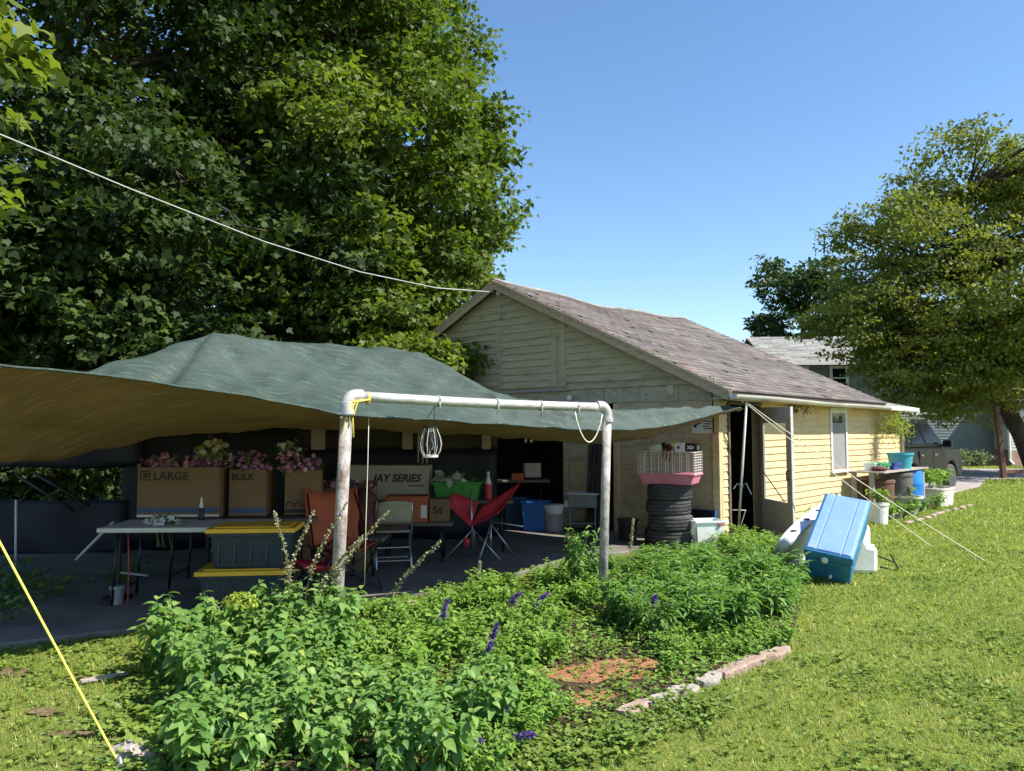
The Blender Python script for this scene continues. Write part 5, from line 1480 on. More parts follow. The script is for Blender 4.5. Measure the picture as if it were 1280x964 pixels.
# dark junk left of tyres
jk = gd(800, 684)
bucket('bucket', (jk.x - 0.1, jk.y + 0.45, 0.045), 0.15, 0.30, M['black'], 'black bucket on the pad between the tyres and the pipe post')
jg = empty('black_jug', (jk.x + 0.16, jk.y + 0.12, 0.045), 0, 'small black jug with white cap next to the tyres', 'jug')
MB().lathe([(0, 0), (0.07, 0), (0.075, 0.02), (0.075, 0.17), (0.03, 0.24), (0.025, 0.27)], (0, 0, 0), 18).build('jug_body', M['black'], jg, smooth=True)
MB().lathe([(0, 0.265), (0.03, 0.265), (0.03, 0.295), (0, 0.295)], (0, 0, 0), 14).build('cap', M['white_bucket'], jg)

# ================================================================== BESIDE THE BARN: cooler and white plastic things
h_ = Vector((0.60, 0.80, 0))
al = h_ * math.cos(R(31)) + Vector((0, 0, math.sin(R(31))))
w_ = Vector((0.80, -0.60, 0)) * math.cos(R(12)) + Vector((0, 0, -math.sin(R(12))))
w_ = (w_ - al * w_.dot(al)).normalized()
n_ = w_.cross(al)
rotm = Matrix((w_, al, n_)).transposed()
CL, CWW, CHH = 1.02, 0.47, 0.38
co_base = gd(1034, 728)
cooler = empty('cooler_chest', co_base, 0, 'large blue cooler chest tilted on its end on the lawn', 'cooler')
def cpart(mb): 
    mb.v = [tuple(rotm @ (Vector(v) + Vector((0, CL / 2, CHH / 2)))) for v in mb.v]; return mb
body = MB(); k = 0.95
vs = [(sx * CWW / 2 * q_, sy * CL / 2 * (q_ * .5 + .5), z_) for z_, q_ in ((-CHH / 2, k), (CHH / 2 - 0.115, 1.0)) for sx, sy in ((-1, -1), (1, -1), (1, 1), (-1, 1))]
body.add(vs, [(3, 2, 1, 0), (4, 5, 6, 7), (0, 1, 5, 4), (1, 2, 6, 5), (2, 3, 7, 6), (3, 0, 4, 7)])
bo_ = cpart(body).build('cooler_body', M['cooler_body'], cooler, bevel=0.02)
lidm = MB(); lidm.bb(-CWW / 2 - .012, CWW / 2 + .012, -CL / 2 - .012, CL / 2 + .012, CHH / 2 - 0.11, CHH / 2)
ld = cpart(lidm).build('lid', M['cooler_body'], cooler, bevel=0.022)
tp = MB(); tp.bb(-CWW / 2 + 0.012, CWW / 2 - 0.012, -CL / 2 + 0.012, CL / 2 - 0.012, CHH / 2 - 0.005, CHH / 2 + 0.006)
cpart(tp).build('lid_top', M['cooler_top'], ld, bevel=0.005)
for x0, x1 in ((-CWW / 2 + 0.02, -CWW / 2 + 0.105), (-CWW / 2 + 0.117, CWW / 2 - 0.117), (CWW / 2 - 0.105, CWW / 2 - 0.02)):
    rb = MB(); rb.bb(x0, x1, -CL / 2 + 0.02, CL / 2 - 0.02, CHH / 2 + 0.0062, CHH / 2 + 0.014)
    cpart(rb).build('lid_rib', M['cooler_top'], ld, bevel=0.005)
hd = MB().ball((-0.03, -CL / 2 - 0.02, 0.10), 0.038, 12, 8, (1.0, 0.55, 1.1))
cpart(hd).build('drain_cap', M['white_plastic'], cooler, smooth=True)
hd = MB().lathe([(0, -0.02), (0.018, -0.02), (0.018, 0.02), (0, 0.02)], (0, 0, 0), 12).xf(Matrix.Translation((0.03, -CL / 2 + 0.0, -0.12)) @ Matrix.Rotation(R(90), 4, 'X'))
cpart(hd).build('drain_plug', M['white_plastic'], cooler)
mz = min(v.co.z for v in bo_.data.vertices)
cooler.location.z = -mz - 0.012
# white molded panel (curved) leaning beside it
P00 = gd(963, 707)
wp = empty('lounger_shell', P00, 0, 'white molded plastic lounger shell lying on its edge behind the blue cooler', 'lounger')
rimc = curve([gd(963, 707), at(974, 678, 8.75), at(994, 655, 9.05), at(1022, 633, 9.5), at(1050, 620, 9.9)], 6, .5)
innc = curve([gd(972, 709), at(985, 682, 8.62), at(1006, 661, 8.85), at(1034, 640, 9.3), at(1060, 628, 9.7)], 6, .5)
lowc = curve([gd(976, 710), gd(992, 710), gd(1010, 706), gd(1040, 694), gd(1066, 684)], 6, .5)
fl_ = [[a.lerp(b, j / 4) - P00 + Vector((0, 0, 0.012 * math.sin(math.pi * j / 4))) for j in range(5)] for a, b in zip(rimc, innc)]
fc_ = [[a.lerp(b, j / 8) - P00 + Vector((0.05, 0.10, 0)) * math.sin(math.pi * j / 8) for j in range(9)] for a, b in zip(innc, lowc)]
grid_sheet('rim_flange', fl_, M['white_plastic'], wp, 0.012)
grid_sheet('shell_side', fc_, M['white_plastic'], wp, 0.012)
MB().tube([p - P00 for p in rimc], 0.014, 8).build('rolled_edge', M['white_plastic'], wp, smooth=True)
for i in (10, 14, 17):
    p = rimc[i].lerp(innc[i], .5) - P00
    MB().lathe([(0.016, 0.0), (0.024, 0.010), (0.032, 0.010), (0.032, -0.02), (0.016, -0.02)], p + Vector((0, -0.005, 0.012)), 16).build('cup_ring', M['barrel_grey'], wp)
# white jugs behind the cooler
def jug(c, rz, label, s=1.0, tilt=0.0):
    t = empty('plastic_jug', c, rz, label, 'jug')
    t.rotation_euler = (tilt, 0, rz)
    MB().prism([(-0.15 * s, 0), (0.15 * s, 0), (0.15 * s, 0.30 * s), (0.07 * s, 0.40 * s), (-0.09 * s, 0.40 * s), (-0.15 * s, 0.34 * s)], 'y', -0.11 * s, 0.11 * s).build('jug_body', M['jug'], t, bevel=0.03)
    MB().lathe([(0, 0.40 * s), (0.035 * s, 0.40 * s), (0.035 * s, 0.44 * s), (0, 0.44 * s)], (0.0, 0, 0), 14).build('cap', M['white_plastic'], t)
    MB().tube([(0.07 * s, 0, 0.40 * s), (0.12 * s, 0, 0.43 * s), (0.16 * s, 0, 0.36 * s), (0.148 * s, 0, 0.27 * s)], 0.016 * s, 8).build('handle', M['jug'], t, smooth=True)
    return t
j1 = gd(1082, 718)
jt = empty('cut_container', (j1.x, j1.y + 0.12, 0), R(-10), 'white plastic container with an open mouth standing by the blue cooler', 'container')
MB().prism([(-0.16, 0), (0.155, 0), (0.165, 0.30), (0.07, 0.32), (0.035, 0.40), (-0.02, 0.455), (-0.15, 0.46)], 'y', -0.12, 0.12).build('container_body', M['jug'], jt, bevel=0.045)
MB().lathe([(0.045, 0.0), (0.055, 0.0), (0.055, 0.015), (0.045, 0.015)], (0.10, 0, 0.302), 18).build('mouth_ring', M['jug'], jt)
MB().lathe([(0, 0.0), (0.044, 0.0), (0.044, 0.004), (0, 0.004)], (0.10, 0, 0.306), 18).build('mouth_inside', M['maroon'], jt)
j2 = gd(1064, 700)
jug((j2.x + 0.12, j2.y + 0.25, 0), R(15), 'milky white jug standing half hidden behind the blue cooler', 1.25)
# prop under the cooler's high end (second cooler/crate)
prop = bl(0, 0)
wc = empty('crate', (co_base.x + 0.50, co_base.y + 0.74, 0), math.atan2(-0.6, 0.8), 'white plastic crate propping up the high end of the blue cooler', 'crate')
cr_ = MB()
for (a0, a1, b0, b1) in ((-0.17, 0.17, -0.15, -0.135), (-0.17, 0.17, 0.135, 0.15), (-0.17, -0.155, -0.134, 0.134), (0.155, 0.17, -0.134, 0.134)):
    cr_.bb(a0, a1, b0, b1, 0.0, 0.36)
cr_.build('crate_walls', M['white_plastic'], wc, bevel=0.004)
MB().bb(-0.169, 0.169, -0.149, 0.149, 0.361, 0.372).build('crate_top', M['white_plastic'], wc)
# black wire stand
ws = gd(1108, 712)
wst = empty('wire_stand', (ws.x, ws.y, 0), 0, 'black bent wire stand on the lawn beside the white container', 'stand')
MB().tube([(-0.10, 0.10, 0.16), (0.10, 0.0, 0.08), (0.13, 0.0, 0.02)], 0.009, 6).build('wire_rod', M['black_metal'], wst)
MB().tube([(-0.10, -0.05, 0.04), (0.08, -0.12, 0.0), (0.13, -0.12, 0.01)], 0.009, 6).build('wire_rod', M['black_metal'], wst)
MB().tube([(0.08, 0.06, 0.17), (0.10, 0.0, 0.08), (0.10, -0.12, 0.0)], 0.009, 6).build('wire_rod', M['black_metal'], wst)
# boards leaning at the wall
ob_ = empty('plank_pallet', bl(2.72, -0.36, 0), BANG, 'weathered grey plank panel leaning against the yellow wall', 'panel')
ob_.rotation_euler = (R(22), 0, BANG)
for k in range(4):
    MB().bb(-0.30 + 0.125 * k, -0.30 + 0.125 * k + 0.118, -0.012, 0.012 - 0.002 * (k % 2), 0, 0.66 - 0.02 * (k % 3)).build('plank', M['board_grey'], ob_, bevel=0.003)
MB().bb(-0.29, 0.19, 0.0125, 0.03, 0.1, 0.16).build('batten', M['board_grey'], ob_)

# --- bench with tubs, barrels, pots
def bench():
    c = bl(6.1, -0.42, 0)
    t = empty('potting_bench', c, BANG, 'weathered plank bench against the yellow barn wall over the barrels', 'bench')
    for k in range(4):
        MB().bb(-1.35, 1.45 - 0.06 * (k % 2), -0.34 + 0.16 * k, -0.34 + 0.16 * k + 0.152, 0.845, 0.872 - 0.003 * (k % 2)).build('plank', M['board_grey'], t, bevel=0.004)
    for x, y in ((-1.28, 0.22), (1.3, 0.22), (1.33, -0.24), (-1.3, -0.1)):
        MB().bb(x - 0.04, x + 0.04, y - 0.04, y + 0.04, 0, 0.844).build('leg', M['board_grey'], t, bevel=0.005)
    return t
bench()
brp = bl(7.02, -0.50, 0)
br = empty('barrel', brp, 0, 'blue plastic barrel under the potting bench', 'barrel')
MB().lathe([(0.0, 0), (0.25, 0.0), (0.275, 0.03), (0.282, 0.12), (0.288, 0.25), (0.292, 0.27), (0.288, 0.29), (0.292, 0.42), (0.288, 0.53), (0.293, 0.55), (0.288, 0.57), (0.278, 0.78), (0.26, 0.815), (0.0, 0.815)], (0, 0, 0), 36).build('barrel_shell', M['barrel_blue'], br, smooth=False)
smooth_by_angle(br.children[0], 50)
brp = bl(6.2, -0.52, 0)
br = empty('barrel', brp, 0, 'dark grey bin under the potting bench next to the blue barrel', 'barrel')
MB().lathe([(0.0, 0), (0.24, 0.0), (0.255, 0.03), (0.305, 0.74), (0.32, 0.745), (0.32, 0.79), (0.30, 0.80), (0.0, 0.80)], (0, 0, 0), 36).build('bin_shell', M['barrel_grey'], br)
smooth_by_angle(br.children[0], 40)
brp = bl(5.45, -0.42, 0)
br = empty('barrel', brp, 0, 'brown rusted bin at the near end of the potting bench'.replace('near ', 'window '), 'barrel')
MB().lathe([(0.0, 0), (0.24, 0.0), (0.255, 0.03), (0.285, 0.64), (0.30, 0.645), (0.30, 0.69), (0.28, 0.70), (0.0, 0.70)], (0, 0, 0), 36).build('bin_shell', M['rust_post'], br)
smooth_by_angle(br.children[0], 40)
def round_pot(name, c, r, h, mat, label, cat, taper=0.8, lipw=0.02, fill=True, ribs=0):
    t = empty(name, c, 0, label, cat)
    o_ = MB().lathe([(0.0, 0), (r * taper, 0.0), (r * (taper * .45 + .55), h * .5), (r, h - 0.04), (r + lipw, h - 0.038), (r + lipw, h), (r - 0.015, h), (r - 0.02, h - 0.06), (0, h - 0.06)], (0, 0, 0), 32).build('pot_wall', mat, t)
    smooth_by_angle(o_, 35)
    for k in range(ribs):
        a = 2 * math.pi * k / ribs
        MB().tube([(r * taper * math.cos(a) * 1.0, r * taper * math.sin(a) * 1.0, 0.02), (r * (taper * .45 + .55) * math.cos(a), r * (taper * .45 + .55) * math.sin(a), h * .5), (r * math.cos(a), r * math.sin(a), h - 0.05)], 0.012, 5).build('flute', mat, t)
    if fill:
        MB().lathe([(0, h - 0.055), (r - 0.022, h - 0.058)], (0, 0, 0), 24).build('potting_soil', M['soil'], t)
    return t
round_pot('plastic_tub', bl(6.58, -0.50, 0.872), 0.235, 0.31, M['teal_tub'], 'teal plastic tub standing on the potting bench', 'tub', 0.8, 0.015, False)
wb = empty('basin', bl(7.18, -0.32, 0.872), 0, 'stack of two pale basins on the end of the potting bench', 'basin')
for k in range(2):
    MB().lathe([(0, 0), (0.17, 0.0), (0.22, 0.10), (0.23, 0.10), (0.23, 0.115), (0.21, 0.115), (0.16, 0.01), (0, 0.01)], (0, 0, 0.085 * k), 28).build('basin_wall', M['planter'], wb)
bbn = tub('blue_tray', bl(5.95, -0.50, 0.872), 0.36, 0.26, 0.12, plain('deep_blue_plastic', (0.02, 0.04, 0.30), 0.45), 'deep blue plastic tray on the potting bench', 'tray', BANG, 0.8, rim=0.012)
gnet = MB()
rs = random.Random(21)
g0_ = bl(5.35, -0.48, 0.875)
for i in range(26):
    a = rs.uniform(0, 6.28)
    gnet.tube([g0_ + Vector((0.22 * math.cos(a + q_ * .5) * (1 - .2 * q_), 0.14 * math.sin(a + q_ * .5), 0.012 + 0.13 * abs(math.sin(q_ * .8 + i)))) for q_ in (0, .7, 1.4, 2.1, 2.8)], 0.014, 5)
tag(gnet.build('coiled_hose', plain('green_hose', (0.06, 0.36, 0.17), 0.45), smooth=True), 'heap of coiled green hose on the potting bench', 'hose')
wpt = tub('small_tray', bl(5.10, -0.40, 0.872), 0.26, 0.2, 0.15, M['frosted'], 'pale translucent tray on the potting bench beside the hose', 'tray', BANG + .2, 0.85, rim=0.01)
cly = MB().ball(bl(5.05, -0.58, 0.92), 0.10, 14, 8, (1.6, 1.0, 0.5))
tag(cly.build('rag_heap', M['maroon'], smooth=True), 'dull red rag heap at the window end of the potting bench', 'rag')
# pots
pot1 = bucket('bucket', gd(1098, 655)[:], 0.17, 0.36, M['white_bucket'], 'white pail planted with green leaves near the cooler', 0.88)
pot2c = gd(1131, 643)
round_pot('planter', pot2c, 0.31, 0.36, M['planter'], 'fluted white round planter with green leaves before the barrels', 'planter', 0.62, 0.025, True, 20)
pot3c = gd(1172, 632)
pot3 = empty('planter', pot3c, BANG, 'long weathered white planter with big green leaves by the car', 'planter')
pm = MB(); vs = []
for z_, q_ in ((0, 0.86), (0.34, 1.0), (0.36, 1.04), (0.40, 1.04), (0.40, 0.97), (0.34, 0.94)):
    n8 = 20
    for i in range(n8):
        a = 2 * math.pi * i / n8
        cx_ = abs(math.cos(a)) ** 0.55 * math.copysign(1, math.cos(a)); sy_ = abs(math.sin(a)) ** 0.55 * math.copysign(1, math.sin(a))
        vs.append((0.55 * cx_ * q_, 0.27 * sy_ * q_, z_))
fs = [tuple(range(19, -1, -1))]
for a in range(5):
    for i in range(20): fs.append((a * 20 + i, a * 20 + (i + 1) % 20, (a + 1) * 20 + (i + 1) % 20, (a + 1) * 20 + i))
fs.append(tuple(100 + i for i in range(20)))
pm.add(vs, fs); pm.build('planter_wall', M['planter'], pot3, bevel=0.008)
brk = gd(1118, 648)
for k in range(2):
    tag(MB().box((brk.x - 0.05 + 0.12 * k, brk.y - 0.05, 0.05 + 0.085 * 0), (0.20, 0.10, 0.10), (0, 0, 0.6 + .3 * k)).build('brick', M['stone'], bevel=0.006), 'loose weathered brick between the pail and the fluted planter', 'brick', 'bricks beside the planters')
# stone edging along the planters
for k in range(9):
    p = bl(4.6 + 0.52 * k, -1.18 - 0.03 * math.sin(k), 0.02)
    tag(MB().box((p.x, p.y, 0.02), (0.34 + 0.10 * math.sin(k * 2), 0.08, 0.05), (0.03 * math.sin(k), 0, BANG + 0.09 * math.sin(k * 3))).build('edging_stone', M['stone'], bevel=0.014), 'flat grey edging stone along the planters by the barn', 'stone', 'edging stones along the planters')

# garden edging stones (front edge of the bed)
edge_px = [(985, 815), (952, 826), (925, 838), (900, 849), (868, 861), (838, 872), (808, 884), (776, 897)]
for i in range(len(edge_px) - 1):
    a, b = gd(*edge_px[i]), gd(*edge_px[i + 1])
    if i == 3: b = a.lerp(b, 0.8)
    d = (b - a); L = d.length * 1.03
    ang = math.atan2(d.y, d.x) + 0.06 * math.sin(i * 2.3)
    mb = MB(); vs = []; er = random.Random(50 + i); nn_ = 9
    for z_, kk in ((-0.05, 1.0), (0.010, 1.0), (0.022, 0.86)):
        for q_ in range(nn_ * 2):
            u_ = (q_ % nn_) / (nn_ - 1) * 2 - 1; sd_ = -1 if q_ < nn_ else 1
            if sd_ > 0: u_ = -u_
            hw = 0.055 + 0.014 * math.sin(u_ * 3 + i * 2 + sd_) - 0.018 * u_ ** 4 + er.uniform(-.006, .006)
            vs.append((u_ * L / 2 * (0.97 + .03 * kk), sd_ * hw * kk, z_ + er.uniform(-.006, .006) * (z_ > 0)))
    m_ = nn_ * 2; fs = [tuple(range(m_ - 1, -1, -1)), tuple(2 * m_ + q_ for q_ in range(m_))]
    for r0 in (0, 1):
        for q_ in range(m_): fs.append((r0 * m_ + q_, r0 * m_ + (q_ + 1) % m_, (r0 + 1) * m_ + (q_ + 1) % m_, (r0 + 1) * m_ + q_))
    mb.add(vs, fs)
    o = mb.build('edging_stone', M['stone'] if i in (0, 1, 2, 6) else M['stone_grey'], bevel=0.004)
    c = (a + b) / 2
    o.location = (c.x, c.y, 0.02 + 0.01 * math.sin(i)); o.rotation_euler = (0.06 * math.sin(i * 3), 0.03 * math.sin(i), ang)
    tag(o, 'weathered edging stone along the front of the garden bed', 'stone', 'edging stones of the garden bed')
# stones by the bed
for (px, py, s, lb) in ((512, 768, 0.13, 'brown round stone among the weeds by the concrete edge'), (168, 950, 0.10, 'broken grey stone by the foot of the yellow guy rope'), (186, 957, 0.08, 'pinkish broken stone beside the grey one at the bed corner')):
    p = gd(px, py); mb = MB().ball((0, 0, 0), s, 12, 8, (1.2, 0.9, 0.55)); rr = random.Random(px)
    mb.v = [(x + rr.uniform(-.012, .012), y + rr.uniform(-.012, .012), z_ + rr.uniform(-.01, .01)) for x, y, z_ in mb.v]
    o = mb.build('stone', M['stone'] if px != 168 else M['stone_grey'], smooth=False); o.location = (p.x, p.y, s * 0.35)
    tag(o, lb, 'stone')
# thin strip of wood in the grass
a, b = gd(100, 858), gd(160, 847)
tag(MB().bar(a + Vector((0, 0, .03)), b + Vector((0, 0, .03)), 0.035, 0.02).build('wood_strip', M['stone_grey'], bevel=0.003), 'pale strip of wood lying in the grass beside the guy rope', 'strip')

# ================================================================== CAR
CA = R(90 - 46)
fw = gd(1189, 613)
car_c = Vector((fw.x, fw.y, 0)) + Matrix.Rotation(CA, 3, 'Z') @ Vector((-1.55, 0.93, 0))
car = empty('parked_car', car_c, CA, 'dark grey sport utility vehicle parked beyond the barn end', 'car')
def arch(cx, r_, n=10):
    return [(cx + r_ * math.cos(a), 0.36 + r_ * math.sin(a)) for a in [math.pi - math.pi * i / n for i in range(n + 1)]]
lowp = [(-2.42, 0.42)] + [(-2.0, 0.32)] + [p for p in arch(-1.40, 0.44)] + [(1.08, 0.30)] + arch(1.55, 0.44) + [(2.30, 0.34), (2.50, 0.45), (2.52, 0.85), (2.42, 1.06), (2.0, 1.14), (1.20, 1.20), (-2.36, 1.20), (-2.46, 0.9)]
lower = MB(); 
n = len(lowp)
vs = []
for y_, ins in ((-0.97, 0), (0.97, 0)):
    vs += [(x, y_ * (1.0 if z_ < 1.0 else 0.965), z_) for x, z_ in lowp]
lower.add(vs, [tuple(range(n)), tuple(range(2 * n - 1, n - 1, -1))] + [(i, (i + 1) % n, (i + 1) % n + n, i + n) for i in range(n)])
carb = lower.build('car_body', M['car_paint'], car, bevel=0.05)
# greenhouse
gh = MB()
bot = [(-2.34, 0.92), (1.25, 0.92)]; 
gv = [(-2.36, -0.93, 1.20), (1.22, -0.93, 1.20), (1.22, 0.93, 1.20), (-2.36, 0.93, 1.20), (-2.15, -0.74, 1.90), (0.42, -0.74, 1.91), (0.42, 0.74, 1.91), (-2.15, 0.74, 1.90)]
gh.add(gv, [(3, 2, 1, 0), (4, 5, 6, 7), (0, 1, 5, 4), (1, 2, 6, 5), (2, 3, 7, 6), (3, 0, 4, 7)])
gh.build('cabin', M['car_paint'], car, bevel=0.07)
def pane(u0, u1, v0, v1, s, slant0=0, slant1=0):
    A, B, Cc, D = [Vector(gv[i]) for i in ((0, 1, 5, 4) if s < 0 else (3, 2, 6, 7))]
    def P(u, v): return (A.lerp(B, u)).lerp(D.lerp(Cc, u), v) + Vector((0, s * 0.008, 0.002))
    q = [P(u0, v0), P(u1, v0), P(u1 + slant1, v1), P(u0 + slant0, v1)]
    q2 = [p + Vector((0, s * 0.006, 0)) for p in q]
    return MB().add(q + q2, [(0, 1, 2, 3), (4, 7, 6, 5), (0, 4, 5, 1), (1, 5, 6, 2), (2, 6, 7, 3), (3, 7, 4, 0)])
for s in (-1, 1):
    for (u0, u1, a0, a1) in ((0.05, 0.26, 0.03, 0.01), (0.30, 0.56, 0.01, 0.0), (0.60, 0.90, 0.0, 0.03)):
        pane(u0, u1, 0.12, 0.88, s, a0, a1).build('side_window', M['car_glass'], car)
    o = MB().bar((-1.95, s * 0.72, 1.945), (0.25, s * 0.72, 1.955), 0.035, 0.03).build('roof_rail', M['car_trim'], car, bevel=0.008)
    mr = MB().box((0.85, s * 1.09, 1.29), (0.14, 0.22, 0.18)).build('side_mirror', M['car_paint'], car, bevel=0.03)
    MB().bar((0.85, s * 0.92, 1.23), (0.85, s * 1.02, 1.27), 0.04, 0.04).build('mirror_arm', M['black'], mr)
    for x0, x1 in ((-0.95, 0.05), (0.07, 1.1)):
        dr = MB().bb(x0, x1, s * 0.966, s * 0.978, 0.45, 1.12).build('door', M['car_paint'], car, bevel=0.02)
        MB().bb(x0 + 0.06, x0 + 0.26, s * 0.979, s * 1.0, 0.98, 1.02).build('handle', M['car_trim'], dr, bevel=0.006)
    MB().bb(-1.0, 1.1, s * 0.95, s * 1.03, 0.30, 0.34).build('running_board', M['black'], car, bevel=0.01)
    MB().bb(2.40, 2.53, s * 0.92, s * 0.60, 0.78, 0.98).build('headlight', M['glass_dark'], car, bevel=0.02)
    MB().bb(-2.47, -2.38, s * 0.94, s * 0.76, 0.85, 1.18).build('tail_light', M['lamp_red'], car, bevel=0.02)
    for x_ in (-1.40, 1.55):
        w_e = empty('wheel', (x_, s * 0.86, 0.36), 0, parent=car)
        rot = Matrix.Rotation(R(90), 4, 'X')
        o = MB().lathe([(0.22, -0.11), (0.31, -0.12), (0.355, -0.09), (0.36, 0.0), (0.355, 0.09), (0.31, 0.12), (0.22, 0.11)], (0, 0, 0), 32).xf(rot).build('tyre', M['tyre'], w_e, smooth=True)
        rim = MB().lathe([(0.0, -0.05), (0.23, -0.07), (0.23, 0.07), (0.0, 0.05)], (0, 0, 0), 24)
        for k in range(6):
            a = math.pi * k / 3
            rim.box((0.13 * math.cos(a), 0.13 * math.sin(a), 0), (0.2, 0.05, 0.17), (0, 0, a))
        rim.xf(rot).build('rim', M['alloy'], w_e)
ws_ = MB()
A, B, Cc, D = [Vector(gv[i]) for i in (1, 2, 6, 5)]
q = [A.lerp(D, 0.1).lerp(B.lerp(Cc, 0.1), 0.06), A.lerp(D, .1).lerp(B.lerp(Cc, .1), .94), A.lerp(D, .9).lerp(B.lerp(Cc, .9), .92), A.lerp(D, .9).lerp(B.lerp(Cc, .9), .08)]
q = [p + Vector((0.012, 0, 0.012)) for p in q]
ws_.add(q, [(0, 1, 2, 3)]); ws_.build('windscreen', M['car_glass'], car)
MB().bb(2.40, 2.56, -0.9, 0.9, 0.45, 0.62).build('front_bumper', M['black'], car, bevel=0.03)
MB().bb(-2.52, -2.40, -0.9, 0.9, 0.45, 0.62).build('rear_bumper', M['black'], car, bevel=0.03)

# ================================================================== NEIGHBOUR HOUSE
HA = R(-4)
ho = Vector((13.1, 38.0, 0))
house = empty('neighbour_house', ho, HA, 'two storey blue grey clapboard house beyond the driveway', 'house')
def lap_wall(name, x0, x1, z0, z1, y, mat, parent, ex=0.13, holes=()):
    P, Fc = [], []
    z_ = z0
    while z_ < z1 - 0.01:
        zt = min(z1, z_ + ex)
        segs = [(x0, x1)]
        for (hx0, hx1, hz0, hz1) in holes:
            if zt > hz0 and z_ < hz1:
                ns = []
                for a, b in segs:
                    if hx1 <= a or hx0 >= b: ns.append((a, b)); continue
                    if a < hx0: ns.append((a, hx0))
                    if hx1 < b: ns.append((hx1, b))
                segs = ns
        for a, b in segs:
            k = len(P)
            P += [(a, y - 0.022, z_), (b, y - 0.022, z_), (b, y - 0.002, zt), (a, y - 0.002, zt), (a, y, z_), (b, y, z_)]
            Fc += [(k, k + 1, k + 2, k + 3), (k + 4, k + 5, k + 1, k)]
        z_ = zt
    me = bpy.data.meshes.new(name); me.from_pydata(P, [], Fc)
    return tag(link_mesh(name, me, mat, parent), kind='stuff')
W1, HE = 12.2, 5.0
core = MB().bb(0.02, W1 - .02, 0.0, 8, 0.0, HE).build('wall', M['house_blue'], house)
wins = [(0.8, 1.55, 3.75, 4.85), (2.55, 3.45, 3.65, 4.85), (6.4, 8.6, 2.45, 3.45), (4.9, 5.7, 3.65, 4.85), (10.2, 11.0, 3.65, 4.85)]
lap_wall('siding', 0, W1, 0.55, HE, -0.003, M['house_blue'], core, 0.14, [(a - .02, b + .02, c - .02, d + .02) for a, b, c, d in wins])
MB().bb(-0.02, W1 + 0.02, -0.05, 0.0, 0.0, 0.54).build('foundation', M['brick_found'], house)
for (a, b, c, d) in wins:
    f = MB(); t_ = 0.13
    f.bb(a, a + t_, -0.06, 0.001, c, d); f.bb(b - t_, b, -0.06, 0.001, c, d); f.bb(a + t_, b - t_, -0.06, 0.001, d - t_, d); f.bb(a + t_, b - t_, -0.075, 0.001, c, c + t_)
    wf = f.build('window', M['house_trim'], house)
    MB().bb(a + t_, b - t_, -0.02, -0.012, c + t_, d - t_).build('pane', M['glass_dark'], wf)
    if b - a > 1.5: MB().bb((a + b) / 2 - .06, (a + b) / 2 + .06, -0.05, -0.021, c + t_, d - t_).build('mullion', M['house_trim'], wf)
    else: MB().bb(a + t_, b - t_, -0.05, -0.021, (c + d) / 2 - .03, (c + d) / 2 + .03).build('meeting_rail', M['house_trim'], wf)
def far_roof(x0, x1, y0, yr, z0, zr, name, parent, mat, ex=0.22):
    P, Fc, tn = [], [], []
    n = int(math.hypot(yr - y0, zr - z0) / ex); r_ = random.Random(3)
    for i in range(n):
        f0, f1 = i / n, (i + 1.15) / n
        x = x0 - (0.5 if i % 2 else 0)
        while x < x1:
            wd = r_.uniform(0.5, 0.9); a, b = max(x, x0), min(x + wd - .015, x1)
            if b > a:
                k = len(P); lf = 0.03 + r_.uniform(0, .015)
                P += [(a, y0 + (yr - y0) * f0, z0 + (zr - z0) * f0 + lf), (b, y0 + (yr - y0) * f0, z0 + (zr - z0) * f0 + lf), (b, y0 + (yr - y0) * f1, z0 + (zr - z0) * f1 + .005), (a, y0 + (yr - y0) * f1, z0 + (zr - z0) * f1 + .005), (a, y0 + (yr - y0) * f0, z0 + (zr - z0) * f0 - .02), (b, y0 + (yr - y0) * f0, z0 + (zr - z0) * f0 - .02)]
                Fc += [(k, k + 1, k + 2, k + 3), (k + 4, k + 5, k + 1, k)]
                t = 0.5 + r_.gauss(0, .25); tn += [t, t * .5]
            x += wd
    me = bpy.data.meshes.new(name); me.from_pydata(P, [], Fc)
    at_ = me.attributes.new('tint', 'FLOAT', 'FACE'); at_.data.foreach_set('value', np.clip(tn, 0, 1).astype(np.float32))
    return tag(link_mesh(name, me, mat, parent), kind='stuff')
m2 = M['shingles'].copy(); m2.name = 'pale_grey_shingles'
for nd in m2.node_tree.nodes:
    if nd.type == 'VALTORGB':
        for el, c in zip(nd.color_ramp.elements, ((0.20, 0.20, 0.18), (0.31, 0.305, 0.28), (0.43, 0.42, 0.39))): el.color = (*c, 1)
M['shingles_far'] = m2
rfh = MB().prism([(-0.5, HE - 0.1), (-0.5, HE), (4.0, 6.75), (8.5, HE), (8.5, HE - 0.1), (4, 6.6)], 'x', -0.5, W1 + 0.5).build('roof', M['dark_wood'], house)
far_roof(-0.55, W1 + 0.55, -0.55, 4.0, HE - 0.0, 6.78, 'roof_shingles', rfh, M['shingles_far'])
MB().bb(-0.5, W1 + 0.5, -0.60, -0.51, HE - 0.14, HE + 0.02).build('eave_gutter', M['house_trim'], house)
MB().bb(2.4, 2.8, 3.4, 3.8, 6.5, 6.95).build('roof_vent', M['black'], rfh)
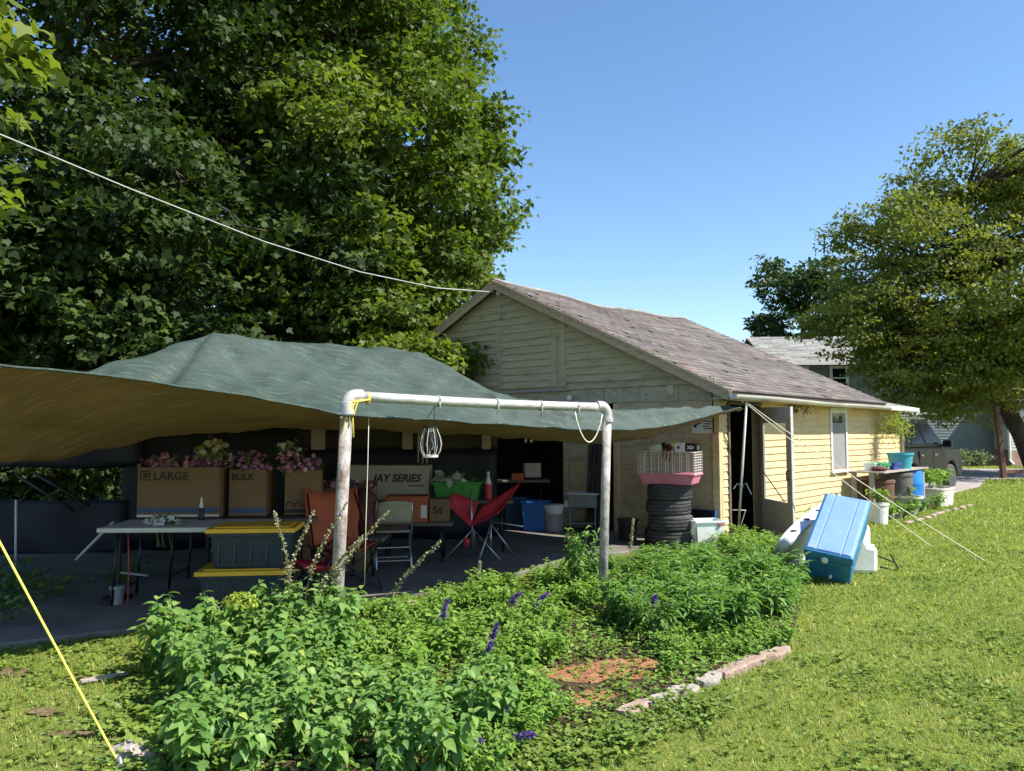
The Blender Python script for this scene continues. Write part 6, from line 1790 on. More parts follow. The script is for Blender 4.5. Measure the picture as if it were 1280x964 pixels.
# white corner wing
w2 = MB().bb(W1 - 2.0, W1 + 1.1, -1.4, -0.06, 0.75, 3.2).build('porch_wing', M['house_white'], house)
lap_wall('siding', W1 - 2.0, W1 + 1.1, 0.75, 3.2, -1.403, M['house_white'], w2, 0.14)
MB().bb(W1 - 2.02, W1 - 1.0, -1.46, -1.404, 0.0, 0.74).build('foundation', M['brick_found'], w2)
MB().bb(W1 + 0.2, W1 + 1.12, -1.46, -1.404, 0.0, 0.74).build('foundation', M['brick_found'], w2)
MB().prism([(-1.7, 3.2), (-1.7, 3.3), (-0.07, 3.9), (-0.07, 3.2)], 'x', W1 - 2.2, W1 + 1.3).build('wing_roof', M['shingles_grey'], house)
MB().tube([(W1 - 2.1, -1.5, 3.1), (W1 - 2.1, -1.5, 0.3), (W1 - 2.15, -1.9, 0.1)], 0.06, 8).build('downpipe', M['house_trim'], house)
# second house to the side
h2 = empty('pale_house', (27.5, 41, 0), R(-6), 'pale sided house half hidden behind the yard tree trunk', 'house')
c2_ = MB().bb(0, 11, 0, 8, 0, 4.6).build('wall', M['house_white'], h2)
lap_wall('siding', 0, 11, 0.6, 4.6, -0.003, M['house_white'], c2_, 0.16)
MB().bb(-.02, 11.02, -0.05, -0.001, 0, 0.59).build('foundation', M['brick_found'], h2)
for (a, b, c, d) in ((0.6, 1.9, 1.5, 2.9), (3.4, 4.6, 1.5, 2.9), (7, 8.2, 1.5, 2.9)):
    wf = MB().bb(a, b, -0.08, -0.03, c, d).build('window', M['house_trim'], h2)
    MB().bb(a + .12, b - .12, -0.09, -0.081, c + .12, d - .12).build('pane', M['glass_dark'], wf)
MB().prism([(-0.5, 4.5), (-0.5, 4.6), (4, 6.8), (8.5, 4.6), (8.5, 4.5)], 'x', -0.4, 11.4).build('roof', M['shingles_grey'], h2)

# post with low rail by the driveway
pf = gd(1255, 598); pt = at(1245, 508, pf.y)
po = empty('old_post', pf, 0, 'leaning rusty brown post with a low rail by the driveway', 'post')
MB().bar((0, 0, -0.1), pt - pf, 0.16, 0.16).build('post_shaft', M['rust_post'], po, bevel=0.02)
MB().bar((0.1, 0.1, 0.22), (2.6, 0.5, 0.25), 0.10, 0.14).build('low_rail', M['rust_post'], po, bevel=0.02)
MB().bb(2.3, 2.5, 0.35, 0.55, 0, 0.2).build('rail_foot', M['rust_post'], po)

# ================================================================== TREES
def tree(name, base, trunk_pts, r0, clumps, leaf_n, leaf_size, mat, shape, label, seed, tint_mu=0.5, flat=0.55, up=0.75, group=None, bias=None):
    """clumps: list of (centre Vector, radius) world coords"""
    r_ = np.random.default_rng(seed); rp = random.Random(seed)
    t = empty(name, base, 0, label, 'tree', group)
    b = Vector(base)
    tp = [Vector(p) - b for p in trunk_pts]
    n = len(tp)
    mb = MB().tube(tp, [r0 * (1.25 if i == 0 else 1 - 0.62 * i / (n - 1)) for i in range(n)], 14)
    tops = tp[n // 2:]
    for (c, rad) in clumps:
        if rp.random() < 0.75:
            e = Vector(c) - b
            s = min(tops, key=lambda q: (q - e).length + max(0, q.z - e.z) * 1.5)
            m1 = s.lerp(e, 0.5) + Vector((rp.uniform(-.3, .3), rp.uniform(-.3, .3), rp.uniform(0.0, .5)))
            L = (e - s).length
            q0 = max(0.02, min(r0 * 0.33, 0.018 * L + 0.02))
            mb.tube([s, s.lerp(m1, .5) + Vector((0, 0, .08)), m1, e], [q0, q0 * .75, q0 * .5, q0 * .16], 6, caps=False)
            for _ in range(3):
                f = rp.uniform(0.5, 1.0); o_ = m1.lerp(e, f)
                d = Vector((rp.gauss(0, 1), rp.gauss(0, 1), rp.gauss(0.1, .5))).normalized() * rad * rp.uniform(.6, 1.0)
                mb.tube([o_, o_ + d * .5 + Vector((0, 0, .05)), o_ + d], [q0 * .25, q0 * .16, 0.004], 4, caps=False)
    tr = mb.build('trunk', M['bark'], t, smooth=True, recalc=False)
    tot = sum(c[1] ** 2 for c in clumps)
    Ps, Ds, Ns, Ls, Ts = [], [], [], [], []
    for (c, rad) in clumps:
        k = max(8, int(leaf_n * rad * rad / tot))
        # layered sprays in a clump
        ns = max(3, int(k / 26))
        sc = r_.normal(0, 1, (ns, 3)); sc = unit(sc) * (r_.random((ns, 1)) ** 0.45) * rad * np.array([1, 1, flat * 1.35])
        idx = r_.integers(0, ns, k)
        offs = r_.normal(0, 1, (k, 3)) * np.array([0.19, 0.19, 0.055]) * (0.75 + 0.5 * rad)
        out = unit(sc[idx] + 1e-6)
        offs[:, 2] -= 0.10 * (offs[:, 0] ** 2 + offs[:, 1] ** 2)
        p = np.array(c)[None, :] - np.array(b)[None, :] + sc[idx] + offs
        d = unit(out * 0.7 + r_.normal(0, .65, (k, 3)) + np.array([0, 0, -0.35]))
        nn = unit(np.array([0, 0, up]) + out * 0.45 + r_.normal(0, .42, (k, 3)))
        Ps.append(p); Ds.append(d); Ns.append(nn)
        Ls.append(leaf_size * r_.uniform(0.6, 1.25, k))
        cl = r_.normal(0, .10); spt = r_.normal(0, .10, ns)
        Ts.append(np.clip(tint_mu + cl + spt[idx] + r_.normal(0, .13, k), 0, 1))
    P = np.concatenate(Ps); L = np.concatenate(Ls)
    me = leaf_mesh('crown', [(shape, P, np.concatenate(Ds), np.concatenate(Ns), L, L * (0.95 if shape == 'maple' else 0.62), np.concatenate(Ts))])
    link_mesh('crown', me, mat, t)
    return t

def ell_clumps(c, rad, n, rr, seed, rmin=0.45, keep=None, jitter=0.12):
    r_ = np.random.default_rng(seed); out = []
    while len(out) < n:
        v = unit(r_.normal(0, 1, (1, 3)))[0]
        k = (rmin + (1 - rmin) * r_.random() ** 0.55) * (1 + r_.normal(0, jitter))
        p = np.array(c) + v * np.array(rad) * k
        if keep is not None and not keep(p): continue
        out.append((Vector(p), r_.uniform(*rr)))
    return out

# big maple behind the canopy
def mk(p, m_=0.55):
    px = 640 + F * (p[0] + m_) / p[1]; py = 540 - F * (p[2] - 1.6) / p[1]
    lim = np.interp(py, [-400, -100, 0, 100, 160, 330, 350, 420, 470], [440, 530, 578, 622, 645, 645, 600, 560, 520])
    return px < lim
cl = ell_clumps((-3.9, 18.6, 8.3), (4.6, 4.0, 6.8), 190, (0.55, 1.15), 11, 0.5, keep=mk)
cl += ell_clumps((-3.4, 16.4, 4.6), (3.0, 1.8, 1.8), 40, (0.5, 0.9), 12, 0.3, keep=mk)
cl += ell_clumps((-1.3, 18.5, 7.0), (1.9, 2.2, 3.8), 44, (0.4, 0.8), 21, 0.35, keep=lambda p: mk(p, 0.35))
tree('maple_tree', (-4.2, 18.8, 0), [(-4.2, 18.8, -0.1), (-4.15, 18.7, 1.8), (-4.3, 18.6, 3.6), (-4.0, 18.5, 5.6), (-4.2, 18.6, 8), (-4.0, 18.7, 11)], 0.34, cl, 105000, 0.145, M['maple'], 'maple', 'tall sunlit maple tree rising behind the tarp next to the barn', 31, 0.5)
# shaded maple at the side
cl = ell_clumps((-9.2, 14.2, 8.2), (5.6, 4.2, 6.6), 190, (0.7, 1.35), 13, 0.45)
cl += ell_clumps((-7.6, 12.4, 4.4), (4.2, 1.9, 1.9), 56, (0.6, 1.1), 14, 0.25)
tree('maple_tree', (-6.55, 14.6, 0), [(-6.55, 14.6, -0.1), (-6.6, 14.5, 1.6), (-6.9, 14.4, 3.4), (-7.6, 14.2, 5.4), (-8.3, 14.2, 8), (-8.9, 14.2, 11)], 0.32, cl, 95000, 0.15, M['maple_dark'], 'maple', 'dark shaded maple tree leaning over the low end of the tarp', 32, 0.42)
# row of trees behind, closing the view
for i, (x, y, rx, rz, zc, sd_) in enumerate(((-15, 24, 6.0, 6.5, 7.5, 41), (-8.0, 27, 5.5, 6.5, 8.5, 42), (-22, 15, 5.5, 6.0, 7.0, 43))):
    cl = ell_clumps((x, y, zc), (rx, 3.5, rz), 80, (0.9, 1.7), sd_, 0.5)
    cl += ell_clumps((x, y - 1, 2.2), (rx, 2.5, 1.8), 22, (0.8, 1.3), sd_ + 5, 0.3)
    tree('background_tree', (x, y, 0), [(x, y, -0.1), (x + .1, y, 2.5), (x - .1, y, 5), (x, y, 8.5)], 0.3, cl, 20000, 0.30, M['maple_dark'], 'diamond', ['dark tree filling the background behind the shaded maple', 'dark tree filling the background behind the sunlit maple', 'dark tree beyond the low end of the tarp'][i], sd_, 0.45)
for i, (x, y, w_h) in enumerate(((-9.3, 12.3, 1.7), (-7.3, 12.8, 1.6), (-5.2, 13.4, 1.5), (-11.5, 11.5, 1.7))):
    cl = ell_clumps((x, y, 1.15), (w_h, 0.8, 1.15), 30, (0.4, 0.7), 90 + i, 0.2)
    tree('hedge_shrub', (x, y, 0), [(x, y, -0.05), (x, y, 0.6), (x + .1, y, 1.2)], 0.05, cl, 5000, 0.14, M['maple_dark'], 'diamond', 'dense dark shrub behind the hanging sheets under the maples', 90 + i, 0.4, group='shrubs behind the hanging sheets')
# shrub between tarp and gable
cl = ell_clumps((-1.5, 14.0, 2.72), (0.72, 0.45, 0.55), 26, (0.22, 0.4), 15, 0.2)
cl += ell_clumps((-2.2, 14.2, 2.9), (0.5, 0.4, 0.5), 12, (0.22, 0.4), 25, 0.2)
tree('leafy_shrub', (-1.7, 14.1, 0), [(-1.7, 14.1, -0.1), (-1.68, 14.1, 1.0), (-1.6, 14.05, 2.2)], 0.05, cl, 5200, 0.12, M['maple'], 'maple', 'light green leafy shrub against the barn gable', 33, 0.72)
# near twigs of a tree overhead at the edge
cl = [(at(-25, 40, 6.0), 0.34), (at(-12, 80, 6.2), 0.26), (at(-30, 255, 6.2), 0.24), (at(-60, 140, 6.2), 0.5), (at(-90, 20, 6.0), 0.6), (at(-140, 190, 6.4), 0.7), (at(-180, 60, 6.6), 0.8), (at(-240, 120, 7), 0.9)]
tree('young_maple', (-5.9, 7.0, 0), [(-5.9, 7.0, -0.1), (-5.8, 6.9, 1.6), (-5.5, 6.7, 3.0), (-5.2, 6.5, 4.0)], 0.07, cl, 1500, 0.15, M['maple'], 'maple', 'bright young maple twigs reaching in above the low tarp end', 34, 0.75)
# yard tree on the far lawn
cl = ell_clumps((18.2, 29.0, 7.0), (5.9, 5.2, 5.0), 210, (0.6, 1.3), 16, 0.45, keep=lambda p: p[2] > 2.5)
cl += ell_clumps((13.4, 28.5, 6.0), (1.9, 2.2, 2.2), 34, (0.45, 0.9), 17, 0.3)
cl += ell_clumps((15.8, 27.4, 3.9), (3.0, 1.8, 1.2), 44, (0.45, 0.85), 18, 0.3)
cl += ell_clumps((19.6, 28.5, 11.2), (2.6, 2.4, 1.8), 34, (0.45, 0.9), 19, 0.35)
tree('yard_tree', (20.9, 30.6, 0), [(20.9, 30.6, -0.15), (20.0, 30.3, 1.5), (18.9, 30.0, 3.2), (18.0, 29.6, 5.0), (17.5, 29.3, 7.5), (17.4, 29.0, 10.5)], 0.36, cl, 125000, 0.17, M['tree_right'], 'diamond', 'large leaning tree with sunlit yellow green crown on the far lawn', 35, 0.5, 0.6, 0.7)
# tree behind the house
cl = ell_clumps((17.6, 46, 8.8), (3.2, 2.6, 3.6), 60, (0.7, 1.3), 20, 0.45)
tree('background_tree', (17.4, 46, 0), [(17.4, 46, -0.1), (17.4, 46, 3), (17.5, 46, 6), (17.5, 46, 9)], 0.3, cl, 14000, 0.30, M['tree_far'], 'diamond', 'dark green tree behind the blue grey house roof', 36, 0.4)
for i, (x, y, s) in enumerate(((31, 52, 1.2), (40, 46, 1.2), (46, 36, 1.1), (7, 62, 1.0), (-2, 52, 0.8))):
    cl = ell_clumps((x, y, 5.0 * s), (4.5 * s, 3.5, 4.2 * s), 46, (0.9, 1.7), 60 + i, 0.5)
    tree('background_tree', (x, y, 0), [(x, y, -0.1), (x, y, 3 * s), (x, y, 7 * s)], 0.25, cl, 8000, 0.42, M['tree_far'], 'diamond', ['green tree on the skyline behind the pale house', 'green tree to the side of the pale house', 'green tree far along the driveway', 'green tree far behind the barn roof', 'green tree far behind the barn and maple'][i], 60 + i, 0.45)
# bushes at the neighbour house foot
for i, (x, y) in enumerate(((20.3, 35.6), (21.6, 35.9), (19.2, 36.2))):
    cl = ell_clumps((x, y, 0.45), (0.6, 0.4, 0.35), 10, (0.2, 0.35), 80 + i, 0.2)
    tree('bush', (x, y, 0), [(x, y, -0.05), (x, y, 0.2), (x, y, 0.4)], 0.03, cl, 900, 0.12, M['leaf_grey'], 'diamond', 'low bush with pale leaves at the foot of the neighbour house', 80 + i, 0.6, group='bushes at the neighbour house')

# ================================================================== GARDEN PLANTS
def plant_data(seed, h, nst, leafl, leafw, spread, per, shape='fold', droop=0.3, tint=0.5, gap=0.12, lean=0.0):
    r_ = np.random.default_rng(seed)
    mb = MB(); P, D, N, L, T = [], [], [], [], []
    for s in range(nst):
        a = r_.uniform(0, 2 * np.pi); rad = spread * np.sqrt(r_.random())
        hh = h * r_.uniform(0.7, 1.05)
        p0 = np.array([0.25 * rad * np.cos(a), 0.25 * rad * np.sin(a), 0.0])
        p3 = np.array([rad * np.cos(a) + lean, rad * np.sin(a), hh])
        p1 = p0 * 0.6 + p3 * 0.4 + np.array([0, 0, 0.12 * hh]); p2 = p0 * .25 + p3 * .75 + np.array([0, 0, .07 * hh])
        mb.tube([p0, p1, p2, p3], [0.005, 0.0045, 0.0035, 0.002], 4, caps=False)
        pts = [Vector(p) for p in (p0, p1, p2, p3)]
        for k in range(per):
            f = gap + (1 - gap) * (k + r_.random()) / per
            q = f * 3; i = min(2, int(q)); p = pts[i].lerp(pts[i + 1], q - i)
            an = k * 2.4 + r_.uniform(-.5, .5)
            el = r_.uniform(-0.45, 0.5) + (f - .6) * 0.9 - droop * .5
            d = np.array([math.cos(an) * math.cos(el), math.sin(an) * math.cos(el), math.sin(el)])
            P.append(np.array(p)); D.append(d)
            N.append(np.array([-d[0] * .4, -d[1] * .4, 1.0]) + r_.normal(0, .25, 3))
            L.append(leafl * r_.uniform(.6, 1.15) * (1.0 if f < .75 else 0.75)); T.append(tint + r_.normal(0, .17) + (f - .5) * .25)
    P, D, N, L, T = map(np.array, (P, D, N, L, T))
    lm = leaf_mesh('foliage', [(shape, P, D, N, L, L * (leafw / leafl), T)])
    lm.polygons.foreach_set('use_smooth', [True] * len(lm.polygons))
    me = bpy.data.meshes.new('stems'); me.from_pydata(mb.v, [], mb.f)
    return lm, me
KINDS = {}
def kind(name, mat, label, group, cat, specs):
    vs = []
    for sp in specs:
        lm, sm = plant_data(**sp); lm.materials.append(mat); sm.materials.append(M['stem'])
        vs.append((lm, sm))
    KINDS[name] = (vs, label, group, cat)
kind('broadleaf_plant', M['leaf_a'], 'bushy plant with drooping broad green leaves in the garden bed', 'broad leaved plants in the bed', 'plant',
     [dict(seed=100 + i, h=0.62, nst=9, leafl=0.155, leafw=0.088, spread=0.30, per=19, droop=0.7, shape='ovate') for i in range(5)])
kind('lanceleaf_plant', M['leaf_c'], 'dense plant with narrow pointed green leaves in the garden bed', 'narrow leaved plants in the bed', 'plant',
     [dict(seed=200 + i, h=0.52, nst=13, leafl=0.150, leafw=0.042, spread=0.27, per=20, droop=0.25, shape='ovate') for i in range(5)])
kind('low_weed', M['leaf_b'], 'low bright green weed with small leaves in the garden bed', 'low weeds in the bed', 'weed',
     [dict(seed=300 + i, h=0.27, nst=14, leafl=0.076, leafw=0.044, spread=0.26, per=14, droop=0.2, gap=0.2, shape='ovate') for i in range(6)])
kind('creeping_weed', M['clover'], 'flat creeping weed with round leaves at the garden bed edge', 'creeping weeds at the bed edge', 'weed',
     [dict(seed=400 + i, h=0.075, nst=15, leafl=0.036, leafw=0.033, spread=0.27, per=9, shape='round', droop=0.0, gap=0.3) for i in range(4)])
pr = random.Random(77)
def put(kname, x, y, s=1.0, sz=None, label=None, z=0.0):
    vs, lb, gp, cat = KINDS[kname]
    lm, sm = vs[pr.randrange(len(vs))]
    e = empty(kname, (x, y, z), pr.uniform(0, 6.28), label or lb, cat, None if label else gp)
    e.scale = (s, s, sz or s)
    for nm, dt in (('foliage', lm), ('stems', sm)):
        o = bpy.data.objects.new(nm, dt); COL.objects.link(o); o.parent = e
        o['kind'] = 'stuff'
    return e
def fill(kname, poly_px, n, smin, smax, mind, avoid=()):
    poly = [tuple(gd(*p)[:2]) for p in poly_px]
    xs = [p[0] for p in poly]; ys = [p[1] for p in poly]
    pts = []; tries = 0
    while len(pts) < n and tries < 6000:
        tries += 1
        p = (pr.uniform(min(xs), max(xs)), pr.uniform(min(ys), max(ys)))
        if not inpoly(np.array([p]), poly)[0]: continue
        if any((p[0] - q_[0]) ** 2 + (p[1] - q_[1]) ** 2 < mind ** 2 for q_ in pts): continue
        if any((p[0] - q_[0]) ** 2 + (p[1] - q_[1]) ** 2 < q_[2] ** 2 for q_ in avoid): continue
        pts.append(p); s = pr.uniform(smin, smax)
        put(kname, p[0], p[1], s)
bare = [(*gd(752, 845)[:2], 0.40), (*gd(742, 874)[:2], 0.25), (*gd(790, 832)[:2], 0.26), (*gd(770, 858)[:2], 0.2)]
# tall leafy group, first post side
fill('broadleaf_plant', [(215, 880), (215, 830), (330, 800), (420, 800), (440, 850), (360, 900), (250, 905)], 20, 0.52, 0.80, 0.19)
fill('broadleaf_plant', [(190, 985), (260, 915), (440, 870), (640, 900), (560, 985)], 24, 0.42, 0.60, 0.17)
# lance-leaf clump beside second post
fill('lanceleaf_plant', [(745, 795), (745, 770), (800, 735), (920, 725), (990, 745), (985, 800), (900, 815)], 30, 0.66, 0.88, 0.18)
fill('lanceleaf_plant', [(700, 745), (745, 715), (900, 700), (995, 720), (985, 740), (800, 730)], 20, 0.42, 0.6, 0.2)
# middle low weeds
fill('low_weed', [(430, 850), (450, 790), (560, 755), (700, 720), (745, 730), (735, 800), (700, 870), (620, 925)], 50, 0.65, 1.0, 0.16, bare)
fill('low_weed', [(800, 835), (860, 805), (985, 800), (980, 812), (870, 840), (800, 860)], 14, 0.45, 0.7, 0.15, bare)
fill('low_weed', [(690, 895), (760, 860), (790, 862), (700, 895)], 6, 0.4, 0.55, 0.14, bare)
fill('low_weed', [(590, 985), (640, 905), (700, 905), (640, 945)], 9, 0.55, 0.8, 0.16)
fill('creeping_weed', [(150, 985), (150, 880), (205, 820), (230, 850), (230, 940), (280, 985)], 22, 0.8, 1.3, 0.15)
fill('creeping_weed', [(560, 990), (640, 945), (770, 905), (900, 874), (900, 890), (760, 945), (640, 990)], 26, 0.6, 0.95, 0.13)
fill('low_weed', [(905, 690), (960, 684), (985, 706), (930, 712)], 8, 0.7, 1.1, 0.16)
# single tall weed by the second post
w0 = gd(735, 748)
e = put('lanceleaf_plant', w0.x - 0.02, w0.y + 0.02, 0.75, 1.25, 'upright leafy weed growing beside the pipe post at the concrete edge')
# umbels
def umbel(px, py, Y, hgt, r_, label):
    c = at(px, py, Y)
    t = empty('umbel_plant', (c.x, c.y, 0), 0, label, 'plant')
    g_ = np.random.default_rng(int(px)); k = 420
    v = unit(g_.normal(0, 1, (k, 3))); v[:, 2] = np.abs(v[:, 2]); p = v * (0.5 + .5 * g_.random((k, 1))) * np.array([r_, r_, r_ * .75]); p[:, 2] += c.z - r_ * .4
    link_mesh('flower_head', leaf_mesh('flower_head', [('petal4', p, g_.normal(0, 1, (k, 3)), v + g_.normal(0, .3, (k, 3)), np.full(k, .017), np.full(k, .017), g_.random(k))]), M['umbel'], t)
    mb = MB().tube([(0.02, 0.02, 0), (0.0, 0, (c.z - r_ * .4) * .6), (0, 0, c.z - r_ * .4)], 0.006, 5)
    for i in range(16):
        a = 2 * math.pi * i / 16
        mb.tube([(0, 0, c.z - r_ * .4), (.8 * r_ * math.cos(a), .8 * r_ * math.sin(a), c.z)], 0.002, 3)
    mb.build('stem', M['stem'], t)
umbel(300, 748, 5.35, 0.7, 0.13, 'yellow green umbel flower head in front of the lower tote')
umbel(362, 800, 5.0, 0.4, 0.07, 'small yellow green umbel low among the broad leaves')
# tall pale spikes around the first post
def spike(base, pts, label, group, violet=False, r_=0.014, nm='flower_spike', tip=0.25):
    b = Vector(base); t = empty(nm, b, 0, label, 'flower', group)
    ps = [Vector(p) - b for p in pts]
    full = curve([Vector((0, 0, 0))] + ps, 8, .5)
    MB().tube(full, [0.005 - 0.003 * i / len(full) for i in range(len(full))], 5).build('stem', M['stem'], t, smooth=True)
    g_ = np.random.default_rng(int(abs(b.x) * 1000 + ps[-1].z * 777))
    k = 170; n0 = 0.42
    f = n0 + (1 - n0) * g_.random(k); ix = (f * (len(full) - 1)); i0 = np.minimum(len(full) - 2, ix.astype(int))
    A_ = np.array([tuple(p) for p in full]); P = A_[i0] + (A_[i0 + 1] - A_[i0]) * (ix - i0)[:, None]
    d = unit(g_.normal(0, 1, (k, 3)) + np.array([0, 0, .5]))
    w = r_ * (1.35 - f)
    T = np.clip(g_.random(k) * .85 + (0.25 * (f > .85) if not violet else 0), 0, 1)
    link_mesh('florets', leaf_mesh('florets', [('fold', P + d * .003, d, g_.normal(0, 1, (k, 3)), 0.008 + w * 1.9, 0.006 + w * .9, T)]), M['violet'] if violet else M['spike'], t)
    k = 26; f = 0.05 + 0.5 * g_.random(k); ix = f * (len(full) - 1); i0 = ix.astype(int); P = A_[i0]
    a = g_.uniform(0, 6.28, k); d = np.stack([np.cos(a), np.sin(a), g_.uniform(-.1, .7, k)], 1)
    lf = link_mesh('leaves', leaf_mesh('leaves', [('fold', P, d, np.tile([0, 0, 1.0], (k, 1)), g_.uniform(.05, .10, k), np.full(k, .014), g_.random(k))]), M['leaf_grey'], t)
    return t
B0 = Vector((-1.55, 5.85, 0))
SP = [((392, 640), 5.95, -0.28), ((343, 640), 5.9, -0.45), ((434, 628), 5.8, -0.18), ((453, 671), 5.75, -0.05), ((486, 639), 5.95, 0.02), ((551, 678), 5.6, 0.1)]
for i, ((px, py), Y, dx) in enumerate(SP):
    topp = at(px, py, Y)
    bx = Vector((B0.x + 0.04 * i - .1 + dx * .15, B0.y - 0.05 * (i % 2), 0))
    if i == 5: bx = Vector((gd(470, 812).x, gd(470, 812).y, 0))
    midp = bx.lerp(topp, 0.45) + Vector((-0.06 if topp.x > bx.x else .06, 0, 0.10))
    spike(bx, [midp, topp], 'tall pale seed spike beside the rusty pipe post' if i < 5 else 'leaning spike tipped with violet flowers over the weeds', 'pale spikes round the pipe post' if i < 5 else None)
for i, (px, py, Y, ln) in enumerate(((600, 702, 7.4, .3), (592, 655 + 130, 6.2, .25), (690, 742, 7.2, .2))):
    tp_ = at(px, py, Y); spike((tp_.x - .03, tp_.y, 0), [Vector((tp_.x - .02, tp_.y, tp_.z * .6)), tp_], 'small pale upright spike among the low weeds', 'small pale spikes among the low weeds')
tp_ = at(792, 648, 8.3); spike((tp_.x - .05, tp_.y, 0), [Vector((tp_.x - .03, tp_.y, tp_.z * .6)), tp_], 'upright green spike in front of the tyres', None)
# violet salvia
for i, (px, py, Y, lx, lz) in enumerate(((632, 885, 4.25, .10, .10), (668, 918, 4.05, .14, .03), (598, 835, 4.95, .03, .12), (560, 690 + 60, 5.9, .03, .1), (622, 780, 5.6, .03, .1), (685, 742, 6.6, .08, .08), (615, 802, 5.3, .03, .1), (540, 848, 4.9, .03, .08), (650, 742, 6.6, .06, .06), (850 - 60, 738, 6.6, .02, .06), (600, 926, 4.0, .05, .06), (820, 745, 6.3, .02, .06))):
    tp_ = at(px, py, Y - 0.2)
    b = Vector((tp_.x - lx * 1.4, tp_.y + .02, 0)); m_ = Vector((tp_.x - lx, tp_.y, max(.02, tp_.z - lz)))
    spike(b, [m_, tp_], 'small violet flower spike among the bed weeds', 'violet flower spikes in the bed', True, 0.013)
# potted leaves
kind('potted_leaves', M['leaf_b'], 'clump of bright green leaves growing in a white planter', 'plants in the white planters', 'plant',
     [dict(seed=500 + i, h=0.34, nst=12, leafl=0.15, leafw=0.085, spread=0.26, per=9, droop=0.3, gap=.35) for i in range(3)])
p1 = gd(1098, 655)
put('potted_leaves', p1.x, p1.y, 0.75, 0.9, 'green leaves growing in the white pail', 0.30)
put('potted_leaves', pot2c.x, pot2c.y, 0.95, 0.75, 'green leaves growing in the fluted white planter', 0.30)
for dx in (-0.25, 0.25):
    q_ = Vector((pot3c.x, pot3c.y, 0)) + Matrix.Rotation(BANG, 3, 'Z') @ Vector((dx, 0, 0))
    put('potted_leaves', q_.x, q_.y, 1.05, 1.35, 'big green leaves growing in the long white planter by the car' if dx < 0 else 'big green leaves at the car end of the long white planter', 0.34)
for k, (t_, o_) in enumerate(((4.9, -.75), (5.4, -.8), (6.1, -.75), (6.9, -.72), (7.6, -.8), (2.6, -.5), (3.2, -.6), (3.5, -.35))):
    q_ = bl(t_, o_); put('low_weed', q_.x, q_.y, 1.0 + .2 * (k % 3), None, 'bright green weed growing at the foot of the barn wall'); bpy.data.objects[-1:]
for o in list(COL.objects):
    if o.get('label') == 'bright green weed growing at the foot of the barn wall': o['group'] = 'weeds at the foot of the barn wall'
for k, (px, py) in enumerate(((915, 690), (935, 682), (950, 690), (965, 700), (925, 700), (945, 705))):
    q_ = gd(px, py); put('low_weed', q_.x, q_.y, 1.0)
# hanging plant under the annex eave
hp = bl(6.75, -0.34, 2.0)
hpt = empty('hanging_plant', hp, 0, 'yellow green trailing plant hanging under the annex eave', 'plant')
g_ = np.random.default_rng(5); k = 700
v = g_.normal(0, 1, (k, 3)) * np.array([.17, .17, .16]); v[:, 2] -= 0.28
link_mesh('foliage', leaf_mesh('foliage', [('fold', v, g_.normal(0, 1, (k, 3)) + np.array([0, 0, -.8]), g_.normal(0, 1, (k, 3)), g_.uniform(.05, .12, k), np.full(k, .02), g_.random(k))]), M['umbel'], hpt)['kind'] = 'stuff'
MB().lathe([(0, -.42), (.10, -.42), (.13, -.28), (.12, -.28), (0, -.30)], (0, 0, 0), 16).build('basket', M['nest'], hpt)
for a in (0, 2.1, 4.2): MB().tube([(.12 * math.cos(a), .12 * math.sin(a), -.28), (0, 0, 0.06)], .004, 4).build('hanger_wire', M['black_metal'], hpt)

# ================================================================== GRASS
barn_poly = [tuple(bl(*p)[:2]) for p in ((-.05, -.05), (8.2, -.05), (8.2, 8.5), (-.05, 8.5))]
drive_poly = dv
def scatter(n, x0, x1, y0, y1):
    P = np.stack([rng.uniform(x0, x1, n), rng.uniform(y0, y1, n)], 1)
    bad = inpoly(P, pad_poly) | inpoly(P, barn_poly) | inpoly(P, drive_poly)
    return P[~bad]
def vis(P, slack=2.3):
    return np.abs(P[:, 0]) < 0.70 * P[:, 1] + slack
from math import pi
def clumpfield(P):
    return (np.sin(P[:, 0] * 2.1 + 1.3 * np.sin(P[:, 1] * 1.7)) * np.sin(P[:, 1] * 2.6 + 0.9 * np.sin(P[:, 0] * 2.3)) + 0.5 * np.sin(P[:, 0] * 7.3 + P[:, 1] * 5.1) * np.sin(P[:, 1] * 8.1 - P[:, 0] * 3.7))
parts = []
dirt = [(*gd(px, py)[:2], r0) for px, py, r0 in ((22, 842, .16), (58, 892, .13), (110, 850, .15), (90, 920, .12))]
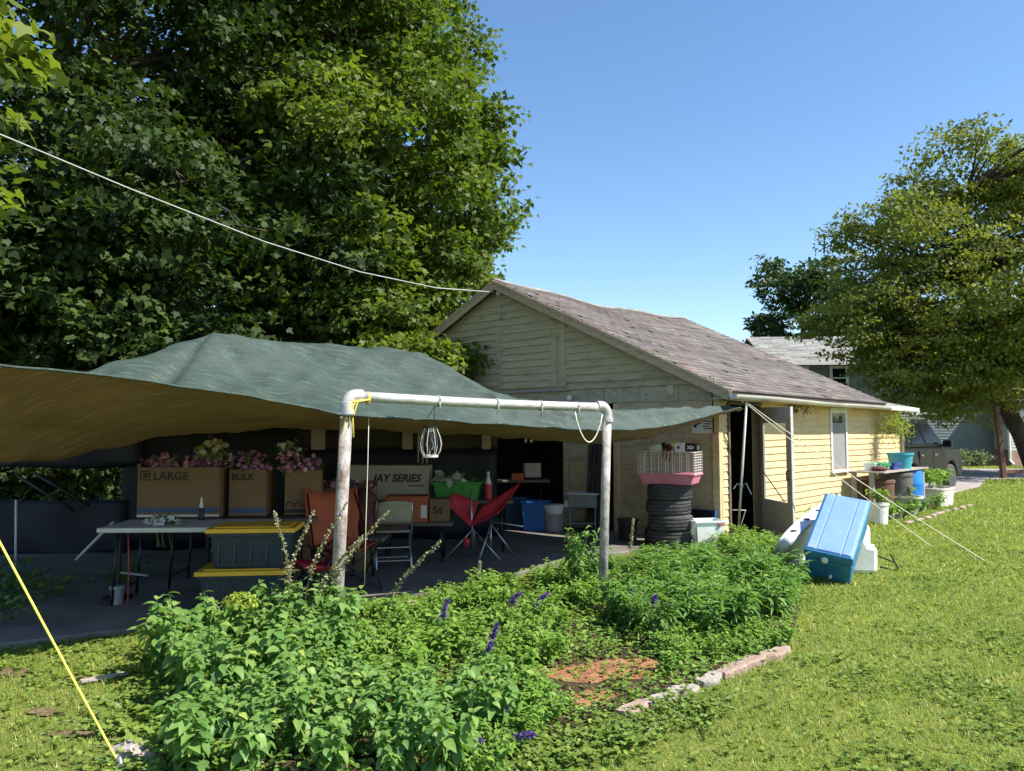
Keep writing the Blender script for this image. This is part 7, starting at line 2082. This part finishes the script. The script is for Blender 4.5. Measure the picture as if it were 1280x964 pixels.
for (x0, x1, y0, y1, dens, h, w) in ((-5.0, 5.8, 2.8, 5.0, 6000, 0.036, 0.0055), (-6.0, 8.0, 5.0, 8.0, 3400, 0.040, 0.0075), (1.5, 11.8, 8.0, 13, 1400, 0.045, 0.012), (3, 17, 13, 24, 520, 0.055, 0.022), (8, 32, 24, 36, 120, 0.07, 0.045)):
    n = int((x1 - x0) * (y1 - y0) * dens)
    P = scatter(n, x0, x1, y0, y1); P = P[vis(P)]
    inb = inpoly(P, bed_poly)
    P = P[~inb | (rng.random(len(P)) < 0.10)]
    for (dx, dy, rr) in dirt:
        dd_ = np.hypot(P[:, 0] - dx, P[:, 1] - dy); P = P[(dd_ > rr * .8) | (rng.random(len(P)) < 0.4)]
    k = len(P); cf = clumpfield(P)
    a = rng.uniform(0, 2 * np.pi, k); lean = rng.uniform(0.15, 0.95, k)
    D = np.stack([np.cos(a) * lean, np.sin(a) * lean, np.ones(k)], 1)
    N = np.stack([np.cos(a), np.sin(a), np.full(k, .2)], 1)
    L = h * rng.uniform(0.55, 1.35, k) * (1 + 0.18 * cf); W = w * rng.uniform(.7, 1.4, k)
    T = 0.45 + 0.12 * cf + rng.normal(0, .17, k); T[rng.random(k) < 0.03] = 1.0
    parts.append(('blade', np.concatenate([P, np.full((k, 1), -0.002)], 1), D, N, L, W, T))
me = leaf_mesh('grass', parts)
tag(link_mesh('grass', me, M['grass']), 'mown green grass covering the lawn', 'grass', kind='stuff')
parts = []
for (x0, x1, y0, y1, dens, s) in ((-4.5, 5.5, 2.9, 5.2, 520, 0.026), (-5.5, 8, 5.2, 9, 260, 0.03), (2, 14, 9, 18, 60, 0.045)):
    P = scatter(int((x1 - x0) * (y1 - y0) * dens), x0, x1, y0, y1); P = P[vis(P)]
    cf = clumpfield(P * 0.8 + 3.1)
    P = P[(cf > 0.15) | (rng.random(len(P)) < .25)]
    P = np.repeat(P, 3, 0); k = len(P)
    a = rng.uniform(0, 6.28, k); z_ = np.repeat(rng.uniform(.012, .04, k // 3), 3)
    D = np.stack([np.cos(a), np.sin(a), rng.uniform(-.1, .5, k)], 1); N = np.stack([rng.normal(0, .25, k), rng.normal(0, .25, k), np.ones(k)], 1)
    L = s * rng.uniform(.6, 1.25, k)
    parts.append(('round', np.concatenate([P, z_[:, None]], 1), D, N, L, L * .9, rng.random(k)))
me = leaf_mesh('clover', parts)
tag(link_mesh('clover', me, M['clover']), 'round leaved clover mixed through the lawn', 'clover', kind='stuff')
# leaf litter and small ground leaves inside the bed
P = np.stack([rng.uniform(-2.6, 4, 60000), rng.uniform(3.2, 10.5, 60000)], 1); P = P[inpoly(P, bed_poly)]
for (dx, dy, rr) in bare:
    dd_ = np.hypot(P[:, 0] - dx, P[:, 1] - dy); P = P[(dd_ > rr * .9) | (rng.random(len(P)) < .12)]
k = len(P); a = rng.uniform(0, 6.28, k)
D = np.stack([np.cos(a), np.sin(a), rng.uniform(-.2, .6, k)], 1); N = np.stack([rng.normal(0, .35, k), rng.normal(0, .35, k), np.ones(k)], 1)
L = .04 * rng.uniform(.5, 1.4, k)
me = leaf_mesh('ground_cover', [('fold', np.concatenate([P, rng.uniform(.01, .10, (k, 1))], 1), D, N, L, L * .6, rng.random(k))])
tag(link_mesh('ground_cover', me, M['leaf_b']), 'small green ground cover leaves carpeting the garden bed', 'ground cover', kind='stuff')
P = np.stack([rng.uniform(-2.6, 4, 9000), rng.uniform(3.2, 10.5, 9000)], 1); P = P[inpoly(P, bed_poly)]
k = len(P); a = rng.uniform(0, 6.28, k)
D = np.stack([np.cos(a), np.sin(a), rng.uniform(-.1, .2, k)], 1); N = np.stack([rng.normal(0, .3, k), rng.normal(0, .3, k), np.ones(k)], 1)
L = .03 * rng.uniform(.4, 1.5, k)
me = leaf_mesh('leaf_litter', [('diamond', np.concatenate([P, rng.uniform(.024, .034, (k, 1))], 1), D, N, L, L * .45, rng.random(k))])
M['litter'] = leaf_mat('dry_litter', [(0.0, (0.07, 0.04, 0.02)), (0.6, (0.24, 0.15, 0.08)), (1.0, (0.42, 0.34, 0.22))], 0.1, 0.8, 0.8)
tag(link_mesh('leaf_litter', me, M['litter']), 'dry brown leaf litter scattered over the garden soil', 'leaf litter', kind='stuff')
# dim undergrowth at the far side of the pad
P = np.stack([rng.uniform(-6.2, -3.6, 2600), rng.uniform(6.2, 8.6, 2600)], 1); P = P[P[:, 0] < -3.9 - 0.0 * P[:, 1]]
P = P[(np.sin(P[:, 0] * 3) * np.sin(P[:, 1] * 2.4) > .0)]
k = len(P); a = rng.uniform(0, 6.28, k)
D = np.stack([np.cos(a), np.sin(a), rng.uniform(-.1, .9, k)], 1); N = np.stack([rng.normal(0, .35, k), rng.normal(0, .35, k), np.ones(k)], 1)
L = .075 * rng.uniform(.5, 1.4, k)
me = leaf_mesh('undergrowth', [('fold', np.concatenate([P, rng.uniform(.04, .22, (k, 1))], 1), D, N, L, L * .6, rng.random(k))])
tag(link_mesh('undergrowth', me, M['leaf_c']), 'shaded weeds growing at the edge of the concrete under the tarp', 'weeds', kind='stuff')
